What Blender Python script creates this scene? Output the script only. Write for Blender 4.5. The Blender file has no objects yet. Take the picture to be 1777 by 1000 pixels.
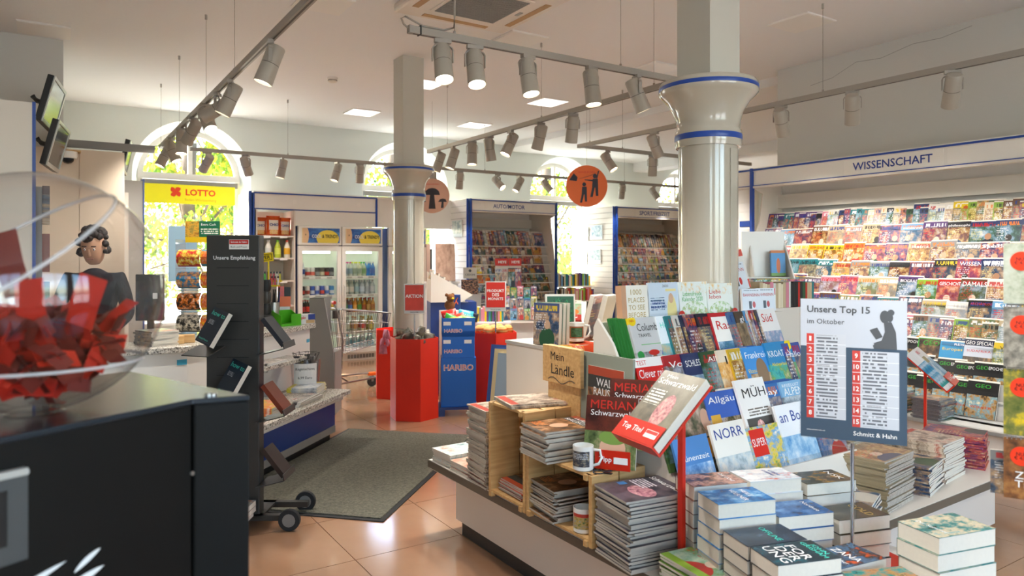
import bpy, bmesh, math, random
from mathutils import Matrix, Vector, Euler
random.seed(7)
R = math.radians
scene = bpy.context.scene
COL = scene.collection

# ------------------------------------------------------------------ camera
FPX = 1243.0                     # focal length in pixels of the 1777 px wide frame
cam_d = bpy.data.cameras.new('camera')
cam_d.sensor_width = 36.0
cam_d.lens = 36.0 * FPX / 1777.0
cam_d.shift_y = -50.0 / 1777.0
cam_d.clip_start = 0.05
cam_d.clip_end = 200
cam_d.dof.use_dof = True
cam_d.dof.focus_distance = 3.9
cam_d.dof.aperture_fstop = 3.4
cam = bpy.data.objects.new('camera', cam_d)
COL.objects.link(cam)
cam.location = (0, 0, 1.5)
cam.rotation_euler = (R(90), 0, R(-33))
scene.camera = cam

# ------------------------------------------------------------------ world, sun, exposure
world = bpy.data.worlds.new('sky')
scene.world = world
world.use_nodes = True
wn = world.node_tree
sky = wn.nodes.new('ShaderNodeTexSky')
sky.sky_type = 'NISHITA'
sky.sun_disc = False
sky.sun_elevation = R(38)
sky.sun_rotation = R(-40)
sky.air_density = 1.0
sky.dust_density = 2.0
wn.links.new(sky.outputs[0], wn.nodes['Background'].inputs[0])
wn.nodes['Background'].inputs[1].default_value = 1.45
sun_d = bpy.data.lights.new('sun', 'SUN')
sun_d.energy = 18.0
sun_d.angle = R(0.6)
sun_d.color = (1.0, 0.95, 0.86)
sun = bpy.data.objects.new('sun', sun_d)
COL.objects.link(sun)
sun.location = (-8, 22, 14)
sun.rotation_euler = Vector((0.52, -0.62, -0.62)).to_track_quat('-Z', 'Y').to_euler()
SPOT_W = 50.0
PANEL_E = 1.15
vs = scene.view_settings
vs.view_transform = 'Standard'
vs.look = 'None'
vs.gamma = 1.0
vs.use_curve_mapping = False
vs.exposure = 0.75
scene.cycles.adaptive_threshold = 0.02
scene.cycles.max_bounces = 7
scene.cycles.diffuse_bounces = 4
scene.cycles.glossy_bounces = 3
scene.cycles.transmission_bounces = 3
scene.cycles.transparent_max_bounces = 14
scene.cycles.caustics_reflective = False
scene.cycles.caustics_refractive = False
scene.cycles.sample_clamp_indirect = 6.0

# ------------------------------------------------------------------ materials
def lin(c):
    if isinstance(c, str):
        c = c.lstrip('#')
        c = [int(c[i:i + 2], 16) / 255 for i in (0, 2, 4)]
    return tuple(((x / 12.92) if x <= .04045 else ((x + .055) / 1.055) ** 2.4) for x in c[:3])

def rgba(c):
    return (*lin(c), 1.0)

MATS = {}
def mat(name, color='#808080', rough=0.5, metal=0.0, spec=0.5, emit=None, es=1.0, coat=0.0, trans=0.0, bump=None, vary=None, alpha=None):
    """Plain procedural surface; vary=(scale, amount) gives noise in the colour, bump=(scale, strength)."""
    if name in MATS:
        return MATS[name]
    m = bpy.data.materials.new(name)
    m.use_nodes = True
    nt = m.node_tree
    b = nt.nodes['Principled BSDF']
    b.inputs['Base Color'].default_value = rgba(color)
    b.inputs['Roughness'].default_value = rough
    b.inputs['Metallic'].default_value = metal
    b.inputs['Specular IOR Level'].default_value = spec
    b.inputs['Coat Weight'].default_value = coat
    b.inputs['Coat Roughness'].default_value = 0.08
    b.inputs['Transmission Weight'].default_value = trans
    if alpha is not None:
        b.inputs['Alpha'].default_value = alpha
    if emit is not None:
        b.inputs['Emission Color'].default_value = rgba(emit)
        b.inputs['Emission Strength'].default_value = es
    if vary or bump:
        tc = nt.nodes.new('ShaderNodeTexCoord')
    if vary:
        n = nt.nodes.new('ShaderNodeTexNoise'); n.inputs['Scale'].default_value = vary[0]; n.inputs['Detail'].default_value = 4
        nt.links.new(tc.outputs['Object'], n.inputs['Vector'])
        mx = nt.nodes.new('ShaderNodeMix'); mx.data_type = 'RGBA'
        c = lin(color)
        mx.inputs[6].default_value = (*[x * (1 - vary[1]) for x in c], 1)
        mx.inputs[7].default_value = (*[min(1, x * (1 + vary[1])) for x in c], 1)
        nt.links.new(n.outputs['Fac'], mx.inputs[0]); nt.links.new(mx.outputs[2], b.inputs['Base Color'])
    if bump:
        n = nt.nodes.new('ShaderNodeTexNoise'); n.inputs['Scale'].default_value = bump[0]; n.inputs['Detail'].default_value = 3
        nt.links.new(tc.outputs['Object'], n.inputs['Vector'])
        bp = nt.nodes.new('ShaderNodeBump'); bp.inputs['Strength'].default_value = bump[1]; bp.inputs['Distance'].default_value = 0.01
        nt.links.new(n.outputs['Fac'], bp.inputs['Height']); nt.links.new(bp.outputs[0], b.inputs['Normal'])
    MATS[name] = m
    return m

def clear_mat(name, tint=(1, 1, 1), gloss=1.0, ior=1.45, rough=0.02):
    """Thin clear sheet: see-through with a Fresnel reflection."""
    if name in MATS:
        return MATS[name]
    m = bpy.data.materials.new(name); m.use_nodes = True
    nt = m.node_tree; nt.nodes.clear()
    o = nt.nodes.new('ShaderNodeOutputMaterial')
    mx = nt.nodes.new('ShaderNodeMixShader'); t = nt.nodes.new('ShaderNodeBsdfTransparent'); g = nt.nodes.new('ShaderNodeBsdfGlossy')
    lw = nt.nodes.new('ShaderNodeLayerWeight'); lw.inputs[0].default_value = .5
    pw = nt.nodes.new('ShaderNodeMath'); pw.operation = 'POWER'; pw.inputs[1].default_value = 4.0
    fr = nt.nodes.new('ShaderNodeMath'); fr.operation = 'MULTIPLY_ADD'; fr.use_clamp = True
    f0 = ((ior - 1) / (ior + 1)) ** 2; fr.inputs[1].default_value = 1 - f0; fr.inputs[2].default_value = f0
    nt.links.new(lw.outputs['Facing'], pw.inputs[0]); nt.links.new(pw.outputs[0], fr.inputs[0])
    t.inputs[0].default_value = (*tint, 1); g.inputs['Roughness'].default_value = rough
    mu = nt.nodes.new('ShaderNodeMath'); mu.operation = 'MULTIPLY'; mu.inputs[1].default_value = gloss; mu.use_clamp = True
    nt.links.new(fr.outputs[0], mu.inputs[0]); nt.links.new(mu.outputs[0], mx.inputs[0])
    nt.links.new(t.outputs[0], mx.inputs[1]); nt.links.new(g.outputs[0], mx.inputs[2]); nt.links.new(mx.outputs[0], o.inputs[0])
    MATS[name] = m
    return m

class NB:
    """Small node helper for the printed covers."""
    def __init__(s, name):
        s.m = bpy.data.materials.new(name); s.m.use_nodes = True; s.nt = s.m.node_tree
        s.b = s.nt.nodes['Principled BSDF']; s.b.inputs['Roughness'].default_value = 0.32
        s.uv = s.nt.nodes.new('ShaderNodeUVMap').outputs[0]
        x = s.nt.nodes.new('ShaderNodeSeparateXYZ'); s.link(s.uv, x.inputs[0]); s.u, s.v = x.outputs[0], x.outputs[1]
    def link(s, a, b): s.nt.links.new(a, b)
    def put(s, sock, val):
        if isinstance(val, bpy.types.NodeSocket): s.link(val, sock)
        else: sock.default_value = val
    def math(s, op, a, b=0.0, c=0.0):
        n = s.nt.nodes.new('ShaderNodeMath'); n.operation = op
        s.put(n.inputs[0], a); s.put(n.inputs[1], b); s.put(n.inputs[2], c); return n.outputs[0]
    def vmath(s, op, a, b):
        n = s.nt.nodes.new('ShaderNodeVectorMath'); n.operation = op
        s.put(n.inputs[0], a); s.put(n.inputs[1], b); return n.outputs['Value'] if op in ('LENGTH',) else n.outputs[0]
    def mix(s, f, a, b):
        n = s.nt.nodes.new('ShaderNodeMix'); n.data_type = 'RGBA'
        s.put(n.inputs[0], f); s.put(n.inputs[6], a); s.put(n.inputs[7], b); return n.outputs[2]
    def rect(s, x0, y0, x1, y1):
        return s.math('MULTIPLY', s.math('COMPARE', s.u, (x0 + x1) / 2, (x1 - x0) / 2), s.math('COMPARE', s.v, (y0 + y1) / 2, (y1 - y0) / 2))
    def ell(s, cx, cy, rx, ry):
        d = s.vmath('MULTIPLY', s.vmath('SUBTRACT', s.uv, (cx, cy, 0)), (1 / rx, 1 / ry, 0))
        return s.math('LESS_THAN', s.vmath('LENGTH', d, (0, 0, 0)), 1.0)
    def noise(s, scale, vec=None, detail=8.0, rough=.66):
        n = s.nt.nodes.new('ShaderNodeTexNoise'); n.inputs['Scale'].default_value = scale; n.inputs['Detail'].default_value = detail
        n.inputs['Roughness'].default_value = rough
        s.link(vec or s.uv, n.inputs['Vector']); return n
    def ramp(s, f, cols, const=False):
        n = s.nt.nodes.new('ShaderNodeValToRGB'); e = n.color_ramp
        if const: e.interpolation = 'CONSTANT'
        while len(e.elements) > 1: e.elements.remove(e.elements[-1])
        k = len(cols)
        for i, c in enumerate(cols):
            p = c[0] if isinstance(c, tuple) and isinstance(c[1], str) else (i / k if const else .35 + .30 * i / max(1, k - 1))
            c = c[1] if isinstance(c, tuple) and isinstance(c[1], str) else c
            el = e.elements[0] if i == 0 else e.elements.new(p)
            el.position = p; el.color = rgba(c)
        s.link(f, n.inputs[0]); return n.outputs[0]
    def done(s, col, rough=None):
        s.put(s.b.inputs['Base Color'], col)
        if rough is not None: s.b.inputs['Roughness'].default_value = rough
        return s.m

def cover(name, bg, layers, rough=.3):
    """Printed cover: layers are ('r',x0,y0,x1,y1,col) ('e',cx,cy,rx,ry,col) ('n',x0,y0,x1,y1,scale,[cols]) ('t',x0,y0,x1,y1,rows,col)."""
    if name in MATS:
        return MATS[name]
    n = NB(name)
    c = rgba(bg)
    for i, L in enumerate(layers):
        k = L[0]
        if k == 'r': c = n.mix(n.rect(*L[1:5]), c, rgba(L[5]))
        elif k == 'e': c = n.mix(n.ell(*L[1:5]), c, rgba(L[5]))
        elif k in ('n', 'en'):
            nz = n.noise(L[5], n.vmath('ADD', n.uv, (i * 3.7 + len(name), i * 1.3, 0)))
            c = n.mix(n.rect(*L[1:5]) if k == 'n' else n.ell(*L[1:5]), c, n.ramp(nz.outputs[0], L[6]))
        elif k == 't':   # rows of small print
            m_ = n.rect(*L[1:5])
            st = n.math('LESS_THAN', n.math('FRACT', n.math('MULTIPLY', n.v, L[5] / (L[4] - L[2]))), .5)
            sc = n.vmath('MULTIPLY', n.uv, (60, L[5] / (L[4] - L[2]), 1))
            w = n.nt.nodes.new('ShaderNodeTexWhiteNoise'); w.noise_dimensions = '2D'
            n.link(n.vmath('FLOOR', sc, (0, 0, 0)), w.inputs['Vector'])
            c = n.mix(n.math('MULTIPLY', n.math('MULTIPLY', m_, st), n.math('LESS_THAN', w.outputs[0], .8)), c, rgba(L[6]))
    MATS[name] = n.done(c, rough)
    return MATS[name]

def generic_cover(k):
    """Cover whose ground is the object's own colour; the rest differs by the object's random number."""
    n = NB('magazine_cover_%d' % k)
    oi = n.nt.nodes.new('ShaderNodeObjectInfo'); rnd = oi.outputs['Random']; base = oi.outputs['Color']
    cx = n.nt.nodes.new('ShaderNodeCombineXYZ')
    n.link(n.math('MULTIPLY', rnd, 91.0), cx.inputs[0]); n.link(n.math('MULTIPLY', rnd, 57.0), cx.inputs[1])
    uvr = n.vmath('ADD', n.uv, cx.outputs[0])
    nz = n.noise([3.2, 5.0, 2.3, 4.0][k % 4], uvr)
    pal = [['#141c26', '#3a5a78', '#c8a070', '#f0e0c8'], ['#20140c', '#8a3a20', '#d8b060', '#f4efe0'],
           ['#0c1a14', '#3c6a34', '#9cc0d8', '#f2f4f0'], ['#10101c', '#54407c', '#d06a5a', '#f4d8b0']][k % 4]
    pic = n.ramp(nz.outputs[0], pal)
    r2 = n.math('FRACT', n.math('MULTIPLY', rnd, 13.7))
    pic = n.mix(n.math('MULTIPLY_ADD', r2, .35, .12), pic, base)
    # a figure in the picture: a head over shoulders, differing from copy to copy
    r3 = n.math('FRACT', n.math('MULTIPLY', rnd, 29.3))
    off = n.nt.nodes.new('ShaderNodeCombineXYZ'); n.link(n.math('MULTIPLY_ADD', r3, .4, -.2), off.inputs[0]); n.link(n.math('MULTIPLY_ADD', r2, .16, -.08), off.inputs[1])
    uvs = n.vmath('ADD', n.uv, off.outputs[0])
    def ell2(cx_, cy_, rx, ry): return n.math('LESS_THAN', n.vmath('LENGTH', n.vmath('MULTIPLY', n.vmath('SUBTRACT', uvs, (cx_, cy_, 0)), (1 / rx, 1 / ry, 0)), (0, 0, 0)), 1.0)
    pic = n.mix(ell2(.55, .1, .3, .26), pic, n.ramp(r3, ['#1c2230', '#c03028', '#e8e0d0', '#2c5a3c', '#c89030', '#28486c'], True))
    pic = n.mix(ell2(.55, .44, .12, .11), pic, n.ramp(r2, ['#d8b090', '#b88868', '#2c2420', '#e8d0b8'], True))
    py = [.78, .80, .84, 1.1][k % 4]
    col = n.mix(n.rect(-.1, [0, .04, .12, .0][k % 4], 1.1, py), base, pic)
    if k % 4 == 1:
        col = n.mix(n.math('SUBTRACT', 1.0, n.rect(.03, .02, .97, .98)), col, base)
    # masthead lettering blocks
    ink = n.ramp(n.math('FRACT', n.math('MULTIPLY', rnd, 7.3)), ['#ffffff', '#c01818', '#f4d020', '#101018', '#ffffff', '#163c8c', '#f08010'], True)
    w = n.nt.nodes.new('ShaderNodeTexWhiteNoise'); w.noise_dimensions = '3D'
    n.link(n.vmath('FLOOR', n.vmath('ADD', n.vmath('MULTIPLY', n.uv, (30, 8, 1)), cx.outputs[0]), (0, 0, 0)), w.inputs['Vector'])
    let = n.math('MULTIPLY', n.rect(.08, .82, .92, .945), n.math('LESS_THAN', w.outputs[0], .62))
    col = n.mix(n.math('MULTIPLY', let, .85), col, ink)
    # small print
    st = n.math('LESS_THAN', n.math('FRACT', n.math('MULTIPLY', n.v, 17.0)), .42)
    w2 = n.nt.nodes.new('ShaderNodeTexWhiteNoise'); w2.noise_dimensions = '3D'
    n.link(n.vmath('FLOOR', n.vmath('ADD', n.vmath('MULTIPLY', n.uv, (40, 17, 1)), cx.outputs[0]), (0, 0, 0)), w2.inputs['Vector'])
    txt = n.math('MULTIPLY', n.math('MULTIPLY', n.rect(.06, .36, .48, .74), st), n.math('LESS_THAN', w2.outputs[0], .45))
    col = n.mix(n.math('MULTIPLY', txt, .8), col, n.ramp(r2, ['#ffffff', '#fff2a0', '#ffffff', '#e02020'], True))
    col = n.mix(.24, col, (0.012, 0.012, 0.014, 1.0))
    return n.done(col, .3)

M = dict(
    wall=mat('wall_plaster', '#e6ece6', .85, bump=(40, .05)), wallw=mat('wall_white', '#e4e2da', .8),
    wallg=mat('wall_plaster_grey', '#d0cfc8', .85, bump=(40, .05)),
    ceil=mat('ceiling_plaster', '#efefed', .85, bump=(25, .05)),
    white=mat('white_laminate', '#eeebe4', .35), offwhite=mat('cream_laminate', '#e6ddd0', .45), warmwhite=mat('warm_white_metal', '#f2efe8', .3),
    cream=mat('cream_panel', '#e2cfb8', .6), grey=mat('light_grey', '#b8b4ac', .45), mid=mat('mid_grey', '#86837e', .5),
    darkgrey=mat('anthracite_metal', '#3a3936', .38, spec=.5), black=mat('black_plastic', '#141414', .4), rubber=mat('rubber', '#2b2b2b', .8),
    blue=mat('blue_trim', '#20479c', .35), dblue=mat('deep_blue_panel', '#14387e', .35), haribo=mat('cobalt_card', '#0d66c6', .42, vary=(3, .08)),
    red=mat('red_card', '#e02c14', .5, vary=(5, .06)), redp=mat('red_plastic', '#d02a14', .3), orange=mat('orange_plastic', '#ee6a1a', .4),
    yellow=mat('yellow_card', '#f4d80c', .45), lotto=mat('yellow_film', '#f2e60a', .4), lotred=mat('print_orange_red', '#e2410e', .5),
    track=mat('track_aluminium', '#a49e94', .4, metal=.1), spot=mat('spot_housing', '#aca598', .42), spotd=mat('spot_joint', '#5c5852', .5),
    lampface=mat('lamp_lens', '#fff4e0', .4, emit='#fff0d8', es=7.0), panel=mat('panel_diffuser', '#f4f2ec', .5, emit='#fff8ee', es=PANEL_E),
    chrome=mat('chrome', '#d0d0d0', .18, metal=1.0), steel=mat('brushed_steel', '#b0b0ac', .35, metal=.9), wire=mat('steel_wire', '#86827a', .4, metal=.6),
    page=mat('paper_edge', '#dfd8ca', .85, vary=(90, .06)), paper=mat('paper_white', '#f3f1ec', .7), pagegrey=mat('newsprint_edge', '#bdb5a8', .85, vary=(120, .1)),
    pine=mat('pine_wood', '#cfa266', .55), ink=mat('ink_black', '#17181a', .5), inkb=mat('ink_blue', '#1d3f94', .45), inkw=mat('ink_white', '#f6f6f4', .5),
    inkr=mat('ink_red', '#cc2a1c', .5), inkg=mat('ink_green', '#35a832', .5), inkt=mat('ink_turquoise', '#48dcc4', .5), inky=mat('ink_yellow', '#f6d51c', .5),
    inkgrey=mat('ink_grey', '#55585c', .5), gold=mat('ink_gold', '#b79a52', .4), sil=mat('print_charcoal', '#2c2a34', .6),
    glass=clear_mat('window_glass', (.97, .99, .98), .9), acrylic=clear_mat('acrylic', (.97, .97, .97), 1.2, 1.5), globe=clear_mat('acrylic_globe', (.97, .965, .965), 1.1, 1.55, .03),
    skin=mat('skin', '#c99a7c', .55), hair=mat('hair_dark', '#221a16', .7), cloth=mat('dark_cloth', '#1d2028', .85), denim=mat('denim', '#2c3a54', .9),
    ceramic=mat('white_ceramic', '#efeee9', .15, coat=.5), screen=mat('dark_screen', '#20242a', .12), green=mat('green_card', '#4caf16', .5),
)
# pine with grain
def grain(m, a, b, sc=(3, 40, 40)):
    nt = m.node_tree; bs = nt.nodes['Principled BSDF']
    tc = nt.nodes.new('ShaderNodeTexCoord'); mp = nt.nodes.new('ShaderNodeMapping'); mp.inputs['Scale'].default_value = sc
    n = nt.nodes.new('ShaderNodeTexNoise'); n.inputs['Scale'].default_value = 1.5; n.inputs['Detail'].default_value = 6
    nt.links.new(tc.outputs['Object'], mp.inputs[0]); nt.links.new(mp.outputs[0], n.inputs['Vector'])
    r = nt.nodes.new('ShaderNodeValToRGB'); r.color_ramp.elements[0].position = .3; r.color_ramp.elements[1].position = .7
    r.color_ramp.elements[0].color = rgba(a); r.color_ramp.elements[1].color = rgba(b)
    nt.links.new(n.outputs['Fac'], r.inputs[0]); nt.links.new(r.outputs[0], bs.inputs['Base Color'])
grain(M['pine'], '#c3945a', '#dcb479')
def speckle(name, cols, scale, rough):
    m = mat(name, cols[0], rough); nt = m.node_tree; bs = nt.nodes['Principled BSDF']
    tc = nt.nodes.new('ShaderNodeTexCoord'); n = nt.nodes.new('ShaderNodeTexNoise'); n.inputs['Scale'].default_value = scale; n.inputs['Detail'].default_value = 3
    r = nt.nodes.new('ShaderNodeValToRGB')
    for i, c in enumerate(cols):
        e = r.color_ramp.elements[i] if i < 2 else r.color_ramp.elements.new(.5)
        e.position = .36 + .28 * i / (len(cols) - 1); e.color = rgba(c)
    nt.links.new(tc.outputs['Object'], n.inputs['Vector']); nt.links.new(n.outputs['Fac'], r.inputs[0]); nt.links.new(r.outputs[0], bs.inputs['Base Color'])
    return m
M['granite'] = speckle('granite', ['#5a544c', '#c9c2b6', '#e6e0d4'], 95, .25)
M['tile'] = mat('floor_tile_stone', '#a98062', .14, coat=.3, vary=(7, .10))
M['grout'] = mat('floor_grout', '#7c6250', .8)
M['matpile'] = mat('mat_pile', '#6a685a', .95, vary=(55, .75), bump=(90, 1.0))
GEN = [generic_cover(k) for k in range(8)]

# ------------------------------------------------------------------ mesh building
class MB:
    def __init__(s):
        s.v = []; s.f = []; s.mi = []; s.uv = []
    def face(s, pts, mi=0, uv=None):
        i = len(s.v); s.v += [tuple(p) for p in pts]; s.f.append(tuple(range(i, i + len(pts)))); s.mi.append(mi); s.uv.append(uv)
        return s
    def quads(s, V, F, mi=0):
        i = len(s.v); s.v += [tuple(p) for p in V]
        for f in F:
            s.f.append(tuple(i + k for k in f)); s.mi.append(mi); s.uv.append(None)
        return s
    def box(s, x0, x1, y0, y1, z0, z1, mi=0, mx=None):
        V = [(x, y, z) for x in (x0, x1) for y in (y0, y1) for z in (z0, z1)]
        if mx: V = [mx @ Vector(p) for p in V]
        return s.quads(V, [(0, 1, 3, 2), (4, 6, 7, 5), (0, 4, 5, 1), (2, 3, 7, 6), (0, 2, 6, 4), (1, 5, 7, 3)], mi)
    def prism(s, poly, z0, z1, mi=0, mx=None):
        """Polygon in xy (counter-clockwise) drawn up from z0 to z1."""
        n = len(poly); V = [(x, y, z0) for x, y in poly] + [(x, y, z1) for x, y in poly]
        if mx: V = [mx @ Vector(p) for p in V]
        return s.quads(V, [tuple(range(n - 1, -1, -1)), tuple(range(n, 2 * n))] + [(i, (i + 1) % n, n + (i + 1) % n, n + i) for i in range(n)], mi)
    def lathe(s, prof, seg=24, mi=0, mx=None, cap=True):
        V = []; F = []
        for r, z in prof:
            V += [(r * math.cos(2 * math.pi * k / seg), r * math.sin(2 * math.pi * k / seg), z) for k in range(seg)]
        for j in range(len(prof) - 1):
            F += [(j * seg + k, j * seg + (k + 1) % seg, (j + 1) * seg + (k + 1) % seg, (j + 1) * seg + k) for k in range(seg)]
        if cap:
            F += [tuple(range(seg - 1, -1, -1)), tuple((len(prof) - 1) * seg + k for k in range(seg))]
        if mx: V = [mx @ Vector(p) for p in V]
        return s.quads(V, F, mi)
    def tube(s, pts, r, seg=8, mi=0, closed=False):
        pts = [Vector(p) for p in pts]; n = len(pts); V = []; F = []
        for i, p in enumerate(pts):
            a = pts[i - 1] if (i or closed) else p; b = pts[(i + 1) % n] if (i < n - 1 or closed) else p
            t = (b - a).normalized()
            ref = Vector((0, 0, 1)) if abs(t.z) < .9 else Vector((1, 0, 0))
            x = t.cross(ref).normalized(); y = t.cross(x)
            V += [p + r * (math.cos(2 * math.pi * k / seg) * x + math.sin(2 * math.pi * k / seg) * y) for k in range(seg)]
        for i in range(n if closed else n - 1):
            j = (i + 1) % n
            F += [(i * seg + k, i * seg + (k + 1) % seg, j * seg + (k + 1) % seg, j * seg + k) for k in range(seg)]
        if not closed: F += [tuple(range(seg - 1, -1, -1)), tuple((n - 1) * seg + k for k in range(seg))]
        return s.quads(V, F, mi)
    def mesh(s, name, mats, smooth=False):
        me = bpy.data.meshes.new(name)
        me.from_pydata(s.v, [], s.f)
        for m in (mats if isinstance(mats, (list, tuple)) else [mats]): me.materials.append(m)
        me.polygons.foreach_set('material_index', s.mi)
        if any(s.uv):
            ul = me.uv_layers.new(name='UVMap').data
            for p, u in zip(me.polygons, s.uv):
                if u:
                    for k, li in enumerate(p.loop_indices): ul[li].uv = u[k]
        me.update()
        bm = bmesh.new(); bm.from_mesh(me)
        bmesh.ops.recalc_face_normals(bm, faces=bm.faces) if not any(s.uv) else None
        bm.to_mesh(me); bm.free()
        if smooth:
            me.polygons.foreach_set('use_smooth', [True] * len(me.polygons))
            if smooth is not True: me.set_sharp_from_angle(angle=R(smooth))
        return me
    def obj(s, name, mats, parent=None, smooth=False, bevel=0, **kw):
        return add(name, s.mesh(name, mats, smooth), parent, bevel=bevel, **kw)

def add(name, me, parent=None, mx=None, loc=None, rot=None, scale=None, label=None, cat=None, group=None, kind=None, bevel=0, color=None):
    o = bpy.data.objects.new(name, me); COL.objects.link(o)
    if parent: o.parent = parent
    if mx is not None: o.matrix_basis = mx
    if loc is not None: o.location = loc
    if rot is not None: o.rotation_euler = rot
    if scale is not None: o.scale = scale if hasattr(scale, '__len__') else (scale,) * 3
    if bevel:
        b = o.modifiers.new('edge', 'BEVEL'); b.width = bevel; b.segments = 2; b.limit_method = 'ANGLE'
    if color: o.color = rgba(color)
    tag(o, label, cat, group, kind)
    return o

def tag(o, label=None, cat=None, group=None, kind=None):
    for k, x in (('label', label), ('category', cat), ('group', group), ('kind', kind)):
        if x: o[k] = x
    return o

def thing(name, label, cat, loc=(0, 0, 0), rz=0.0, group=None, mx=None):
    o = add(name, None, None, label=label, cat=cat, group=group)
    if mx is not None: o.matrix_basis = mx
    else: o.location = loc; o.rotation_euler = (0, 0, rz)
    o.empty_display_size = .1
    return o

def struct(name, mb, mats, **kw):
    return mb.obj(name, mats, kind='structure', **kw)

TXT = {}
def text_mesh(s, bold=0.0):
    """Lettering of unit line height, centred, as a shared mesh (width known through its bounds)."""
    k = (s, bold)
    if k not in TXT:
        cu = bpy.data.curves.new('lettering', 'FONT'); cu.body = s; cu.size = 1.0; cu.align_x = 'CENTER'; cu.align_y = 'CENTER'
        cu.resolution_u = 2; cu.offset = bold; cu.space_line = .85
        o = bpy.data.objects.new('lettering_source', cu)
        me = bpy.data.meshes.new_from_object(o)
        bpy.data.objects.remove(o); bpy.data.curves.remove(cu)
        xs = [v.co.x for v in me.vertices] or [0]; ys = [v.co.y for v in me.vertices] or [0]
        c = ((min(xs) + max(xs)) / 2, (min(ys) + max(ys)) / 2)
        for v in me.vertices: v.co.x -= c[0]; v.co.y -= c[1]; v.co.z = 0
        TXT[k] = (me, max(xs) - min(xs) or 1, max(ys) - min(ys) or 1)
    return TXT[k]

TXM = {}
def text(parent, s, m, x, y, z, w=None, h=None, mx=None, name='lettering', bold=0.0, rot=0.0):
    """Lettering as a child: centred at (x,y,z) of the parent's frame, fitted to width w (and height h); mx = plane it lies in."""
    me0, tw, th = text_mesh(s, bold)
    key = (s, bold, m.name)
    if key not in TXM:
        me = me0.copy(); me.materials.clear(); me.materials.append(m); TXM[key] = me
    sx = (w / tw) if w else (h / th); sy = (h / th) if h else sx
    L = Matrix.Translation((x, y, z)) @ Matrix.Rotation(rot, 4, 'Z') @ Matrix.Diagonal((sx, sy, 1, 1))
    return add(name, TXM[key], parent, mx=(mx @ L) if mx is not None else L)

def frame_mx(o, ex, ey, ez=None):
    """Matrix from an origin and the x and y axes."""
    ex = Vector(ex).normalized(); ey = Vector(ey).normalized(); ez = ex.cross(ey)
    return Matrix(((ex.x, ey.x, ez.x, o[0]), (ex.y, ey.y, ez.y, o[1]), (ex.z, ey.z, ez.z, o[2]), (0, 0, 0, 1)))
VERT = frame_mx((0, 0, 0), (1, 0, 0), (0, 0, 1))      # upright plane that faces -y
def upright(x, y, z): return Matrix.Translation((x, y, z)) @ VERT

ORD = 'first second third fourth fifth sixth seventh eighth ninth tenth eleventh twelfth thirteenth fourteenth fifteenth sixteenth seventeenth eighteenth nineteenth'.split()
TENS = {20: 'twent', 30: 'thirt', 40: 'fort', 50: 'fift', 60: 'sixt', 70: 'sevent'}
def nth(i):
    if i <= 19: return ORD[i - 1]
    t, u = i // 10 * 10, i % 10
    return TENS[t] + ('ieth' if u == 0 else 'y-' + ORD[u - 1])

PAL = {'white': '#ece8e0', 'red': '#c8281e', 'yellow': '#eecb20', 'black': '#1c1c20', 'dark blue': '#1e3566', 'sky blue': '#78b0dc', 'orange': '#e07a24',
       'dark green': '#2a5634', 'lime green': '#8fb83a', 'beige': '#cdb893', 'brown': '#6e4a30', 'grey': '#8d8d8b', 'teal': '#1f7f86', 'pink': '#dd8a9c', 'purple': '#5c3d7a', 'cream': '#efe2c4'}

# ------------------------------------------------------------------ magazines and books
MAGM = {}
def mag_mesh(w, h, t, cov, flap=0.0, edge=None, spine=True):
    """Flat stack of sheets: x = width (centred), y = height from 0, z = thickness from 0; printed cover on top, spine at -x."""
    k = (round(w, 3), round(h, 3), round(t, 4), cov.name, flap, edge.name if edge else '', spine)
    if k in MAGM: return MAGM[k]
    b = MB(); x0, x1 = -w / 2, w / 2; hc = h - flap; z1 = t
    b.face([(x0, 0, z1), (x1, 0, z1), (x1, hc, z1), (x0, hc, z1)], 0, [(0, 0), (1, 0), (1, 1), (0, 1)])
    b.face([(x0, 0, 0), (x0, h, 0), (x1, h, 0), (x1, 0, 0)], 0, [(.98, 0), (.98, 1), (.9, 1), (.9, 0)])
    b.face([(x0, 0, 0), (x0, 0, z1), (x0, hc, z1), (x0, h, 0)], 0 if spine else 1, [(.01, 0), (.03, 0), (.03, 1), (.01, 1)])
    b.face([(x1, 0, 0), (x1, h, 0), (x1, hc, z1), (x1, 0, z1)], 1, [(0, 0)] * 4)
    b.face([(x0, 0, 0), (x1, 0, 0), (x1, 0, z1), (x0, 0, z1)], 1, [(0, 0)] * 4)
    b.face([(x0, h, 0), (x0, hc, z1), (x1, hc, z1), (x1, h, 0)], 1, [(0, 0)] * 4)
    MAGM[k] = b.mesh('magazine', [cov, edge or M['page']])
    return MAGM[k]

def stand_mx(x, y, z, lean=15, yaw=0, roll=0):
    """Standing sheet in a rack's frame (rack faces -y): bottom edge at (x,y,z), leaning back."""
    return Matrix.Translation((x, y, z)) @ Matrix.Rotation(R(yaw), 4, 'Z') @ Matrix.Rotation(R(90 - lean), 4, 'X') @ Matrix.Rotation(R(roll), 4, 'Z')

def magazine(name, label, mx, w=.21, h=.28, t=.006, cov=None, color='#cccccc', group=None, cat='magazine', titles=(), flap=0.0, edge=None):
    cov = cov or random.choice(GEN)
    o = add(name, mag_mesh(w, h, t, cov, flap, edge), None, mx=mx, label=label, cat=cat, group=group, color=color)
    for (s, m, x, y, tw, th) in titles:
        text(o, s, m, (x - .5) * w, y * (h - flap), t + .0007, w=tw * w, h=th * h if th else None, name='title')
    return o

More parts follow.
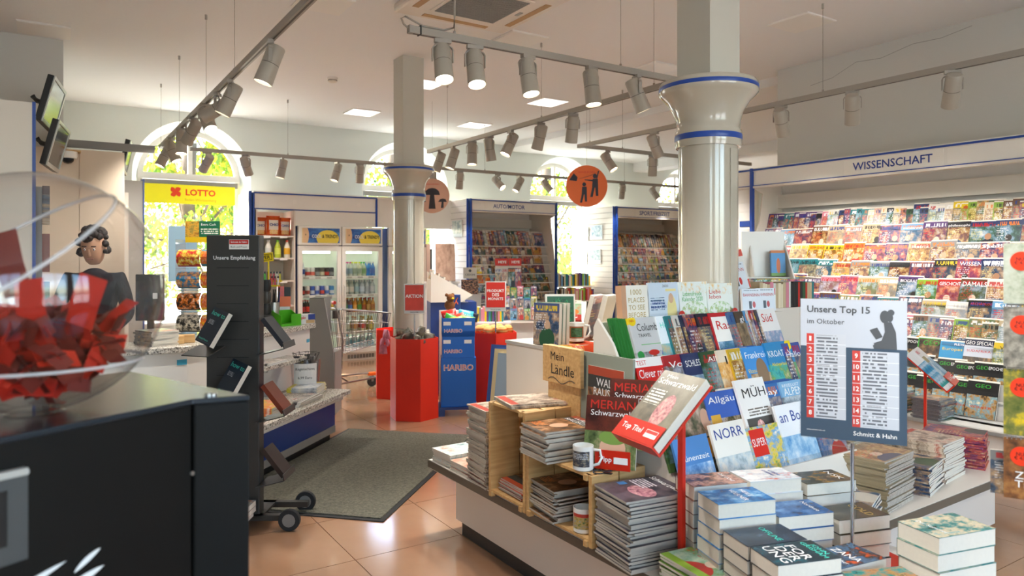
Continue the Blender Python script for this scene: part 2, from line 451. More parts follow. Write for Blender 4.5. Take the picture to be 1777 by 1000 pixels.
BOOKM = {}
def book(name, label, mx, w=.135, h=.21, t=.04, cov=None, color='#444444', group=None, cat='book', titles=(), hard=False):
    """Book lying face up in its own frame: page block with a wrapped cover as a part."""
    cov = cov or random.choice(GEN); k = (w, h, t, cov.name)
    e = .0015 if not hard else .003; ov = 0.0 if not hard else .003
    if k not in BOOKM:
        p = MB().box(-w / 2 + e, w / 2 - .001 - ov, .001 + ov, h - .001 - ov, e, t - e).mesh('pages', M['page'])
        b = MB()
        b.face([(-w / 2, 0, t), (w / 2, 0, t), (w / 2, h, t), (-w / 2, h, t)], 0, [(0, 0), (1, 0), (1, 1), (0, 1)])
        b.face([(-w / 2, 0, t - e), (-w / 2, h, t - e), (w / 2, h, t - e), (w / 2, 0, t - e)], 0, [(0, 0)] * 4)
        b.face([(-w / 2, 0, 0), (-w / 2, h, 0), (w / 2, h, 0), (w / 2, 0, 0)], 0, [(0, 0), (0, 1), (.1, 1), (.1, 0)])
        b.face([(-w / 2, 0, e), (w / 2, 0, e), (w / 2, h, e), (-w / 2, h, e)], 0, [(0, 0)] * 4)
        b.face([(-w / 2, 0, 0), (-w / 2, 0, t), (-w / 2, h, t), (-w / 2, h, 0)], 0, [(.0, 0), (.02, 0), (.02, 1), (.0, 1)])
        for z0, z1 in ((t - e, t), (0, e)):
            for (a, c) in (((w / 2, 0), (w / 2, h)), ((-w / 2, 0), (w / 2, 0)), ((w / 2, h), (-w / 2, h))):
                b.face([(a[0], a[1], z0), (c[0], c[1], z0), (c[0], c[1], z1), (a[0], a[1], z1)], 0, [(.5, .5)] * 4)
        BOOKM[k] = (p, b.mesh('cover', [cov]))
    p, c = BOOKM[k]
    o = add(name, p, None, mx=mx, label=label, cat=cat, group=group)
    add('cover', c, o, color=color)
    for (s, m, x, y, tw, th) in titles:
        text(o, s, m, (x - .5) * w, y * h, t + .0007, w=tw * w, h=th * h if th else None, name='title')
    return o

def lie_mx(x, y, z, rz=0.0, tilt=0.0):
    """Lying flat: centre of the bottom edge at (x,y,z), turned rz degrees."""
    return Matrix.Translation((x, y, z)) @ Matrix.Rotation(R(rz), 4, 'Z') @ Matrix.Rotation(R(tilt), 4, 'X')

def pile(n, name, top_label, rest_label, group, x, y, z, rz, w=.21, h=.28, t=.007, cov=None, color='#c0b8a8', jit=.006, cat='magazine', titles=(), edge=None, is_book=False, jr=2.5):
    """n things lying on one another, centred at (x,y); the lower ones are hidden but for their edges and share a label."""
    for i in range(n):
        a = rz + random.uniform(-jr, jr); top = i == n - 1
        m = Matrix.Translation((x + random.uniform(-jit, jit), y + random.uniform(-jit, jit), z + i * t)) @ Matrix.Rotation(R(a), 4, 'Z') @ Matrix.Translation((0, -h / 2, 0))
        rl = '%s, %s from the top %s' % (cat, nth(n - i), rest_label)
        if is_book: book(name, top_label if top else rl, m, w, h, t - .0006, cov, color, group, cat, titles if top else ())
        else: magazine(name, top_label if top else rl, m, w, h, t - .0004, cov, color, group, cat, titles if top else (), edge=edge)
    return z + n * t

# ================================================================== THE SETTING
CZ = 3.55                    # ceiling height
YW = 10.87                   # window wall
XR = 6.65                    # wall behind the science magazines
TRK = 2.80                   # underside of the light tracks

# floor: slab with sunk joints, stone tiles on it
floor = struct('floor', MB().box(-3.2, 14, -3.2, YW + .4, -.12, -.006), M['grout'])
TM = MB().prism([(0.002, 0.002), (.598, .002), (.598, .598), (.002, .598)], -.006, 0).mesh('tile', M['tile'])
X0, Y0 = 1.29 - .6 * 3, 4.02 - .6 * 6
for i in range(13):
    for j in range(18):
        add('tile', TM, floor, loc=(X0 + .6 * i, Y0 + .6 * j, 0))
for k, (a, b_, c, d) in enumerate(((-3.2, X0, -3.2, YW + .4), (X0, 14, -3.2, Y0), (X0 + .6 * 13, 14, Y0, YW + .4))):
    MB().box(a, b_, c, d, -.006, 0).obj('tile_field', M['tile'], floor)

# ceiling with the lower slab over the side room
struct('ceiling', MB().box(-3.2, 14, -3.2, YW + .5, CZ, CZ + .15), M['ceil'])
struct('ceiling_side_room', MB().box(6.85, 14, 4.95, YW, 3.45, CZ), M['ceil'])
struct('beam_side_room', MB().box(10.0, 10.35, 4.95, YW, 3.28, 3.45), M['ceil'])

# window wall with four arched openings
WR, WS, SILL = .77, 2.67, .62
WX = [1.73, 4.98, 8.23, 11.48]
IR, YG = .68, YW + .30
b = MB(); N = 24
def arch(cx, r, y): return [(cx - r * math.cos(math.pi * k / N), y, WS + r * math.sin(math.pi * k / N)) for k in range(N + 1)]
px = .13
for cx in WX:
    b.face([(px, YW, 0), (cx - WR, YW, 0), (cx - WR, YW, CZ), (px, YW, CZ)])
    b.face([(cx - WR, YW, 0), (cx + WR, YW, 0), (cx + WR, YW, SILL), (cx - WR, YW, SILL)])
    A = arch(cx, WR, YW); Bk = arch(cx, IR, YG)
    for k in range(N):
        b.face([A[k], A[k + 1], (A[k + 1][0], YW, CZ), (A[k][0], YW, CZ)])
        b.face([A[k], Bk[k], Bk[k + 1], A[k + 1]])
    for s in (-1, 1):
        b.face([(cx + s * WR, YW, SILL), (cx + s * IR, YG, SILL), (cx + s * IR, YG, WS), (cx + s * WR, YW, WS)])
    b.face([(cx - WR, YW, SILL), (cx + WR, YW, SILL), (cx + IR, YG, SILL), (cx - IR, YG, SILL)])
    px = cx + WR
b.face([(px, YW, 0), (14, YW, 0), (14, YW, CZ), (px, YW, CZ)])
# outer skin so that no light leaks round the reveals
px = -.2
for cx in WX:
    b.face([(px, YG + .1, 0), (cx - IR, YG + .1, 0), (cx - IR, YG + .1, CZ + .1), (px, YG + .1, CZ + .1)])
    b.face([(cx - IR, YG + .1, 0), (cx + IR, YG + .1, 0), (cx + IR, YG + .1, SILL), (cx - IR, YG + .1, SILL)])
    A = arch(cx, IR, YG + .1); Bk = arch(cx, IR, YG)
    for k in range(N):
        b.face([A[k], A[k + 1], (A[k + 1][0], YG + .1, CZ + .1), (A[k][0], YG + .1, CZ + .1)])
        b.face([A[k], Bk[k], Bk[k + 1], A[k + 1]])
    for s in (-1, 1):
        b.face([(cx + s * IR, YG, SILL), (cx + s * IR, YG + .1, SILL), (cx + s * IR, YG + .1, WS), (cx + s * IR, YG, WS)])
    px = cx + IR
b.face([(px, YG + .1, 0), (14.1, YG + .1, 0), (14.1, YG + .1, CZ + .1), (px, YG + .1, CZ + .1)])
struct('wall_back', b, M['wall'])

for i, cx in enumerate(WX):
    fr = MB(); w = .07
    A = arch(cx, IR, YG); A2 = arch(cx, IR - w, YG)
    for k in range(N):
        for (p, q) in ((A, A2),):
            fr.face([p[k], p[k + 1], q[k + 1], q[k]])
            fr.face([q[k], q[k + 1], (q[k + 1][0], YG + .06, q[k + 1][2]), (q[k][0], YG + .06, q[k][2])])
    for s in (-1, 1):
        fr.box(cx + s * IR - (w if s > 0 else 0), cx + s * IR + (0 if s > 0 else w), YG, YG + .06, SILL, WS)
    fr.box(cx - IR, cx + IR, YG, YG + .06, SILL, SILL + w)
    win = struct('window_%d' % (i + 1), fr, M['white'])
    MB().box(cx - IR, cx + IR, YG - .03, YG + .06, WS - .04, WS + .05).obj('transom', M['white'], win)
    MB().box(cx - .03, cx + .03, YG - .01, YG + .05, WS + .05, WS + IR - .03).obj('mullion', M['white'], win)
    if i: MB().box(cx - .035, cx + .035, YG - .01, YG + .05, SILL + .05, WS - .04).obj('mullion', M['white'], win)
    g = MB(); gl = arch(cx, IR - w, YG + .03)
    g.face([(cx + IR - w, YG + .03, WS), *gl[::-1][1:], ]) if False else g.face(gl)
    g.obj('upper_pane', M['glass'], win)
    MB().face([(cx - IR, YG + .03, SILL), (cx + IR, YG + .03, SILL), (cx + IR, YG + .03, WS), (cx - IR, YG + .03, WS)]).obj('lower_pane', M['glass'], win)
    MB().box(cx - IR + .04, cx + IR - .04, YG - .06, YG - .02, WS - .13, WS - .05).obj('blind_box', M['mid'], win)
    MB().box(cx - WR - .02, cx + WR + .02, YW - .06, YG, SILL - .03, SILL + .005).obj('sill', M['white'], win)
    pd = bpy.data.lights.new('daylight_portal', 'AREA'); pd.shape = 'RECTANGLE'; pd.size = 1.3; pd.size_y = 2.7; pd.cycles.is_portal = True
    po = bpy.data.objects.new('daylight_portal', pd); COL.objects.link(po); po.location = (cx, YG + .08, 1.95); po.rotation_euler = (R(-90), 0, 0)

# other walls
struct('wall_left', MB().box(-3.2, -3.0, -3.2, 7.91, 0, CZ), M['wallg'])
struct('wall_pier', MB().box(-3.2, .13, 7.91, YW + .4, 0, CZ), M['wallg'])
struct('wall_right', MB().box(XR, 14, -3.2, 4.95, 0, CZ), M['wallg'])
wf = MB().box(-3.2, 14, -3.4, -3.2, 0, .5).box(-3.2, 14, -3.4, -3.2, 3.1, CZ)
FX = [-3.2, -2.4, -.9, .4, 2.2, 2.6, 4.4, 14]      # street front behind the camera: wide windows, the first added to brighten the till
for a, c in zip(FX[::2], FX[1::2]): wf.box(a, c, -3.4, -3.2, .5, 3.1)
struct('wall_front', wf, M['wallw'])
for i, (a, c) in enumerate(zip(FX[1:-1:2], FX[2:-1:2])):
    w = MB()
    for x0, x1, z0, z1 in ((a, a + .06, .5, 3.1), (c - .06, c, .5, 3.1), (a + .06, c - .06, .5, .56), (a + .06, c - .06, 3.04, 3.1), ((a + c) / 2 - .03, (a + c) / 2 + .03, .56, 3.04)): w.box(x0, x1, -3.33, -3.27, z0, z1)
    win = struct('window_%d' % (i + 5), w, M['white'])
    MB().face([(a, -3.3, .5), (c, -3.3, .5), (c, -3.3, 3.1), (a, -3.3, 3.1)]).obj('pane', M['glass'], win)
    pd = bpy.data.lights.new('daylight_portal', 'AREA'); pd.shape = 'RECTANGLE'; pd.size = c - a; pd.size_y = 2.6; pd.cycles.is_portal = True
    po = bpy.data.objects.new('daylight_portal', pd); COL.objects.link(po); po.location = ((a + c) / 2, -3.36, 1.8); po.rotation_euler = (R(90), 0, 0)
struct('wall_far_right', MB().box(13.9, 14.2, 4.95, YW + .4, 0, CZ), M['wall'])
# hairline cracks high on the science wall
ck = MB()
pts = [(4.55, 3.30), (4.3, 3.33), (4.05, 3.43), (3.8, 3.41), (3.5, 3.47), (3.25, 3.46), (3.0, 3.5)]
for (a, c), (d, e) in zip(pts, pts[1:]):
    ck.box(XR - .002, XR + .01, d, a, min(c, e), min(c, e) + .004) if False else ck.face([(XR - .0015, a, c), (XR - .0015, d, e), (XR - .0015, d, e + .004), (XR - .0015, a, c + .004)])
ck.obj('plaster_crack', M['mid'], bpy.data.objects['wall_right'])

# iron columns with flared capitals
enamel = mat('cream_enamel', '#bcb4a4', .16, coat=.6, vary=(4, .04))
ring = M['blue']
for nm, (cx, cy) in (('column_cooler', (3.105, 6.724)), ('column_rack', (2.989, 2.662))):
    kk = lambda P: [(r * 1.03, z if z < 1.5 else 1.5 + (z - 1.5) * 1.03) for r, z in P]
    c = struct(nm, MB().lathe(kk([(.152, 0), (.152, 2.11)]), 40), enamel, smooth=40); c.location = (cx, cy, 0)
    MB().lathe(kk([(.17, 0), (.17, .09), (.158, .11), (.153, .11)]), 40, cap=False).obj('base_ring', M['darkgrey'], c, smooth=40)
    MB().lathe(kk([(.153, 2.08), (.166, 2.08), (.17, 2.10), (.17, 2.115)]), 40, cap=False).obj('lower_collar', enamel, c, smooth=40)
    MB().lathe(kk([(.1705, 2.115), (.172, 2.12), (.172, 2.14), (.1705, 2.145)]), 40, cap=False).obj('lower_band', ring, c, smooth=40)
    MB().lathe(kk([(.17, 2.145), (.168, 2.165), (.160, 2.175), (.163, 2.215), (.178, 2.265), (.207, 2.315), (.240, 2.348), (.253, 2.362), (.253, 2.374)]), 40, cap=False).obj('capital', enamel, c, smooth=50)
    MB().lathe(kk([(.2535, 2.374), (.254, 2.376), (.254, 2.392), (.2535, 2.394)]), 40, cap=False).obj('upper_band', ring, c, smooth=40)
    MB().lathe(kk([(.253, 2.394), (.253, 2.405), (.243, 2.418), (.12, 2.425)]), 40).obj('capital_rim', enamel, c, smooth=40)
    MB().box(-.115, .115, -.115, .115, 2.44, CZ).obj('upper_post', mat('post_paint', '#c9c5b8', .7), c)
    a = math.atan2(-cy, -cx) + (.95 if nm == 'column_rack' else .55)
    MB().box(.153, .161, -.028, .028, 0, 2.08).obj('seam_cover', enamel, c, rot=(0, 0, a), bevel=.002)

# flush square ceiling panels, some glowing; unseen street-front ones added for fill light
pn = 0
PX = {-.02: 'over the till pier', 1.85: 'in the panel line over the mat', 3.68: 'in the panel line of the cooler column', 5.47: 'in the panel line beside the science shelf'}
for x, yy in ((-.02, (7.62,)), (1.85, (1.9, 5.62,)), (3.68, (-.1, 5.55, 7.56, 9.5)), (5.47, (1.9, 3.83, 5.59, 7.57, 9.47))):
    vis = [y for y in yy if y > 3]
    for y in yy:
        i = vis.index(y) + 1 if y in vis else 0
        lab = 'flush square white ceiling panel ' + PX[x] if len(vis) < 2 else ('flush square white ceiling panel, %s from the windows %s' % (nth(len(vis) - i + 1), PX[x]) if i else 'added white ceiling fill light at the street front end ' + PX[x])
        t = thing('ceiling_panel', lab, 'ceiling panel', (x, y, CZ), group='flush ceiling panels')
        lit = y > 7 and x > 3 or y < 3
        MB().box(-.2, .2, -.2, .2, -.012, 0).obj('frame', M['warmwhite'], t)
        MB().box(-.19, .19, -.19, .19, -.015, -.012).obj('diffuser', M['panel'] if lit else M['warmwhite'], t)

# air conditioning cassette
ac = thing('air_conditioner', 'square white ceiling air-conditioning cassette with mesh grille above the spotlight track', 'air conditioner', (2.85, 4.82, CZ))
acb = MB().box(-.52, .52, -.52, .52, -.07, 0).obj('housing', M['offwhite'], ac, bevel=.02)
MB().box(-.30, .30, -.30, .30, -.078, -.068).obj('grille_frame', M['offwhite'], ac, bevel=.004)
for k in range(24):
    MB().box(-.27, .27, -.268 + k * .0232, -.256 + k * .0232, -.084, -.077).obj('grille_slat', M['mid'], ac)
for k in range(4):
    q = MB().box(-.30, .30, .40, .455, -.074, -.066).obj('air_outlet', mat('outlet_dark', '#b48f5e', .6), ac, rot=(0, 0, R(90 * k)))
    MB().box(-.27, .27, .41, .445, -.078, -.073).obj('louvre', M['offwhite'], q, rot=(R(4), 0, 0))
MB().box(-.04, .04, .33, .36, -.0745, -.069).obj('badge', M['steel'], ac, rot=(0, 0, R(-90)))
sd = thing('smoke_detector', 'small round white smoke detector on the ceiling beside drill holes', 'smoke detector', (2.706, 7.888, CZ))
MB().lathe([(.06, -.02), (.06, 0)], 20).obj('base', M['warmwhite'], sd, smooth=40)
MB().lathe([(.03, -.055), (.05, -.045), (.052, -.02)], 20).obj('sensor_head', M['offwhite'], sd, smooth=40)
MB().lathe([(.053, -.036), (.053, -.03)], 20, cap=False).obj('sensor_slot', M['darkgrey'], sd)

# ------------------------------------------------------------------ tracks and spotlights
Rv = Vector((math.cos(R(33)), -math.sin(R(33)), 0)); Fv = Vector((math.sin(R(33)), math.cos(R(33)), 0)); Uv = Vector((0, 0, 1))
def rail(name, label, a, bb, wires, group='suspended lighting tracks'):
    a = Vector((*a, TRK)); bb = Vector((*bb, TRK)); d = (bb - a); L = d.length
    t = thing(name, label, 'light track', a, math.atan2(d.y, d.x), group)
    MB().box(0, L, -.018, .018, 0, .042).obj('rail', M['track'], t)
    MB().box(.02, L - .02, -.005, .005, -.002, .002).obj('slot', M['spotd'], t)
    for x in (0, L):
        MB().box(x - .012, x + .012, -.019, .019, -.001, .043).obj('end_cap', M['track'], t)
    for x in wires:
        w = MB().tube([(x, 0, .042), (x, 0, CZ - TRK)], .0016, 6).obj('suspension_wire', M['wire'], t)
        MB().lathe([(.008, .042), (.008, .06)], 8).obj('clip', M['track'], w, loc=(x, 0, 0))
        MB().lathe([(.01, CZ - TRK - .04), (.01, CZ - TRK)], 8).obj('ceiling_hook', M['track'], w, loc=(x, 0, 0))
    return t

_s = {}
_s['adapter'] = MB().box(-.05, .05, -.016, .016, -.024, 0).box(-.012, .012, -.012, .012, -.04, -.024).mesh('adapter', M['track'])
yk = MB()
P_ = [(-.062, 0, -.135), (-.062, 0, -.06), (-.055, 0, -.047), (-.04, 0, -.04), (.04, 0, -.04), (.055, 0, -.047), (.062, 0, -.06), (.062, 0, -.135)]
for p, q in zip(P_, P_[1:]):
    d = Vector(q) - Vector(p); n = Vector((-d.z, 0, d.x)).normalized() * .003
    yk.quads([Vector(p) - n + Vector((0, s * .011, 0)) for s in (-1, 1)] + [Vector(p) + n + Vector((0, s * .011, 0)) for s in (-1, 1)] + [Vector(q) - n + Vector((0, s * .011, 0)) for s in (-1, 1)] + [Vector(q) + n + Vector((0, s * .011, 0)) for s in (-1, 1)],
             [(0, 1, 5, 4), (2, 6, 7, 3), (0, 4, 6, 2), (1, 3, 7, 5), (0, 2, 3, 1), (4, 5, 7, 6)])
_s['yoke'] = yk.mesh('yoke', M['track'])
_s['housing'] = MB().lathe([(.030, .105), (.046, .10), (.052, .09), (.052, -.012)], 24, cap=True).mesh('housing', M['spot'], 40)
_s['front_ring'] = MB().lathe([(.050, -.016), (.0525, -.016), (.056, -.135), (.053, -.136), (.048, -.115)], 24, cap=False).mesh('front_ring', M['spot'], 40)
_s['seam'] = MB().lathe([(.051, -.018), (.051, -.010)], 24, cap=False).mesh('seam', M['spotd'])
_s['lens'] = MB().lathe([(.049, -.120), (.049, -.118)], 24).mesh('lens', M['lampface'])
LAMP = bpy.data.lights.new('spot_beam', 'SPOT'); LAMP.energy = SPOT_W; LAMP.spot_size = R(84); LAMP.spot_blend = .8; LAMP.shadow_soft_size = .045; LAMP.color = (1.0, .955, .89)
LAMP2 = LAMP.copy(); LAMP2.energy = SPOT_W * .5; LAMP2.spot_size = R(62); LAMP2.spot_blend = .6
def spot(label, x, y, r, f, d, group, lamp=None):
    v = (Rv * r + Fv * f - Uv * d).normalized()
    t = thing('track_spotlight', label, 'spotlight', (x, y, TRK), math.atan2(-v.x, v.y), group)
    add('adapter', _s['adapter'], t); add('yoke', _s['yoke'], t)
    tl = math.acos(max(-1, min(1, -v.z)))
    h = add('housing', _s['housing'], t, loc=(0, 0, -.125), rot=(tl, 0, 0))
    for k in ('front_ring', 'seam', 'lens'): add(k, _s[k], h)
    if True:
        lo = bpy.data.objects.new('spot_beam', lamp or LAMP); COL.objects.link(lo); lo.parent = h; lo.location = (0, 0, -.14)
    return t

rail('light_track', 'long grey spotlight track running over the mat towards the yellow banner window', (1.12, -2.4), (1.12, 9.32), (1.0, 3.6, 5.9, 7.75, 8.835, 10.28, 11.66))
for i, (y, a) in enumerate([(8.95, (-.35, -.3, 1)), (8.42, (.45, .0, 1)), (7.74, (.05, -.15, 1)), (7.1, (-.7, .5, .8)), (6.42, (.55, -.5, .9)), (5.95, (-1.0, -.1, .6)), (5.48, (-.45, -.1, 1)), (4.36, (-.35, -.1, 1)), (2.6, (.7, .1, 1)), (1.6, (.75, .15, 1)), (.6, (.7, .4, 1)), (-.8, (.3, .4, 1))]):  # last heads of the list, out of view, are added to light the island
    spot('grey cylindrical spotlight, %s from the yellow banner window on the long track' % nth(i + 1), 1.12, y, *a, 'spotlights on the long track')
rail('light_track', 'grey spotlight track under the air conditioner, reaching the capped column', (1.75, 3.77), (3.9, 3.77), (.29, 1.6))
ta = bpy.data.objects[[o.name for o in COL.objects if o.name.startswith('light_track')][-1]]
MB().tube([(0, 0, .02), (-.04, 0, .045), (-.055, 0, .075), (-.03, 0, .09), (.08, 0, .055), (.22, 0, .055), (.285, 0, .08), (.29, 0, .15), (.30, 0, CZ - TRK)], .006, 8).obj('supply_cable', M['track'], ta, smooth=True)
MB().box(.055, .063, -.022, .022, -.004, .05).obj('cable_tie', M['black'], ta)
for i, (x, a) in enumerate([(1.96, (.12, -.35, 1)), (2.18, (.12, -.35, 1)), (2.57, (.16, -.2, 1)), (3.09, (.10, -.1, 1)), (3.5, (.42, .1, 1))]):
    spot('grey cylindrical spotlight, %s from the cabled end of the track by the air conditioner' % nth(i + 1), x, 3.77, *a, 'spotlights by the air conditioner')
rail('light_track', 'grey spotlight track running from the window side to the capped column', (3.93, 3.74), (3.93, 7.93), (.3, 1.8, 3.7))
for i, (y, a) in enumerate([(7.64, (-.35, .0, 1)), (7.3, (-.3, -.1, 1)), (6.86, (.0, -.1, 1)), (6.49, (.15, .15, 1)), (6.08, (-.45, -.2, 1)), (5.56, (-.25, .3, 1)), (5.06, (-.08, .3, 1))]):
    spot('grey cylindrical spotlight, %s from the window end of the middle track' % nth(i + 1), 3.93, y, *a, 'spotlights on the middle track')
rail('light_track', 'long grey spotlight track in front of the science shelf', (5.22, -2.4), (5.22, 6.6), (2.0, 5.86, 8.8))
for i, (y, a) in enumerate([(5.36, (.5, .35, 1)), (3.85, (.35, .5, .9)), (3.21, (.25, .55, .9)), (2.48, (.22, .6, .9)), (1.5, (.3, .6, .9)), (.3, (.3, .6, .9)), (-1.0, (-.3, .6, .9))]):  # heads nearest the street front are unseen, added as fill light
    spot('grey cylindrical spotlight, %s from the window end of the science shelf track' % nth(i + 1), 5.22, y, *a, 'spotlights over the science shelf')
rail('light_track', 'short grey spotlight track crossing behind the capped column', (5.25, 6.55), (8.2, 6.55), (.6, 2.2))
for i, (x, a) in enumerate([(5.62, (.6, -.3, 1)), (6.35, (.0, .2, 1)), (7.4, (.2, .5, 1))]):
    spot('grey cylindrical spotlight, %s from the corner on the short cross track' % nth(i + 1), x, 6.55, *a, 'spotlights on the short cross track')
rail('light_track', 'long grey spotlight track along the arched windows', (1.45, 9.3), (10.6, 9.3), (1.15, 4.1, 6.9))
for i, (x, a) in enumerate([(1.63, (-.7, .5, .8)), (2.08, (.15, .6, 1)), (2.53, (-.2, -.1, 1)), (3.25, (-.25, -.2, 1)), (3.57, (-.1, .3, 1)), (4.68, (.1, .1, 1)), (5.12, (-.1, .3, 1)), (5.78, (.7, -.5, .8)), (6.17, (-.5, -.3, 1)), (6.7, (.7, -.4, .9)), (8.3, (-.1, .4, 1)), (9.05, (.6, -.3, .9)), (9.7, (-.35, .2, 1))]):
    spot('grey cylindrical spotlight, %s from the yellow banner window on the window track' % nth(i + 1), x, 9.3, *a, 'spotlights on the window track', LAMP2)
# a supply cable sags from the long track to the till screens
MB().tube([(1.12, 9.3, TRK + .03), (1.0, 9.2, TRK - .0), (.85, 9.0, TRK - .06), (.78, 8.75, TRK - .09)], .005, 6).obj('supply_cable', M['black'], label='thin black cable from the long track to the till screen', cat='cable')

# ------------------------------------------------------------------ outdoors
struct('ground', MB().box(-30, 50, YW + .6, 70, -.5, -.3).box(-30, 50, -40, -3.6, -.5, -.1), mat('outdoor_paving', '#cfccc4', .9, vary=(.4, .15)))
leafm = []
for nm, c1 in (('leaf_green', '#7f9c2c'), ('leaf_yellow', '#b3a52e'), ('leaf_dark', '#587a2a')):
    m = bpy.data.materials.new(nm); m.use_nodes = True; nt = m.node_tree; bs = nt.nodes['Principled BSDF']; bs.inputs['Base Color'].default_value = rgba(c1); bs.inputs['Roughness'].default_value = .6
    tr = nt.nodes.new('ShaderNodeBsdfTranslucent'); tr.inputs[0].default_value = rgba(c1); ms = nt.nodes.new('ShaderNodeMixShader'); ms.inputs[0].default_value = .5
    nt.links.new(bs.outputs[0], ms.inputs[1]); nt.links.new(tr.outputs[0], ms.inputs[2]); nt.links.new(ms.outputs[0], nt.nodes['Material Output'].inputs[0]); leafm.append(m)
bark = mat('bark', '#5a4a3a', .9, vary=(8, .3))
rt = random.Random(3)
def tree(label, x, y, hh, rad, n):
    t = thing('tree', label, 'tree', (x, y, -.3), group='trees outside the windows')
    MB().tube([(0, 0, 0), (.05, 0, hh * .3), (-.05, .05, hh * .6), (0, 0, hh * .85)], .16, 8).obj('trunk', bark, t, smooth=True)
    cl = [(rt.uniform(-1, 1) * rad, rt.uniform(-1, 1) * rad, rt.uniform(.12, 1) * hh, rt.uniform(.5, 1.0)) for _ in range(26)]
    for c in cl[:10]:
        MB().tube([(0, 0, hh * .4), (c[0] * .5, c[1] * .5, hh * .4 + (c[2] - hh * .4) * .6), c[:3]], .03, 5).obj('branch', bark, t)
    f = MB()
    for k in range(n):
        c = rt.choice(cl); v = Vector((rt.gauss(0, 1), rt.gauss(0, 1), rt.gauss(0, 1))).normalized() * c[3] * rt.random() ** .4
        p = Vector(c[:3]) + v * rad * .42; s = rt.uniform(.05, .095)
        e = Euler((rt.uniform(0, 6.3), rt.uniform(0, 6.3), rt.uniform(0, 6.3))).to_matrix()
        f.face([p + e @ Vector(q) for q in ((-s, 0, 0), (0, -s * .55, 0), (s, 0, 0), (0, s * .55, 0))], rt.choice((0, 0, 1, 1, 2)))
    f.obj('foliage', leafm, t, kind='stuff')
tree('yellow-green leafy tree seen through the yellow banner window', 2.7, 17.5, 5.2, 2.0, 13000)
tree('leafy tree seen beside the cooler column', 7.9, 18.0, 6.5, 2.0, 7000)
tree('leafy tree seen beside the motor magazine shelf', 13.0, 18.0, 5.8, 2.0, 7000)
tree('pale leafy tree seen beside the capped column', 18.3, 20.0, 6.0, 1.9, 4000)
tree('low leafy tree at the street corner beyond the windows', 5.0, 24.0, 6.5, 2.2, 4000)

# ================================================================== MAGAZINE SHELVES
def header(t, x0, x1, z0, z1, plates, yf=0.0):
    """White fascia with a blue line at top and bottom; plates = [(x0, x1, text, text width)]."""
    MB().box(x0, x1, yf, yf + .03, z0 + .028, z1 - .03).obj('fascia', M['white'], t)
    MB().box(x0, x1, yf - .014, yf + .06, z1 - .03, z1).obj('cornice', M['white'], t)
    MB().box(x0, x1, yf - .016, yf - .013, z1 - .026, z1 - .008).obj('upper_stripe', M['blue'], t)
    MB().box(x0, x1, yf - .012, yf + .06, z0, z0 + .028).obj('lower_rail', M['offwhite'], t)
    MB().box(x0, x1, yf - .014, yf - .011, z0 + .021, z0 + .029).obj('lower_stripe', M['blue'], t)
    for a, b_, s, tw in plates:
        p = MB().box(a, b_, yf - .004, yf + .001, z0 + .036, z1 - .036).obj('name_plate', M['warmwhite'], t)
        if s: text(p, s, M['inkb'], (a + b_) / 2, yf - .006, (z0 + z1) / 2, w=tw, mx=None, name='lettering', bold=.012).matrix_basis = upright((a + b_) / 2, yf - .006, (z0 + z1) / 2 + .002) @ Matrix.Diagonal((tw / text_mesh(s, .012)[1],) * 2 + (1, 1))

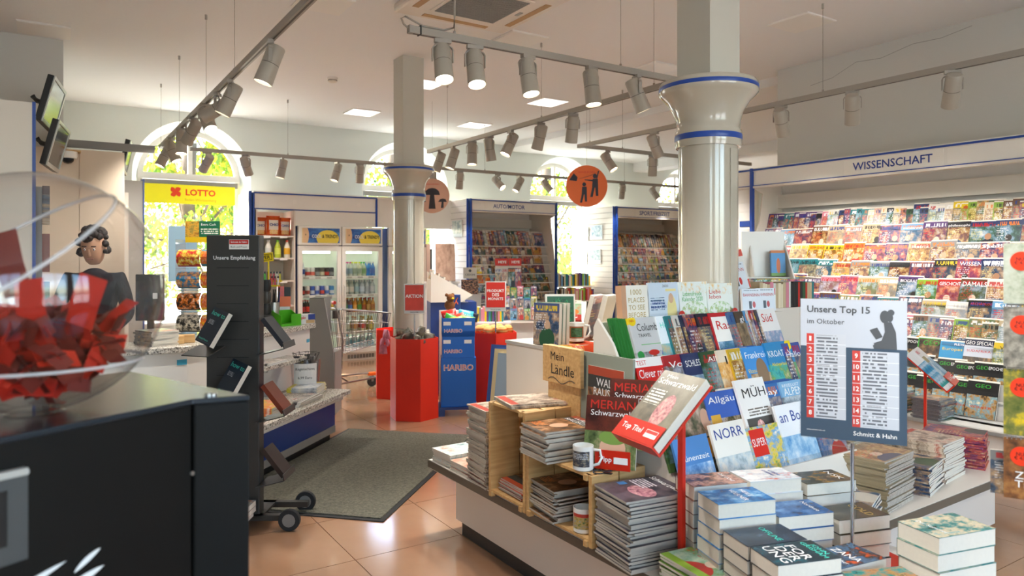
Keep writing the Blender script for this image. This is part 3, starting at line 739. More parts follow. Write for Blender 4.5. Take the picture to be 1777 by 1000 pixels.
def rack(name, label, org, rz, x0, x1, rows, lean, hh, plates, z0=2.235, z1=2.44, back=.5, plinth=None, posts=(), fas=None):
    t = thing(name, label, 'magazine shelf', org, rz)
    header(t, *(fas or (x0, x1)), z0, z1, plates)
    MB().box(x0, x1, back - .03, back, 0, z1).obj('back_panel', M['white'], t)
    MB().box(x0, x1, -.01, back, z1 - .012, z1).obj('top_board', M['white'], t)
    # lit backboard under the fascia
    MB().box(x0, x1, back - .10, back - .03, rows[0][1] + .06, z0 - .05).obj('upper_backboard', M['offwhite'], t)
    s, c = math.sin(R(lean)), math.cos(R(lean))
    for i, (y, z) in enumerate(rows):
        yb, zb = y - hh * s, z - hh * c
        sh = MB().box(x0, x1, yb - .035, yb + .02, zb - .016, zb - .004, mx=None).obj('shelf', M['white'], t)
        MB().box(x0, x1, yb - .037, yb - .034, zb - .016, zb + .045).obj('acrylic_lip', M['acrylic'], sh)
        # sloped backing the sheets lean on
        d = .012
        MB().quads([(x0, yb + d, zb), (x1, yb + d, zb), (x1, yb + d + hh * s * .95, zb + hh * c * .95), (x0, yb + d + hh * s * .95, zb + hh * c * .95),
                    (x0, yb + d + .006, zb), (x1, yb + d + .006, zb), (x1, yb + d + .006 + hh * s * .95, zb + hh * c * .95), (x0, yb + d + .006 + hh * s * .95, zb + hh * c * .95)],
                   [(0, 1, 2, 3), (7, 6, 5, 4), (0, 4, 5, 1), (2, 6, 7, 3), (1, 5, 6, 2), (0, 3, 7, 4)]).obj('backing', M['grey'], sh)
    for x in (x0, x1):
        y1, zz1 = rows[0]; y2, z2 = rows[-1]
        # side cheek following the slope
        poly = [(back, 0), (back, z1), (0.0 if fas is None else 0.0, z1), (.0, z0), (min(y1, .1) + .06, z0 - .05), (min(y1, .1), zz1 - .1), (y2 - hh * s - .04, z2 - hh * c - .02), (y2 - hh * s - .04, 0)]
        b = MB().prism(poly, -.008, .008, mx=Matrix.Translation((x, 0, 0)) @ Matrix(((0, 0, 1, 0), (1, 0, 0, 0), (0, 1, 0, 0), (0, 0, 0, 1))))
        b.obj('side_cheek', M['offwhite'], t)
    for x, zz in posts:
        MB().box(x - .014, x + .014, -.03, .012, zz, z1).obj('post', M['blue'], t)
    if plinth:
        ya, zt = plinth; yb = rows[-1][0] - hh * s - .05
        MB().box(x0, x1, ya + .06, back - .04, .09, zt - .025).obj('plinth_front', M['offwhite'], t)
        MB().box(x0, x1, ya + .1, back - .04, 0, .09).obj('toe_board', M['darkgrey'], t)
        MB().box(x0, x1, ya, yb + .02, zt - .025, zt).obj('plinth_shelf', M['white'], t)
        MB().box(x0, x1, ya - .003, ya, zt - .03, zt + .008).obj('glass_edge', M['acrylic'], t)
    return t

rm = random.Random(11)
def pick(names): return rm.choice(names)
def fill(t, kind, group, where, rows, xs, lean, hh, start, step, w, thick, palettes, flap=.014, yaw=4, zone=None, special=None, side='post'):
    Mw = Matrix.Translation(t.location) @ Matrix.Rotation(t.rotation_euler.z, 4, 'Z')
    s, c = math.sin(R(lean)), math.cos(R(lean))
    for i, (y, z) in enumerate(rows):
        a, b_ = xs[i] if isinstance(xs, list) else xs
        stp = step[i] if isinstance(step, list) else step
        yw = yaw[i] if isinstance(yaw, list) else yaw
        yb, zb = y - hh * s, z - hh * c
        x = a + w / 2; k = 0; cur = None; run = 0
        while x < b_ - w * .4:
            k += 1
            if run <= 0: cur = pick(palettes); run = rm.choice((1, 1, 1, 2, 3))
            run -= 1
            sp = (special or {}).get((i, k)); col = cur; tl = (); cov = None; lw = w; lh = hh + rm.uniform(-.03, .012)
            if sp: col = sp[0]; tl = sp[1]; cov = sp[2] if len(sp) > 2 else None
            art = 'magazine' if not tl else 'lettered magazine'
            mm = stand_mx(x, yb - .0125 + rm.uniform(0, .002), zb + .002, lean - .5, yw + rm.uniform(-.6, .6), rm.uniform(-1.2, 1.2))
            magazine(kind, '%s %s, %s from the %s, %s row %s' % (col, art, nth(k), side, nth(i + 1), where), Mw @ mm, lw, lh, thick, cov, PAL[col], group, 'magazine', tl, flap)
            x += stp * rm.uniform(.9, 1.1)

# ---- science shelf on the long wall
W_rows = list(zip([.30, .215, .13, .05, -.04, -.12, -.21, -.29, -.38, -.46], [1.98, 1.82, 1.66, 1.50, 1.35, 1.19, 1.05, .895, .745, .615]))
wiss = rack('science_magazine_shelf', 'long white wall shelf of science magazines under the WISSENSCHAFT sign', (6.15, 4.88, 0), R(-90), 0.0, 4.3, W_rows, 20, .27,
            [(1.02, 1.89, 'WISSENSCHAFT', .70), (1.92, 3.6, '', 0)], plinth=(-.78, .33), posts=((0.0, .35),), fas=(-.62, 4.3))
MB().box(-.62, -.02, .02, .05, .0, 2.24).obj('slat_board', M['white'], wiss)
for k in range(22): MB().box(-.62, -.02, .012, .021, .1 + k * .095, .185 + k * .095).obj('slat', M['warmwhite'], wiss)
bd = MB().box(-.17, -.04, .002, .01, 1.84, 1.90).obj('badge', M['blue'], wiss, bevel=.003)
P_all = list(PAL)
dark = ['dark blue', 'black', 'teal', 'brown', 'dark green', 'grey', 'dark blue', 'black', 'beige', 'sky blue']
mixp = P_all
W_, K_, G_, Y_, R_ = M['inkw'], M['ink'], M['inkg'], M['inky'], M['inkr']
geo = lambda: cover('cover_geo_epoche', '#15171a', [('n', .02, .0, .98, .62, 4, ['#3a2c20', '#b88a4a', '#6aa0b0', '#e8d8b0']), ('r', 0, .74, 1, 1, '#0c0d0e')])
ge = ('black', (('GEO', G_, .27, .87, .38, .10), ('EPOCHE', W_, .70, .87, .44, .085)), geo())
sp = {}
for k in (1, 2, 3, 4, 5, 6, 7, 8, 9, 10, 11, 12): sp[(8, k)] = ge; sp[(9, k)] = ('black', (('GEO', G_, .5, .88, .5, .10), ('VÖLKER', R_, .5, .3, .7, .07)), geo())
cgeo = cover('cover_geo', '#2f8f28', [('n', .05, .03, .95, .97, 3, ['#1c120c', '#4a3420', '#8a6a40']), ('e', .5, .25, .22, .26, '#c49a7c')])
ceur = cover('cover_europe', '#1c8ec4', [('n', .45, .0, 1, .45, 5, ['#2a5a7a', '#d8b060', '#b86a30']), ('r', .05, .86, .95, .97, '#1a6e9e')])
csud = cover('cover_south', '#c8cdd8', [('n', 0, 0, 1, .5, 3, ['#2c3038', '#6a5a4a', '#c49a6a']), ('r', 0, .82, 1, 1, '#20263e')])
for k in (1, 6): sp[(7, k)] = ('black', (('GEO EPOCHE', W_, .5, .88, .84, .09),), geo())
sp[(7, 7)] = ('dark green', (('GEO', G_, .5, .85, .6, .15),), cgeo); sp[(7, 8)] = ('sky blue', (('REISE', W_, .72, .92, .44, .07), ('Europas', Y_, .45, .74, .7, .12)), ceur)
sp[(7, 9)] = ('dark blue', (('GEO SPECIAL', W_, .5, .9, .92, .10), ('SÜDAFRIKA', R_, .5, .68, .8, .08)), csud)
sp[(7, 10)] = ('yellow', (('WELT', K_, .5, .85, .6, .1),))
sp[(2, 9)] = ('beige', (('matrix', W_, .5, .86, .7, .1),)); sp[(2, 11)] = ('grey', (('mystery', W_, .5, .86, .86, .11),)); sp[(2, 12)] = ('dark green', (('Space', W_, .5, .86, .9, .15),))
sp[(2, 13)] = ('beige', (('astronomie', W_, .5, .86, .9, .1),)); sp[(2, 4)] = ('yellow', (('11 FREUNDE', K_, .5, .88, .8, .08),)); sp[(2, 5)] = ('yellow', (('11 FREUNDE', K_, .5, .88, .8, .08),))
sp[(3, 12)] = ('red', (('WISSEN', W_, .5, .85, .8, .12),)); sp[(3, 13)] = ('dark blue', (('WISSEN', W_, .5, .85, .9, .15),)); sp[(3, 6)] = ('yellow', (('TOP-LIGEN', Y_, .5, .5, .8, .1),))
sp[(4, 8)] = ('beige', (('GESCHICHTE', W_, .5, .86, .85, .09),)); sp[(4, 9)] = ('purple', (('BIOGRAFIE', W_, .5, .86, .8, .09),)); sp[(4, 11)] = ('red', (('GESCHICHTE', W_, .5, .86, .85, .11),))
sp[(4, 13)] = ('white', (('LEBEN UND\nMACHEN', R_, .5, .82, .8, .18),)); sp[(4, 12)] = ('brown', (('DAMALS', W_, .5, .84, .85, .14),))
sp[(5, 9)] = ('beige', (('Kräuterwissen', K_, .5, .84, .85, .09),)); sp[(5, 11)] = ('black', (('ARCHÄOLOGIE', R_, .5, .9, .85, .08),)); sp[(5, 12)] = ('sky blue', (('Kunst', W_, .5, .88, .7, .12),))
sp[(1, 11)] = ('black', (('philosophie', W_, .5, .86, .9, .10),)); sp[(1, 9)] = ('sky blue', (('wunderwelt', W_, .5, .86, .85, .09),))
sp[(6, 8)] = ('sky blue', (('LOGIK', M['inkb'], .5, .86, .8, .1),)); sp[(6, 10)] = ('red', (('RÄTSEL', Y_, .5, .84, .8, .13),)); sp[(6, 11)] = ('pink', (('MIX-LOGICAL', M['inkb'], .5, .86, .85, .1),))
xs = [(.02, 3.0), (.02, 3.0), (.02, 2.9), (.02, 2.9), (.1, 2.8), (.35, 2.75), (.6, 2.7), (.75, 2.65), (1.0, 2.6), (1.1, 2.55)]
fill(wiss, 'science_magazine', 'science magazines on the long wall shelf', 'under the WISSENSCHAFT sign', W_rows, xs, 20, .27, 0, [.062, .185, .185, .185, .18, .18, .10, .185, .12, .12], .20, .009, mixp, special=sp,
     yaw=[9, 3, 3, 3, 3, 3, 5.5, 3, 5, 5], side='blue post')

# piles on the glass-edged plinth of the science shelf
foil = mat('foil_wrap', '#9a9aa4', .22, metal=.7, bump=(40, .8))
for k, (xx, n, c, e, lab) in enumerate(((1.02, 14, 'grey', M['pagegrey'], 'low pile of newsprint at the blue post end'), (1.30, 18, 'grey', M['pagegrey'], 'newsprint pile under the tilted red title holder'), (1.56, 14, 'dark blue', foil, 'foil-wrapped dark pile on the glass-edged plinth'),
                                       (1.84, 22, 'beige', M['pagegrey'], 'tall pink-edged pile on the glass-edged plinth'), (2.14, 20, 'grey', foil, 'foil-wrapped grey pile at the plinth end'))):
    pile(n, 'wrapped_magazine', 'top magazine of the ' + lab, 'in the ' + lab, lab, 5.515, 4.88 - xx, .33, 90, .20, .27, .0075, color=PAL[c], edge=e, jit=.008)

# ---- far shelves between the windows
A_rows = [(.36 - .045 * i, 1.975 - .15 * i) for i in range(8)]
auto = rack('motor_magazine_shelf', 'white magazine shelf between two windows under the AUTO/MOTOR sign', (5.5, 9.65, 0), 0, 0, 1.64, A_rows, 18, .27, [(.26, .96 + .2, 'AUTO/MOTOR', .60)], back=.8, posts=((.0, 1.0), (1.64, .9)))
carp = ['grey', 'red', 'black', 'yellow', 'white', 'red', 'dark blue', 'grey', 'orange', 'sky blue', 'dark green', 'brown']
fill(auto, 'motor_magazine', 'motor magazines between the windows', 'under the AUTO/MOTOR sign', A_rows, (.03, 1.62), 18, .27, 0, [.055, .14, .13, .14, .13, .15, .12, .14], .20, .009, carp, yaw=[9, 4, 5, 4, 5, 4, 5, 4], side='slat wall')
sport = rack('sport_magazine_shelf', 'white magazine shelf behind the capped column under the SPORT/FREIZEIT sign', (8.47, 9.65, 0), 0, 0, 1.9, A_rows[:7], 18, .27, [(.45, 1.42, 'SPORT/FREIZEIT', .76)], back=.8, posts=((.0, 1.0),))
fill(sport, 'sport_magazine', 'sport magazines between the windows', 'under the SPORT/FREIZEIT sign', A_rows[:7], (.03, 1.86), 18, .27, 0, [.06, .14, .13, .14, .13, .14, .14], .20, .009, mixp, yaw=[9, 4, 5, 4, 5, 4, 4], side='slat wall')

# slat walls that close the window bays
def slatwall(label, x, y0, y1):
    t = thing('slat_wall', label, 'slat wall', (x, 0, 0), group='white slat walls at the window bays')
    MB().box(.0, .02, y0, y1, 0, 2.43).obj('board', M['grey'], t)
    for k in range(25): MB().box(-.014, .0, y0, y1, .02 + k * .0965, .02 + k * .0965 + .088).obj('slat', M['white'], t)
    MB().box(-.016, .022, y0 - .012, y0, 0, 2.44).obj('edge_trim', M['blue'], t)
    return t
slatwall('white slat wall beside the cooler cabinet at the yellow banner window', 2.335, 10.2, 10.85)
slatwall('white sunlit slat wall on the window side of the motor magazines', 5.46, 9.68, 10.85)
slatwall('white sunlit slat wall on the window side of the sport magazines', 8.43, 9.68, 10.85)
pastel = [cover('calendar_sea', '#cfe0ea', [('n', .04, .2, .96, .96, 3, ['#5f88a8', '#b8d0dc', '#f0f4f4'])]), cover('calendar_moor', '#d8e4e0', [('n', .04, .2, .96, .96, 4, ['#7a98a0', '#c8d8c8', '#f2f4ee'])]),
          cover('calendar_lake', '#e2e8ec', [('n', .04, .25, .96, .96, 5, ['#6a8a9a', '#a8c0c8', '#e8eef0'])])]
for k, (x, y, z, nm) in enumerate(((8.405, 10.1, 1.86, 'upper landscape calendar nearer the shelf'), (8.405, 10.5, 1.84, 'upper landscape calendar nearer the glass'), (8.405, 10.15, 1.42, 'middle landscape calendar nearer the shelf'), (8.405, 10.55, 1.40, 'middle landscape calendar nearer the glass'), (5.435, 9.95, 1.85, 'landscape calendar above the notebooks'))):
    magazine('wall_calendar', nm + ' hanging on the %s slat wall' % ('sunlit sport' if x > 8 else 'motor'), Matrix.Translation((x, y, z)) @ Matrix.Rotation(R(-90), 4, 'Z') @ Matrix.Rotation(R(90), 4, 'X'), .32, .26, .008, pastel[k % 3], cat='calendar', group='calendars on the slat walls')

# low shelf of books under the third window, spines out
for row, (z, y) in enumerate(((1.02, 10.2), (.76, 10.1))):
    b_ = MB().box(7.2, 8.38, y - .05, y + .2, z - .02, z).obj('window_bookshelf', M['white'], label='white ledge of upright books below the window, %s tier' % ('upper', 'lower')[row], cat='shelf')
    MB().box(7.2, 8.38, y + .18, y + .2, z, z + .12).obj('back_ledge', M['white'], b_)
    MB().box(7.22, 7.26, y + .0, y + .2, 0, z - .02).obj('bracket', M['white'], b_); MB().box(8.32, 8.36, y + .0, y + .2, 0, z - .02).obj('bracket', M['white'], b_)
    x = 7.24; k = 0
    while x < 8.3:
        k += 1; c = pick(mixp); th = rm.uniform(.016, .04); hb = rm.uniform(.17, .24)
        book('upright_book', '%s book, %s from the motor shelf on the %s window ledge' % (c, nth(k), ('upper', 'lower')[row]), Matrix.Translation((x, y - .03, z)) @ Matrix.Rotation(R(90), 4, 'X') @ Matrix.Rotation(R(90), 4, 'Y') @ Matrix.Translation((.0, 0, 0)) if False else
             frame_mx((x, y + .045, z), (0, 1, 0), (0, 0, 1)), .135, hb, th, mat('spine_' + c.replace(' ', '_'), PAL[c], .5), PAL[c], 'books on the window ledge')
        x += th + .002

# ================================================================== COOLERS AND CHIPS SHELF
ban = thing('cooler_surround', 'white cabinet front with blue edging built over the drinks coolers', 'cabinet', (2.39, 10.17, 0))
MB().box(0, 1.76, .0, .03, 2.205, 2.40).obj('fascia', M['white'], ban)
MB().box(-.01, 3.05, -.012, .5, 2.40, 2.44).obj('cornice', M['white'], ban)
MB().box(-.01, 1.78, -.015, -.011, 2.405, 2.425).obj('upper_stripe', M['blue'], ban)
MB().box(0, 1.76, -.006, .03, 2.19, 2.205).obj('lower_stripe', M['blue'], ban)
MB().box(.56, 1.76, .0, .03, 1.98, 2.19).obj('blank_panel', M['white'], ban)
MB().box(1.79, 3.05, .01, .03, 1.98, 2.40).obj('blank_panel', M['white'], ban)
MB().box(1.76, 1.79, -.012, .03, 1.98, 2.42).obj('post', M['blue'], ban)
MB().box(-.022, .0, -.012, .6, 0, 2.42).obj('side_post', M['blue'], ban)
for x in (0.55, 1.5):
    MB().lathe([(.03, 0), (.03, .003)], 16, mx=Matrix.Translation((x, -.001, 2.31)) @ Matrix.Rotation(R(90), 4, 'X')).obj('reflector', M['warmwhite'], ban)
sh = thing('snack_shelf', 'narrow white shelf of crisps and bottles beside the drinks coolers', 'shelf', (2.41, 10.17, 0))
MB().box(0, .54, .55, .58, 0, 2.19).obj('back_panel', M['offwhite'], sh)
for x in (0, .52): MB().box(x, x + .02, 0, .58, 0, 2.19).obj('side_panel', M['offwhite'], sh)
SZ = [.5, .85, 1.2, 1.52, 1.83]
for z in SZ: MB().box(.02, .52, .02, .55, z - .02, z).obj('shelf', M['offwhite'], sh)
for z in SZ[2:]:
    for x in (.15, .38): MB().box(x - .05, x + .05, .012, .02, z - .035, z - .005).obj('price_tag', M['paper'], sh)
def pouch(w, h, d, seg=10):
    """Pillow-shaped foil bag standing on its lower seam."""
    b = MB(); V = []; nx, nz = seg, seg
    for s in (-1, 1):
        for j in range(nz + 1):
            for i in range(nx + 1):
                u, v = i / nx, j / nz
                e = (max(0, 1 - abs(2 * u - 1) ** 2.5) * max(0, 1 - abs(2 * v - 1) ** 3.0)) ** .6
                V.append(((u - .5) * w * (1 - .06 * (1 - abs(2 * v - 1))), s * d / 2 * e, v * h))
    n = (nx + 1) * (nz + 1)
    i0 = len(b.v); b.v += V
    for s in (0, 1):
        for j in range(nz):
            for i in range(nx):
                q = [s * n + j * (nx + 1) + i, s * n + j * (nx + 1) + i + 1, s * n + (j + 1) * (nx + 1) + i + 1, s * n + (j + 1) * (nx + 1) + i]
                b.f.append(tuple(q if s == 0 else q[::-1])); b.mi.append(0)
                b.uv.append([((k % n) % (nx + 1) / nx, (k % n) // (nx + 1) / nz) for k in (q if s == 0 else q[::-1])])
    return b
crisp = cover('crisp_bag_print', '#d8481a', [('n', 0, 0, 1, 1, 3, ['#c83a14', '#e8661c']), ('r', .15, .3, .85, .78, '#f0e4d4'), ('n', .2, .08, .8, .3, 6, ['#e8a020', '#f4d8a0', '#d86018'])], .3)
pm = pouch(.19, .28, .11).mesh('bag', crisp, True)
for k, (x, s) in enumerate(((.09, .92), (.26, 1.0), (.43, .93))):
    c = add('crisp_bag', pm, None, loc=(2.41 + x, 10.17 + (.12 if k == 1 else .16), 1.83), scale=s, label='orange crisp bag, %s on the top snack shelf' % ('at the window side', 'front middle', 'at the cooler side')[k], cat='crisp bag', group='crisp bags')
    text(c, 'CHIO', M['inkb'], 0, -.061, .16, w=.13, mx=VERT, name='brand_print', bold=.03).matrix_basis = upright(0, -.0585, .155) @ Matrix.Diagonal((.12 / text_mesh('CHIO', .03)[1],) * 2 + (1, 1))

def bottle_mesh(r, h, kind):
    if kind == 'can': return [(r * .85, 0), (r, .006), (r, h - .012), (r * .8, h)]
    return [(r * .9, 0), (r, .01), (r, h * .58), (r * .8, h * .68), (r * .42, h * .84), (r * .40, h * .9)]
BM = {}
def bottle(label, x, y, z, r, h, kind, body, lab, capc, group):
    key = (r, h, kind, body, lab, capc)
    if key not in BM:
        liq = mat('drink_' + body[1:], body, .12, coat=.4)
        BM[key] = (MB().lathe(bottle_mesh(r, h, kind), 12).mesh('body', liq, 40), MB().lathe([(r * 1.015, h * .2), (r * 1.015, h * .55)], 12, cap=False).mesh('label_band', mat('band_' + lab[1:], lab, .4), True) if lab else None,
                   MB().lathe([(r * .46, h * .9), (r * .46, h)], 10).mesh('cap', mat('cap_' + capc[1:], capc, .4), 40) if capc else None)
    m = BM[key]
    o = add('drink_can' if kind == 'can' else 'drink_bottle', m[0], None, loc=(x, y, z), label=label, cat='can' if kind == 'can' else 'bottle', group=group)
    if m[1]: add('label_band', m[1], o)
    if m[2]: add('cap', m[2], o)
    return o
for k, (x, c, l, cp) in enumerate(((.08, '#e8e0c8', '#3a8a3a', '#8ab82a'), (.19, '#eeeae0', '#d8d8d0', '#f0f0f0'), (.32, '#b8c83a', '#d8e060', '#6ac020'), (.45, '#e8e0d0', '#e8b030', '#d84020'))):
    bottle('%s bottle on the snack shelf under the crisps' % ('green-banded milk', 'plain white', 'lime green', 'red-capped')[k], 2.41 + x, 10.27, 1.52, .045, .25, 'bottle', c, l, cp, 'bottles under the crisps')

trendy = cover('cooler_header_print', '#3a62b4', [('n', 0, 0, 1, 1, 2.2, ['#233c90', '#3f7cc8', '#6aa4dc']), ('e', .68, .30, .30, .58, '#f6e25a'), ('e', .08, .5, .10, .62, '#e8c49a'), ('r', 0, 0, .03, 1, '#f2d9a8'), ('e', .095, .55, .012, .06, '#4a3a30')])
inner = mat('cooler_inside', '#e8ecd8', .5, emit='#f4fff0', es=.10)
tube_l = mat('cooler_tube', '#ffffff', .4, emit='#f8fff4', es=4.0)
def cooler(label, x, w, first):
    t = thing('drinks_cooler', label, 'drinks cooler', (x, 10.17, 0), group='drinks coolers')
    H = 1.975
    for a, b_ in ((0, .027), (w - .025, w - .027)):
        MB().box(a, a + .025, .03, .66, .06, H).obj('side_wall', M['blue'], t); MB().box(min(b_, b_ + .004), max(b_, b_ + .004), .05, .62, .13, 1.66).obj('inner_liner', inner, t)
    MB().box(.025, w - .025, .62, .66, .06, H).obj('rear_wall', inner, t)
    MB().box(.025, w - .025, .05, .66, .12, .16).obj('floor_tray', inner, t)
    MB().box(.025, w - .025, .03, .66, 1.66, H).obj('top_box', M['white'], t)
    MB().box(.025, w - .025, .02, .10, .0, .12).obj('base_panel', M['warmwhite'], t)
    for k in range(9): MB().box(.10 + k * .047, .135 + k * .047, .012, .021, .03, .085).obj('vent_slot', M['mid'], t)
    hd = MB().box(.0, w, -.03, .06, 1.70, H).obj('header_box', M['warmwhite'], t, bevel=.012)
    hp = MB().face([(.05, -.032, 1.735), (w - .03, -.032, 1.735), (w - .03, -.032, H - .03), (.05, -.032, H - .03)], 0, [(0, 0), (1, 0), (1, 1), (0, 1)]).obj('header_print', trendy, hd)
    for s, mm, xx in (('COOL', M['inkw'], .265), ('& TRENDY', M['ink'], .465)):
        tm = text_mesh(s, .02); tw = .14 if s == 'COOL' else .235
        text(hd, s, mm, 0, 0, 0, w=tw, name='lettering', bold=.02).matrix_basis = upright(xx * w / .64, -.0335, 1.83) @ Matrix.Diagonal((tw / tm[1], .05 / tm[2], 1, 1))
    d = MB()
    for a, b_, c, e in ((0, .06, .12, 1.69), (w - .06, w, .12, 1.69), (.06, w - .06, 1.62, 1.69), (.06, w - .06, .12, .19)): d.box(a, b_, -.02, .03, c, e)
    dr = d.obj('door', M['warmwhite'], t)
    MB().box(.06, w - .06, .0, .006, .19, 1.62).obj('door_glass', M['glass'], dr)
    MB().tube([(w - .03 if first else .03, -.02, .88), (w - .03 if first else .03, -.05, .90), (w - .03 if first else .03, -.05, 1.10), (w - .03 if first else .03, -.02, 1.12)], .009, 8).obj('handle', M['white'], dr)
    MB().box(.09, w - .14, .06, .09, 1.585, 1.615).obj('light_tube', tube_l, t)
    for z in (.42, .70, .97, 1.24):
        s_ = MB().box(.03, w - .03, .05, .60, z - .012, z).obj('shelf', M['warmwhite'], t)
        MB().box(.03, w - .03, .035, .05, z - .03, z + .012).obj('price_rail', M['white'], s_)
        for q in range(3): MB().box(.09 + q * .17, .17 + q * .17, .031, .035, z - .022, z + .004).obj('price_tag', M['grey'], s_)
    return t
C1, C2, C3 = 2.985, 3.625, 4.36
cooler('glass-door drinks cooler full of cans, on the snack shelf side', C1, .63, True)
cooler('glass-door drinks cooler full of bottles, beside the column', C2, .63, False)
cooler('glass-door drinks cooler half hidden behind the column', C3, .63, False)
def stock(x0, z, items, shelf, which):
    n = len(items); st = .50 / n
    for k, it in enumerate(items):
        kind, r, h, body, lab, capc, nm = it
        for dpt in (0, 1):
            lb = '%s, %s on the %s, %s line, %s cooler' % (nm, nth(k + 1), shelf, ('front', 'rear')[dpt], which)
            bottle(lb, x0 + .09 + st * (k + .5) - .025, 10.17 + .11 + dpt * .11, z, min(r, st * .47), h, kind, body, lab, capc, 'drinks in the %s cooler' % which)
can = lambda b, l, n: ('can', .033, .14, b, l, None, n)
bot = lambda b, l, c, n: ('bottle', .036, .21, b, l, c, n)
big = lambda b, l, c, n: ('bottle', .04, .22, b, l, c, n)
stock(C1, 1.24, [bot('#e4e4e8', '#3050a0', '#f0f0f0', 'pale bottle'), can('#d0ccc4', '#c84030', 'silver red can'), can('#d8d4cc', '#d06050', 'silver coral can'), can('#2a2a2c', '#888888', 'black can'), can('#4a4238', '#c0b090', 'dark striped can'), can('#242426', '#b03020', 'black red can'), can('#202022', '#707070', 'plain black can')], 'top shelf', 'can')
stock(C1, .97, [can('#3a3a40', '#c03020', 'dark red-banded can'), can('#d8d4d0', '#a03028', 'white red can'), can('#2a4aa0', '#c8ccd8', 'blue silver can'), can('#c8ccd8', '#2a4aa0', 'silver blue can'), can('#2850b0', '#d04030', 'deep blue can'), can('#d0d4dc', '#3a68b8', 'pale blue can'), can('#3a88c8', '#d8dce0', 'sky blue can')], 'second shelf', 'can')
stock(C1, .70, [bot('#2c1810', '#c02820', '#c02820', 'cola bottle'), bot('#241810', '#d83020', '#c02820', 'dark cola bottle'), bot('#28485a', '#2a70a8', '#303030', 'blue-green bottle'), can('#1c2a2c', '#58808c', 'dark teal can'), can('#18364a', '#f0d820', 'black can with yellow star'), can('#1a2c40', '#f0d820', 'navy can with yellow star'), can('#c8a030', '#e8c868', 'golden can')], 'third shelf', 'can')
stock(C1, .42, [bot('#c8d0c8', '#5080a0', '#4070c0', 'clear bottle'), bot('#d0d4c8', '#7090a0', '#4070c0', 'clear banded bottle'), bot('#b8c4c8', '#5080a0', '#ffffff', 'water bottle')], 'fourth shelf', 'can')
stock(C2, 1.24, [big('#b8bec0', '#8090a0', '#e04a98', 'pink-capped bottle'), big('#c0c4b8', '#88a0a8', '#e04a98', 'water bottle with pink cap'), big('#b8c0b0', '#90a088', '#d8e020', 'yellow-capped bottle'), big('#c4c8a8', '#98a890', '#d8e020', 'pale yellow-capped bottle'), big('#a8c0a0', '#70a060', '#30b850', 'green-capped bottle'), big('#3a8ad0', '#1c6cc0', '#c8d0d8', 'bright blue bottle'), big('#2c78c4', '#1c5cb0', '#c8d0d8', 'deep blue bottle')], 'top shelf', 'bottle')
stock(C2, .97, [big('#c0bcae', '#e8e4dc', '#a0a0a0', 'milky bottle'), big('#b0bab0', '#d8d4c8', '#c8c8c8', 'grey-green bottle'), big('#a8b8b0', '#90b0b8', '#d0d0d0', 'mint bottle'), big('#bcc8d0', '#d0dce8', '#d0d0d0', 'ice-blue bottle'), big('#c0c8cc', '#a8b0b8', '#d0d0d0', 'clear grey bottle'), big('#b8c4c8', '#c8ccd0', '#c0c0c0', 'clear bottle')], 'second shelf', 'bottle')
stock(C2, .70, [big('#6a6a50', '#3a8a58', '#d04030', 'olive bottle'), big('#7a3a30', '#4070b8', '#e0a020', 'red-brown bottle'), big('#e09020', '#e8a840', '#e08020', 'orange juice bottle'), big('#b8a040', '#60a040', '#f0c020', 'amber green bottle'), big('#c08830', '#a05020', '#c03020', 'amber bottle'), big('#a87828', '#c8a050', '#b03020', 'brown bottle'), big('#d8a850', '#b07030', '#c04020', 'honey bottle')], 'third shelf', 'bottle')
stock(C2, .42, [big('#a0b0a0', '#c8d0b8', '#b0b0b0', 'pale bottle'), big('#d8c8a8', '#d89030', '#e09020', 'orange-banded bottle'), big('#e0d0a0', '#c84030', '#e0b020', 'red-banded bottle'), big('#c8b040', '#e0d060', '#d8c020', 'yellow bottle')], 'fourth shelf', 'bottle')
stock(C2, .16, [big('#c0d0d0', '#80a8b8', '#3a98c8', 'wide water bottle'), big('#b8ccd4', '#78b0c8', '#e0e0e0', 'wide clear bottle'), big('#c8d4d4', '#88b0c0', '#e8e8e8', 'wide pale bottle'), big('#b0c8d0', '#68a8c0', '#3a98c8', 'wide blue-capped bottle')], 'bottom tray', 'bottle')
for z, nm in ((1.24, 'top shelf'), (.97, 'second shelf'), (.70, 'third shelf'), (.42, 'fourth shelf')):
    stock(C3, z, [big('#b8c0b0', '#80a060', '#40a050', 'green-capped bottle'), big('#4a2018', '#c03028', '#c03028', 'dark red bottle'), big('#a8a8a0', '#c8c8c0', '#e0e0e0', 'grey bottle')], nm, 'half-hidden')

# ================================================================== ISLAND TABLE
TZ = .40
def poly_shrink(p, d):
    n = len(p); out = []
    for i in range(n):
        a, b_, c = Vector(p[i - 1]), Vector(p[i]), Vector(p[(i + 1) % n])
        e1 = (b_ - a).normalized(); e2 = (c - b_).normalized(); n1 = Vector((-e1.y, e1.x)); n2 = Vector((-e2.y, e2.x))
        out.append(tuple(b_ + (n1 + n2) / (1 + n1.dot(n2)) * d))
    return out
ITOP = [(1.76, 1.0), (2.72, 1.0), (2.72, 1.66), (4.32, 1.70), (4.42, 1.86), (4.42, 3.55), (1.76, 3.55)]
isl = thing('island_table', 'large low display table with dark-edged top carrying crates, magazines and book piles', 'display table')
MB().prism(ITOP, TZ - .045, TZ).obj('table_top', M['offwhite'], isl)
MB().prism(poly_shrink(ITOP, -.004), TZ - .040, TZ - .003).obj('edge_band', mat('edge_bronze', '#6a6052', .4), isl)
MB().prism(poly_shrink(ITOP, .11), .085, TZ - .045).obj('base', M['offwhite'], isl)
MB().prism(poly_shrink(ITOP, .135), 0, .085).obj('toe_board', M['darkgrey'], isl)

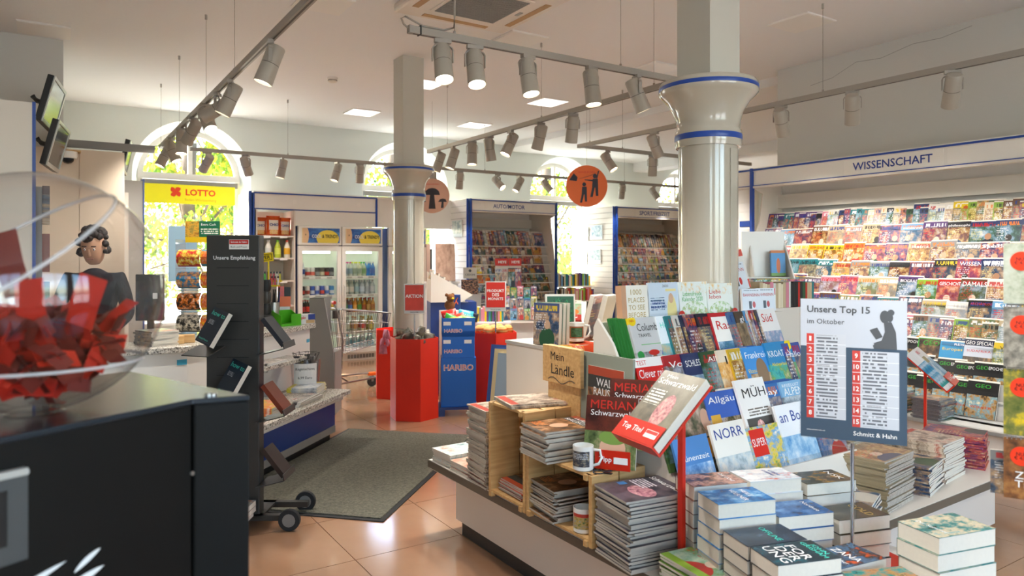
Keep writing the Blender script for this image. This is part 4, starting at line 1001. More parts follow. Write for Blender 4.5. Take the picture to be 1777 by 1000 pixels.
# ---- pine crates
def crate(label, y0, y1, z0, z1, x0=1.73, x1=2.06):
    t = thing('pine_crate', label, 'crate', (x0, y0, z0), group='pine crates on the island'); D_, L, H = x1 - x0, y1 - y0, z1 - z0
    th = .012
    for yy in (0, L - th * 1.6):
        for k in range(2): MB().box(.0 + k * D_ / 2 + .002, (k + 1) * D_ / 2 - .004, yy, yy + th * 1.6, .0, H).obj('end_board', M['pine'], t, bevel=.001)
    for zz in (0.016, H - th):
        n = 3
        for k in range(n): MB().box(.006 + k * D_ / n, (k + 1) * D_ / n - .006, th, L - th, zz - (.0 if zz < .1 else 0), zz + th).obj('slat', M['pine'], t, bevel=.001)
    for k in range(2): MB().box(D_ - th, D_, th, L - th, .06 + k * H * .45, .06 + k * H * .45 + H * .32).obj('back_slat', M['pine'], t, bevel=.001)
    for yy in (.012, L - .045):
        for zz in (0, H - .022): MB().box(-.004, .02, yy + .012, yy + .033, zz, zz + .022).obj('corner_block', M['pine'], t)
    return t
crate('tall upright pine crate with a magazine spread on top', 2.562, 2.868, TZ, .835)
crate('low wide pine crate carrying the mug and two red-lettered child-portrait magazines', 2.112, 2.556, TZ, .675, 1.73, 2.01)

# ---- covers
c_wald = cover('cover_waldrausch', '#3b3a36', [('n', 0, 0, 1, .7, 3, ['#1c1814', '#5a3c24', '#a8744a', '#d8c8a8']), ('r', 0, .88, 1, 1, '#b5482c'), ('e', .55, .42, .16, .15, '#d8a888'), ('t', .05, .1, .4, .3, 5, '#e07828')])
c_mer = cover('cover_merian', '#5a3020', [('n', 0, .0, 1, .55, 3, ['#2a3a1c', '#6a7a4a', '#cfb090']), ('e', .55, .26, .25, .2, '#d9ae92'), ('e', .55, .42, .27, .1, '#7a9a4a'), ('n', 0, .5, 1, 1, 2, ['#3a1c18', '#6a3024', '#4a2a20'])])
c_sch = cover('cover_schwarzwald', '#6a655a', [('n', 0, .0, 1, 1, 2, ['#4a473e', '#77705f', '#8d8672']), ('en', .62, .45, .17, .24, 14, ['#7a3a44', '#c88a8a', '#e8c0b0']), ('t', .06, .5, .42, .72, 5, '#f0f0e0'), ('t', .1, .12, .8, .2, 2, '#f0f0e0')])
c_sch2 = cover('cover_schwarzwald_dark', '#35323a', [('n', 0, 0, 1, 1, 3, ['#24222a', '#4c4450', '#6a5a60']), ('en', .62, .42, .3, .16, 14, ['#5a2a3a', '#b87888', '#d8b0a8']), ('t', .06, .5, .5, .75, 5, '#e8e0e8'), ('r', .06, .3, .2, .42, '#3a80c0')])
c_news = cover('cover_spread', '#c8b49c', [('n', 0, 0, 1, 1, 3, ['#30343c', '#8a7460', '#d8c8b4', '#b04830']), ('r', .05, .85, .95, .97, '#b83a2a')])
c_col = cover('cover_columbus', '#c9c9c8', [('n', 0, .0, 1, .45, 6, ['#6a6a6c', '#b0b0b0', '#dcdcdc']), ('e', .5, .22, .13, .17, '#b03a30'), ('e', .5, .33, .07, .07, '#9a6a4a'), ('e', .5, .43, .15, .045, '#c8281e'), ('en', .16, .12, .16, .22, 9, ['#3040a0', '#e05050', '#f0c030']), ('en', .84, .2, .18, .3, 9, ['#d050a0', '#40a0c0', '#f0d040']), ('e', .1, .95, .11, .08, '#f0d020'), ('e', .12, .4, .09, .07, '#2f9a4a'), ('r', .2, .56, .9, .57, '#50b050')])
c_cal = cover('cover_yellowcoat', '#cfdbe6', [('n', 0, 0, 1, .3, 3, ['#3a5a6a', '#6a8a70', '#9ab0b8']), ('e', .74, .4, .16, .34, '#eede9a'), ('e', .72, .68, .08, .10, '#d8b090'), ('r', .55, .82, .9, .87, '#eede9a'), ('r', .66, .05, .84, .25, '#3a5a9a'), ('t', .05, .45, .5, .7, 4, '#4a6a8a')])
c_flo = cover('cover_floral', '#eef2ea', [('en', .5, .3, .5, .3, 7, ['#eef2ea', '#eef2ea', '#a8cc88', '#e8b0a0']), ('n', 0, .75, 1, 1, 9, ['#eef2ea', '#eef2ea', '#f0c880'])])
c_1000 = cover('cover_places', '#f1ebdd', [('r', 0, 0, .18, 1, '#c89a78')])
c_test = cover('cover_test', '#d4231f', [('r', 0, .86, 1, 1, '#f0eeea'), ('n', .0, .0, 1, .5, 4, ['#3a6a9a', '#7ab0d0', '#e8e0c0'])])
c_frank = cover('cover_frankreich', '#3f8fd4', [('n', .1, 0, 1, .55, 4, ['#4a3628', '#a08060', '#c8b090', '#5a6a40']), ('e', .55, .55, .2, .25, '#8a7058')])
c_kroa = cover('cover_kroatien', '#2e86bc', [('n', 0, 0, 1, .62, 3, ['#1f6a70', '#3fb0b0', '#6aa060', '#d0c090']), ('e', .9, .93, .13, .09, '#f2d51c'), ('e', .45, .22, .06, .14, '#d03828'), ('e', .8, .3, .07, .17, '#e8c820')])
c_muh = cover('cover_muh', '#f0eeea', [('r', .08, .06, .95, .40, '#55534f'), ('en', .5, .24, .13, .12, 16, ['#8a1c24', '#e8a8a0', '#f0e0d8']), ('t', .2, .42, .9, .55, 3, '#706a60')])
c_alpen = cover('cover_alpen', '#7fb2d6', [('n', 0, 0, 1, .6, 3, ['#3a5a30', '#6a8a4a', '#8a8f94', '#c8d4dc']), ('n', 0, .5, 1, .75, 5, ['#5a6874', '#a8b4bc', '#e0e8ee']), ('e', .78, .72, .14, .08, '#e8d8b8'), ('r', .2, .4, .5, .46, '#f0e030')])
c_norr = cover('cover_norr', '#efece4', [('n', 0, .0, 1, .45, 4, ['#8aa0a8', '#c8d4d8', '#e8e4d8'])])
c_bord = cover('cover_anbord', '#eef0f2', [('n', 0, 0, 1, .5, 3, ['#4a90c8', '#9cc4e0', '#e0ecf4'])])
c_sup = cover('cover_super', '#e8d8b0', [('n', .0, .0, 1, 1, 4, ['#4a9a5a', '#e8c840', '#5aa0d0', '#f0e8d0']), ('r', .04, .4, .5, .95, '#d8281c')])
c_dun = cover('cover_duene', '#4f86c4', [('n', 0, 0, 1, .5, 3, ['#3a70b0', '#7aa8d8', '#d8e4f0'])])
c_alb = cover('cover_alb', '#8f9a88', [('n', 0, 0, 1, .9, 3, ['#2c3424', '#5a5a44', '#a08a78', '#c8b8a8']), ('r', .28, .06, .9, .38, '#20201c'), ('r', .3, .08, .88, .36, '#c08a3c'), ('e', .78, .62, .14, .16, '#caa088')])
c_allg = cover('cover_allgaeu', '#3a62b8', [('n', .0, .0, 1, .6, 4, ['#2a3a20', '#7a6a4a', '#c8b8a8', '#6a94c8']), ('r', .05, .42, .35, .66, '#d8a840'), ('e', .75, .25, .13, .2, '#d8b8a0')])
c_rast = cover('cover_rast', '#f0ede6', [('n', .1, .02, .95, .5, 3, ['#2f5a34', '#4a7a9a', '#a8c4d8']), ('r', 0, 0, .07, 1, '#b82028'), ('r', 0, .93, 1, 1, '#b82028')])
c_glob = cover('cover_globe', '#4a3c30', [('n', 0, 0, 1, .8, 3, ['#3a3028', '#8a7458', '#c0a078']), ('e', .55, .3, .15, .25, '#d87828')])
c_hor = cover('cover_horizonte', '#e8f0f4', [('n', 0, 0, 1, .55, 3, ['#2a8a9a', '#5ab8c8', '#c8b890']), ('e', .5, .45, .18, .13, '#e06858')])
c_schl = cover('cover_schleswig', '#26345e', [('n', 0, 0, 1, .65, 3, ['#4a6a8a', '#9ab0c4', '#e0e4e8'])])
c_it = cover('cover_food', '#e8c8a0', [('n', 0, 0, 1, .9, 5, ['#a85a28', '#e8b060', '#f0e0c0']), ('r', 0, .8, 1, 1, '#e8d8c0')])
c_sud = cover('cover_sued', '#f0ece8', [('n', 0, 0, 1, .6, 3, ['#d8c0c8', '#7a98b8', '#e8d8d8'])])

# ---- piles on and round the crates
pile(3, 'crate_magazine', 'open-looking magazine with a car picture lying on top of the tall crate', 'on the tall crate', 'magazines on the tall crate', 1.895, 2.73, .836, 78, .225, .31, .006, c_news, edge=M['pagegrey'])
pile(9, 'crate_magazine', 'dark magazine on the pile inside the tall crate', 'inside the tall crate', 'magazines inside the tall crate', 1.90, 2.715, TZ + .029, 88, .21, .28, .006, c_wald, edge=M['pagegrey'])
pile(15, 'regional_magazine', 'dark forest magazine on top of the pile on the low crate', 'in the pile on the low crate', 'magazine pile on the low crate', 1.83, 2.43, .676, -95, .21, .28, .0083, c_wald, edge=M['pagegrey'], titles=(('WALD\nRAUSCH', M['inkw'], .5, .82, .8, .2),), jit=.008)
pile(17, 'regional_magazine', 'dark magazine on top of the pile inside the low crate', 'inside the low crate', 'magazine pile inside the low crate', 1.875, 2.425, TZ + .029, -96, .21, .28, .0076, c_wald, edge=M['pagegrey'], jit=.012)
pile(30, 'regional_magazine', 'dark pink-grape magazine on top of the tall grey pile beside the low crate', 'in the tall grey pile beside the low crate', 'tall magazine pile beside the low crate', 1.865, 1.965, TZ, -98, .225, .285, .0083, c_sch2, edge=M['pagegrey'], titles=(('Schwarzwald', M['inkw'], .5, .87, .9, .1),), jit=.009)
pile(11, 'regional_magazine', 'colourful magazine topping the low pile at the red tray', 'in the low pile at the red tray', 'low magazine pile at the red tray', 1.90, 1.66, TZ, -95, .225, .285, .008, GEN[2], PAL['lime green'], jit=.008)
pile(44, 'stacked_magazine', 'magazine topping the tall grey stack behind the tall crate', 'in the tall grey stack behind the tall crate', 'tall grey stack behind the tall crate', 1.905, 3.02, TZ, 84, .215, .285, .0085, c_news, edge=M['pagegrey'], jit=.007)
pile(8, 'stacked_magazine', 'pale landscape magazine topping the low pile at the table corner over the mat', 'in the low pile at the table corner over the mat', 'low pile at the table corner', 1.915, 3.43, TZ, 92, .20, .28, .0085, cover('cover_pale_scene', '#b8ccd4', [('n', 0, 0, 1, 1, 3, ['#5a8a8a', '#c8d8d8', '#e8e4d8', '#c07858'])]), edge=M['page'])
pile(6, 'stacked_magazine', 'orange-tinted magazine topping the low pile between corner pile and grey stack', 'in the low pile between corner pile and grey stack', 'low orange pile', 1.905, 3.22, TZ, 90, .19, .27, .0085, cover('cover_orange_scene', '#d8b09c', [('n', 0, 0, 1, 1, 3, ['#b86848', '#e0b8a0', '#d8d4cc'])]), edge=M['page'])

def mug(label, x, y, z, print_m, rz):
    t = thing('mug', label, 'mug', (x, y, z), R(rz), group='souvenir mugs')
    MB().lathe([(.036, 0), (.041, .004), (.041, .095), (.038, .095), (.038, .008), (.0, .008)], 28, cap=False).obj('cup', M['ceramic'], t, smooth=40)
    b = MB()
    for k in range(10):
        a, c = -1.0 + k * .2, -.8 + k * .2
        b.face([(.0415 * math.cos(a), .0415 * math.sin(a), .018), (.0415 * math.cos(c), .0415 * math.sin(c), .018), (.0415 * math.cos(c), .0415 * math.sin(c), .078), (.0415 * math.cos(a), .0415 * math.sin(a), .078)], 0, [(k / 10, 0), ((k + 1) / 10, 0), ((k + 1) / 10, 1), (k / 10, 1)])
    b.obj('print', print_m, t)
    MB().tube([(.039 * math.cos(1.75), .039 * math.sin(1.75), .08), (.0 - .012, .065, .078), (-.014, .072, .05), (-.012, .06, .025), (-.006, .039, .018)], .006, 8).obj('handle', M['ceramic'], t, smooth=True)
    return t
mp1 = cover('mug_print_town', '#2c3440', [('n', 0, 0, 1, 1, 5, ['#1c2430', '#4a4a50', '#a89a80']), ('t', .1, .5, .9, .9, 4, '#c8ccd0')])
mp2 = cover('mug_print_village', '#5a8a4a', [('n', 0, 0, 1, 1, 4, ['#3a6a30', '#c8a860', '#6a90a8']), ('r', 0, .78, 1, 1, '#c03a2c')])
mug('white mug with dark town print on the low crate', 1.765, 2.205, .676, mp1, -150)
mug('white mug with green village print inside the low crate', 1.775, 2.215, TZ + .029, mp2, -140)
mug('white mug half hidden at the end of the low crate', 1.825, 2.145 + .03, TZ + .029, mp2, -40)
kc = thing('key_ring', 'dark metal key ring lying beside the mug on the low crate', 'key ring', (1.785, 2.135, .676))
MB().tube([(.022 * math.cos(k * .52), .022 * math.sin(k * .52), .003) for k in range(12)], .0025, 6, closed=True).obj('ring', M['darkgrey'], kc)
for k in range(4): MB().box(.02, .055, -.008, .008, .001, .006).obj('charm', M['black'], kc, rot=(0, 0, R(k * 47 - 60)), bevel=.002)

# MERIAN magazines in a clear holder with the red tip card
hold = thing('magazine_holder', 'clear acrylic holder with red tip card on the low crate', 'display holder', (1.872, 2.19, .676), R(-55))
MB().box(-.115, .115, -.03, .06, 0, .004).obj('foot', M['acrylic'], hold)
hb = MB().box(-.11, .11, .0, .003, 0, .22).obj('rest', M['acrylic'], hold, loc=(0, .05, 0), rot=(R(-14), 0, 0))
tc = MB().box(-.03, .11, -.066, -.063, .005, .08).obj('tip_card', M['redp'], hold)
text(tc, 'Tipp', M['inkw'], 0, 0, 0, w=.05, name='lettering', bold=.02).matrix_basis = upright(.012, -.0668, .042) @ Matrix.Diagonal((.05 / text_mesh('Tipp', .02)[1],) * 2 + (1, 1))
MB().box(.045, .10, -.0675, -.066, .03, .055).obj('logo_patch', M['paper'], tc)
Mh = Matrix.Translation((1.872, 2.19, .680)) @ Matrix.Rotation(R(-55), 4, 'Z')
mt = (('MERIAN', M['inkr'], .52, .88, .86, .12), ('Schwarzwald', M['inkw'], .52, .76, .84, .08))
magazine('travel_magazine', 'front red-lettered magazine with flower-wreathed child in the clear holder', Mh @ stand_mx(.02, -.035, 0, 13), .21, .275, .012, c_mer, titles=mt, group='child-portrait magazines')
magazine('travel_magazine', 'rear red-lettered copy standing higher in the clear holder', Mh @ stand_mx(.105, .015, .065, 13), .21, .275, .012, c_mer, titles=mt, group='child-portrait magazines')

# pine notice and grey poster board behind the crates
ml = thing('pine_stand', 'tall pine board with a handwritten plate behind the tall crate', 'wooden sign', (1.97, 2.47, TZ + 0))
MB().box(.012, .03, .03, .27, 0, .70).obj('board', M['pine'], ml, bevel=.002)
pl = MB().box(-.008, .012, 0, .285, .53, .70).obj('name_plate', M['pine'], ml, bevel=.002)
Vx = frame_mx((0, 0, 0), (0, -1, 0), (0, 0, 1))      # upright plane that faces -x
def face_x(o, s, m, x, y, z, w, bold=0.0, h=None):
    tm = text_mesh(s, bold); q = text(o, s, m, 0, 0, 0, w=w, bold=bold); sy = h / tm[2] if h else w / tm[1]
    q.matrix_basis = Matrix.Translation((x, y, z)) @ Vx @ Matrix.Diagonal((w / tm[1], sy, 1, 1)); return q
face_x(pl, 'Mein', M['ink'], -.0092, .17, .655, .10); face_x(pl, 'Ländle', M['ink'], -.0092, .13, .595, .17)
def swash(pts, nm='swash'): MB().tube(pts, .0018, 5).obj(nm, M['ink'], pl)
swash([(-.009, .24 - .2 * k / 10, .545 + .012 * math.sin(k * .9)) for k in range(11)])
pb = thing('poster_board', 'grey framed board with a dark forest cover leaning behind the low crate', 'poster board', mx=Matrix.Translation((1.984, 2.335, .682)) @ Matrix.Rotation(R(-90), 4, 'Z') @ stand_mx(0, 0, 0, 1.5))
MB().box(-.165, .165, 0, .41, -.012, 0).obj('board', mat('board_grey', '#8f9486', .6), pb)
pc = add('poster', mag_mesh(.23, .31, .003, c_wald), pb, loc=(0.0, .045, 0))
text(pb, 'WALD\nRAUSCH', M['inkw'], .01, .27, .0038, w=.17, h=.075, name='title', bold=.01)
text(pb, 'KÖRPER\nALS KUNST', M['inky'], -.03, .09, .0038, w=.12, h=.05, name='title')

# ---- red title stands
def title_stand(label, x, y, z0, ztop, rz, tilt, cov, titles, mag_label, card, w=.21, h=.28, t=.03, off=(0, 0)):
    s = thing('title_stand', label, 'display stand', (x, y, z0), R(rz), group='red title stands'); H = ztop - z0
    MB().box(-.06, .06, -.05, .05, 0, .008).obj('foot', M['redp'], s)
    MB().box(-.014, .014, -.008, .008, .008, H).obj('pole', M['redp'], s, bevel=.003)
    if off[0] or off[1]: MB().tube([(0, 0, H - .06), (off[0], off[1], H - .025)], .009, 6).obj('arm', M['redp'], s)
    tr = Matrix.Translation((off[0], off[1] - .01, H)) @ Matrix.Rotation(R(tilt), 4, 'X')
    ty = MB().box(-w / 2 - .006, w / 2 + .006, -.16, .13, -.008, -.002).obj('tray', M['redp'], s, mx=tr)
    MB().box(-w / 2 - .006, w / 2 + .006, -.165, -.158, -.008, t + .004).obj('front_lip', M['redp'], ty)
    MB().box(w / 2 - .02, w / 2 + .008, -.16, -.08, -.008, t + .003).obj('corner_lip', M['redp'], ty) if False else None
    cd = MB().box(-w / 2 - .004, w / 2 + .004, -.16, -.085, t + .002, t + .005).obj('title_card', M['redp'], ty)
    text(cd, card, M['inkw'], -.035, -.122, t + .0057, w=.11, name='lettering', bold=.012)
    MB().box(.04, .10, -.137, -.108, t + .005, t + .0058).obj('logo_frame', M['paper'], cd)
    MB().box(.042, .098, -.122, -.110, t + .0058, t + .0064).obj('logo_band', M['inkr'], cd)
    Ms = Matrix.Translation((x, y, z0)) @ Matrix.Rotation(R(rz), 4, 'Z') @ tr @ Matrix.Translation((0, -.157, 0))
    n = 3
    for k in range(n):
        magazine('featured_magazine', mag_label if k == n - 1 else '%s under it' % mag_label.replace('top ', ('lowest ', 'middle ')[k]), Ms @ Matrix.Translation((.003 * k, 0, -.001 + k * t / n)), w, h, t / n - .0005, cov, titles=titles if k == n - 1 else (), group=mag_label[:40])
    return s
title_stand('red tilted stand with the pink-grape magazine beside the rack', 1.885, 1.80, TZ, 1.0, -98, 44, c_sch, (('Mein', M['inkw'], .3, .93, .26, .05), ('Schwarzwald', M['inkw'], .5, .85, .88, .09)), 'top brown magazine with pink grapes on the red tilted stand', 'Top Titel', .215, .285, .034, (.10, -.13))

# ---- magazine rack on the island
rk = thing('island_rack', 'tiered magazine rack of travel titles on the island beside the capped column', 'magazine rack', (2.035, 1.93, TZ))
RW = 1.08
tiers = [(.0, .20, .26), (.075, .27, .28), (.205, .42, .28), (.335, .575, .28), (.475, .76, .28)]   # y, z of base (relative), sheet height
MB().prism([(-.02, 0), (.525, 0), (.525, .80), (.50, .84), (.40, .74), (.30, .57), (.17, .42), (.05, .26), (-.02, .20)], 0, .012, mx=Matrix(((0, 0, 1, -.012), (1, 0, 0, 0), (0, 1, 0, 0), (0, 0, 0, 1)))).obj('side_panel', M['offwhite'], rk)
MB().prism([(-.02, 0), (.525, 0), (.525, .80), (.50, .84), (.40, .74), (.30, .57), (.17, .42), (.05, .26), (-.02, .20)], 0, .012, mx=Matrix(((0, 0, 1, RW), (1, 0, 0, 0), (0, 1, 0, 0), (0, 0, 0, 1)))).obj('side_panel', M['offwhite'], rk)
MB().quads([(-.01, -.13, 0), (RW + .01, -.13, 0), (RW + .01, -.03, .225), (-.01, -.03, .225), (-.01, .02, 0), (RW + .01, .02, 0), (RW + .01, -.02, .225), (-.01, -.02, .225)],
           [(0, 1, 2, 3), (7, 6, 5, 4), (0, 4, 5, 1), (3, 2, 6, 7), (1, 5, 6, 2), (0, 3, 7, 4)]).obj('front_panel', M['offwhite'], rk)
for k, (y, z, hh) in enumerate(tiers):
    s_ = MB().box(0, RW, y - .025, y + .06, z - .014, z - .002).obj('shelf', M['offwhite'], rk)
    MB().box(0, RW, y - .028, y - .025, z - .014, z + .05).obj('acrylic_lip', M['acrylic'], s_)
MB().box(0, RW, .515, .525, 0, .82).obj('back_panel', M['offwhite'], rk)
Mr = Matrix.Translation((2.035, 1.93, TZ))
tw = M['inkw']; tk = M['ink']; tr_ = M['inkr']; ty_ = M['inky']; tb = M['inkb']
def rackmag(tier, x, lab, cov, titles, w=.21, h=None, yaw=2, dz=0, t=.012, col='#888888', lean=20, dy=0):
    y, z, hh = tiers[tier]
    return magazine('travel_magazine', lab, Mr @ stand_mx(x, y - .012 + dy, z + .002 + dz, lean, yaw), w, h or hh, t, cov, col, 'travel magazines in the island rack', titles=titles)
def behind(tier, x, n, cov, nm, col='#888888', w=.21, yaw=2):
    """Further copies of the same title fanned behind the front one: only their spines show."""
    y, z, hh = tiers[tier]
    for k in range(1, n + 1):
        magazine('travel_magazine', '%s copy behind the front %s' % (nth(k), nm), Mr @ stand_mx(x - .007 * k, y - .012 + .0125 * k, z + .002, 20, yaw), w, hh - .004, .012, cov, col, 'spare copies in the island rack')
# top row: calendars and the gold-lettered book
rackmag(4, .155, 'cream book with gold lettering at the end of the top tier', c_1000, (('1000', M['gold'], .56, .86, .42, .11), ('PLACES', M['gold'], .56, .70, .62, .10), ('TO SEE', M['gold'], .56, .55, .62, .10), ('BEFORE', M['gold'], .56, .40, .66, .10)), .16, .22, t=.035, lean=5)
rackmag(4, .36, 'health calendar with man in yellow jacket on the top tier', c_cal, (('Gesundheits\nKalender 2020', tb, .3, .56, .5, .16), ('2020', M['inkgrey'], .55, .93, .2, .05)), .20, .23, lean=5)
rackmag(4, .555, 'floral calendar with orange butterfly on the top tier', c_flo, (('Lebensfreude\nKalender 2020', M['inkg'], .45, .7, .72, .2),), .20, .23, lean=5)
rackmag(4, .74, 'floral calendar with blue vase on the top tier nearest the column', c_flo, (('Liebe\nleben', M['inkr'], .3, .76, .45, .2),), .19, .22, lean=5)
for x, s in ((.45, 1), (.82, 1)):
    st = MB().lathe([(.019, 0), (.019, .0012)], 20).obj('price_sticker', M['inkr'], None, mx=Mr @ stand_mx(x, .475 - .0275, .765, 5) @ Matrix.Translation((0, .075, .014)), label='round red 5.00 price sticker on the %s' % ('yellow-jacket calendar' if x < .5 else 'blue vase calendar'), cat='price sticker', group='price stickers on calendars')
    text(st, '€ 5,00', tw, 0, 0, .002, w=.026, name='lettering')
# fourth tier
behind(3, .19, 6, mat('spine_green', '#2d7a35', .5), 'festival dancers magazine', yaw=4, w=.225)
rackmag(3, .19, 'grey travel magazine with festival dancers, first in the fourth tier', c_col, (('NEU', tr_, .1, .95, .13, .035), ('Columbus', tk, .56, .84, .74, .12), ('TRAVEL', tk, .36, .71, .36, .055)), .225, yaw=4)
rackmag(3, .335, 'pale blue coast magazine in the fourth tier', c_hor, (('Horizonte', M['inkt'], .5, .85, .8, .09),), .18)
cols4 = [('teal', .385, '#1f7f86'), ('white', .43, '#e8e4da'), ('dark blue', .475, '#23304f')]
for c, x, hx in cols4: rackmag(3, x, '%s travel magazine half covered in the fourth tier' % c, GEN[1], (), .17, col=hx, yaw=8)
rackmag(3, .50, 'dark blue magazine with red lettering in the fourth tier', GEN[3], (('Reise', tr_, .5, .85, .8, .1),), .17, col='#2a3550', yaw=8)
rackmag(3, .575, 'navy notebook-like magazine in the fourth tier', GEN[0], (), .15, col='#1c2334', yaw=8)
rackmag(3, .68, 'red-edged magazine with green hills in the fourth tier', c_rast, (('Rast', tr_, .55, .78, .7, .15),), .19)
behind(3, .68, 2, mat('spine_red', '#b8242c', .5), 'green hills magazine', w=.19)
rackmag(3, .80, 'blue mountain magazine in the fourth tier', GEN[0], (), .17, col='#3f6a9a', yaw=7)
rackmag(3, .86, 'brown magazine with orange robe in the fourth tier', c_glob, (('globe', tw, .5, .85, .7, .12),), .19, yaw=7)
for k, (c, hx) in enumerate((('sky blue', '#5a9ad0'), ('white', '#e4e4e0'), ('red', '#c02824'), ('black', '#1c1c20'), ('dark grey', '#3a3a40'))):
    rackmag(3, .915 + k * .021, '%s slim magazine, %s of five fanned at the column end' % (c, nth(k + 1)), GEN[k], (), .15, h=.285, col=hx, yaw=9, t=.006)
rackmag(3, 1.02, 'pale magazine with red lettering at the column end', c_sud, (('Süd', tr_, .4, .84, .6, .15),), .15, h=.285, yaw=5)
# third tier
rackmag(2, .105, 'red test magazine, first in the third tier', c_test, (('TEST', tr_, .17, .925, .26, .07), ('Clever reisen!', tw, .5, .76, .9, .13)), .22)
rackmag(2, .25, 'red travel magazine behind the tilted stand in the third tier', GEN[2], (('Vo', tw, .4, .85, .5, .1),), .18, col='#b8242c', yaw=6)
rackmag(2, .36, 'dark blue snowy coast magazine in the third tier', c_schl, (('SCHLESWIG', tw, .52, .84, .9, .1),), .18, yaw=5)
rackmag(2, .47, 'dark green forest magazine in the third tier', GEN[2], (('Alb', tw, .5, .87, .5, .08),), .17, col='#2f5a34', yaw=6)
rackmag(2, .575, 'amber food magazine in the third tier', c_it, (('IT', tk, .55, .83, .5, .13),), .17, yaw=5)
rackmag(2, .645, 'yellow and red recipe magazine in the third tier', GEN[1], (), .16, col='#e0b828', yaw=7)
behind(2, .745, 4, mat('spine_blue', '#2d62ac', .5), 'half-timbered house magazine', w=.2)
rackmag(2, .76, 'blue magazine with half-timbered house in the third tier', c_frank, (('Frankreich', tw, .52, .86, .88, .11), ('Elsass', ty_, .2, .6, .28, .06)), .205)
rackmag(2, .925, 'teal magazine with turquoise bay and cyclists in the third tier', c_kroa, (('KROATIEN', tw, .48, .80, .86, .11), ('Aktivurlaub', ty_, .38, .62, .6, .06)), .205, dz=.012)
rackmag(2, 1.03, 'violet-blue magazine at the column end of the third tier', GEN[0], (('Hallo', tw, .5, .8, .8, .1),), .15, col='#3a5ab0', yaw=4)
# second tier
rackmag(1, .08, 'green garden magazine behind the red stand in the second tier', GEN[2], (), .2, col='#5a7a3c')
rackmag(1, .19, 'grey magazine with wooden shed inset in the second tier', c_alb, (('Alb', tr_, .3, .86, .45, .14),), .2, yaw=3)
rackmag(1, .365, 'deep blue magazine with hiker in the second tier', c_allg, (('Allgäu', tw, .5, .86, .85, .13),), .2)
behind(1, .535, 4, mat('spine_white', '#e4e2da', .6), 'white pompom magazine', w=.2)
rackmag(1, .555, 'white magazine with red and white pompom in the second tier', c_muh, (('MÜH', tk, .55, .80, .78, .18),), .2, dz=.035)
rackmag(1, .69, 'blue magazine with climber in the second tier', GEN[0], (('Bay', tw, .5, .85, .7, .12),), .17, col='#2f78c0', yaw=5)
behind(1, .84, 5, mat('spine_blue', '#2d62ac', .5), 'mountain meadow magazine', w=.2)
rackmag(1, .865, 'pale blue magazine with mountain meadow in the second tier', c_alpen, (('REISELUST', tw, .38, .93, .6, .05), ('ALPEN', tw, .42, .83, .68, .12)), .21)
rackmag(1, 1.02, 'green and white hiking magazine at the column end of the second tier', GEN[2], (('tre', tw, .5, .85, .8, .14),), .15, col='#5ab82c', yaw=3)
# first tier
rackmag(0, .08, 'blue dune magazine, first in the lowest tier', c_dun, (('Dünenzeit', tw, .5, .62, .85, .1),), .20, .21)
rackmag(0, .305, 'pale magazine with large blue lettering in the lowest tier', c_norr, (('NORR', tb, .5, .82, .84, .17),), .21, .24)
rackmag(0, .515, 'yellow and red magazine in the lowest tier', c_sup, (('SUPER', tw, .27, .68, .40, .16),), .21, .2)
rackmag(0, .735, 'white and blue cruise magazine in the lowest tier', c_bord, (('an Bord', tb, .52, .80, .9, .17),), .23, .27)
rackmag(0, .955, 'blue and red sea magazine at the column end of the lowest tier', GEN[0], (('DA', tw, .4, .8, .5, .2),), .2, .25, col='#2f80c8')

# ---- book piles in front, on a red tray
tray = thing('red_tray', 'shallow red tray under the book piles on the near end of the table', 'tray', (2.02, 1.58, TZ), R(-18))
MB().box(-.18, .62, -.40, .24, .0, .008).obj('base', M['redp'], tray)
MB().box(-.188, -.18, -.40, .24, .0, .035).obj('rim', M['redp'], tray)
BZ = TZ + .009
thr = [('cover_thriller_face', '#2a2420', ['#1c1814', '#6a4a3c', '#c0907a', '#3a2a24']), ('cover_ice', '#1d5a92', ['#123a6a', '#2f7ab8', '#9cc8e0']), ('cover_white_novel', '#eceae6', ['#eceae6', '#eceae6', '#c8d0d8', '#d8643c']),
       ('cover_nsk', '#2c2a22', ['#1c1a14', '#4a4430', '#b0843c']), ('cover_wave', '#1d3c6e', ['#142a52', '#2a5a92', '#5a86b8']), ('cover_gold', '#2e2b24', ['#1c1a16', '#3a342a', '#58503e']),
       ('cover_offline', '#1b2330', ['#141a24', '#2a3444', '#384658']), ('cover_forderung', '#1c2a34', ['#142028', '#22343e', '#2e5a64']), ('cover_zana', '#2a2320', ['#c8501c', '#2a2320', '#4a6a8a', '#1c1a18']),
       ('cover_teal_novel', '#1d6a66', ['#12504e', '#2a8680', '#b07c4c', '#134a48']), ('cover_sea_novel', '#3a6a66', ['#33402c', '#3f8a8a', '#d8c8a8', '#7fb0b0'])]
TC = [cover(n, b_, [('n', 0, 0, 1, 1, 3.0, c)], .25) for n, b_, c in thr]
or_ = M['orange']
def bpile(k, n, x, y, lab, titles, rz=-108, w=.137, h=.212, t=.05, z=BZ):
    return pile(n, 'novel', lab + ' novel on top of its pile', 'in the pile of the ' + lab + ' novel', 'pile of the ' + lab + ' novel', x, y, z, rz, w, h, t, TC[k], cat='book', titles=titles, is_book=True, jit=.003, jr=1.2)
bpile(0, 6, 2.02, 1.785, 'dark portrait', (('DAS LICHT', tw, .5, .8, .7, .07),), t=.049)
bpile(1, 6, 1.955, 1.618, 'ice-blue', (('VÖLKNER', tw, .5, .55, .8, .11), ('HEILE', tw, .4, .72, .5, .08)), t=.049)
bpile(2, 6, 2.235, 1.715, 'white', (('Liebe\nimmer', tb, .45, .66, .6, .2),), t=.049)
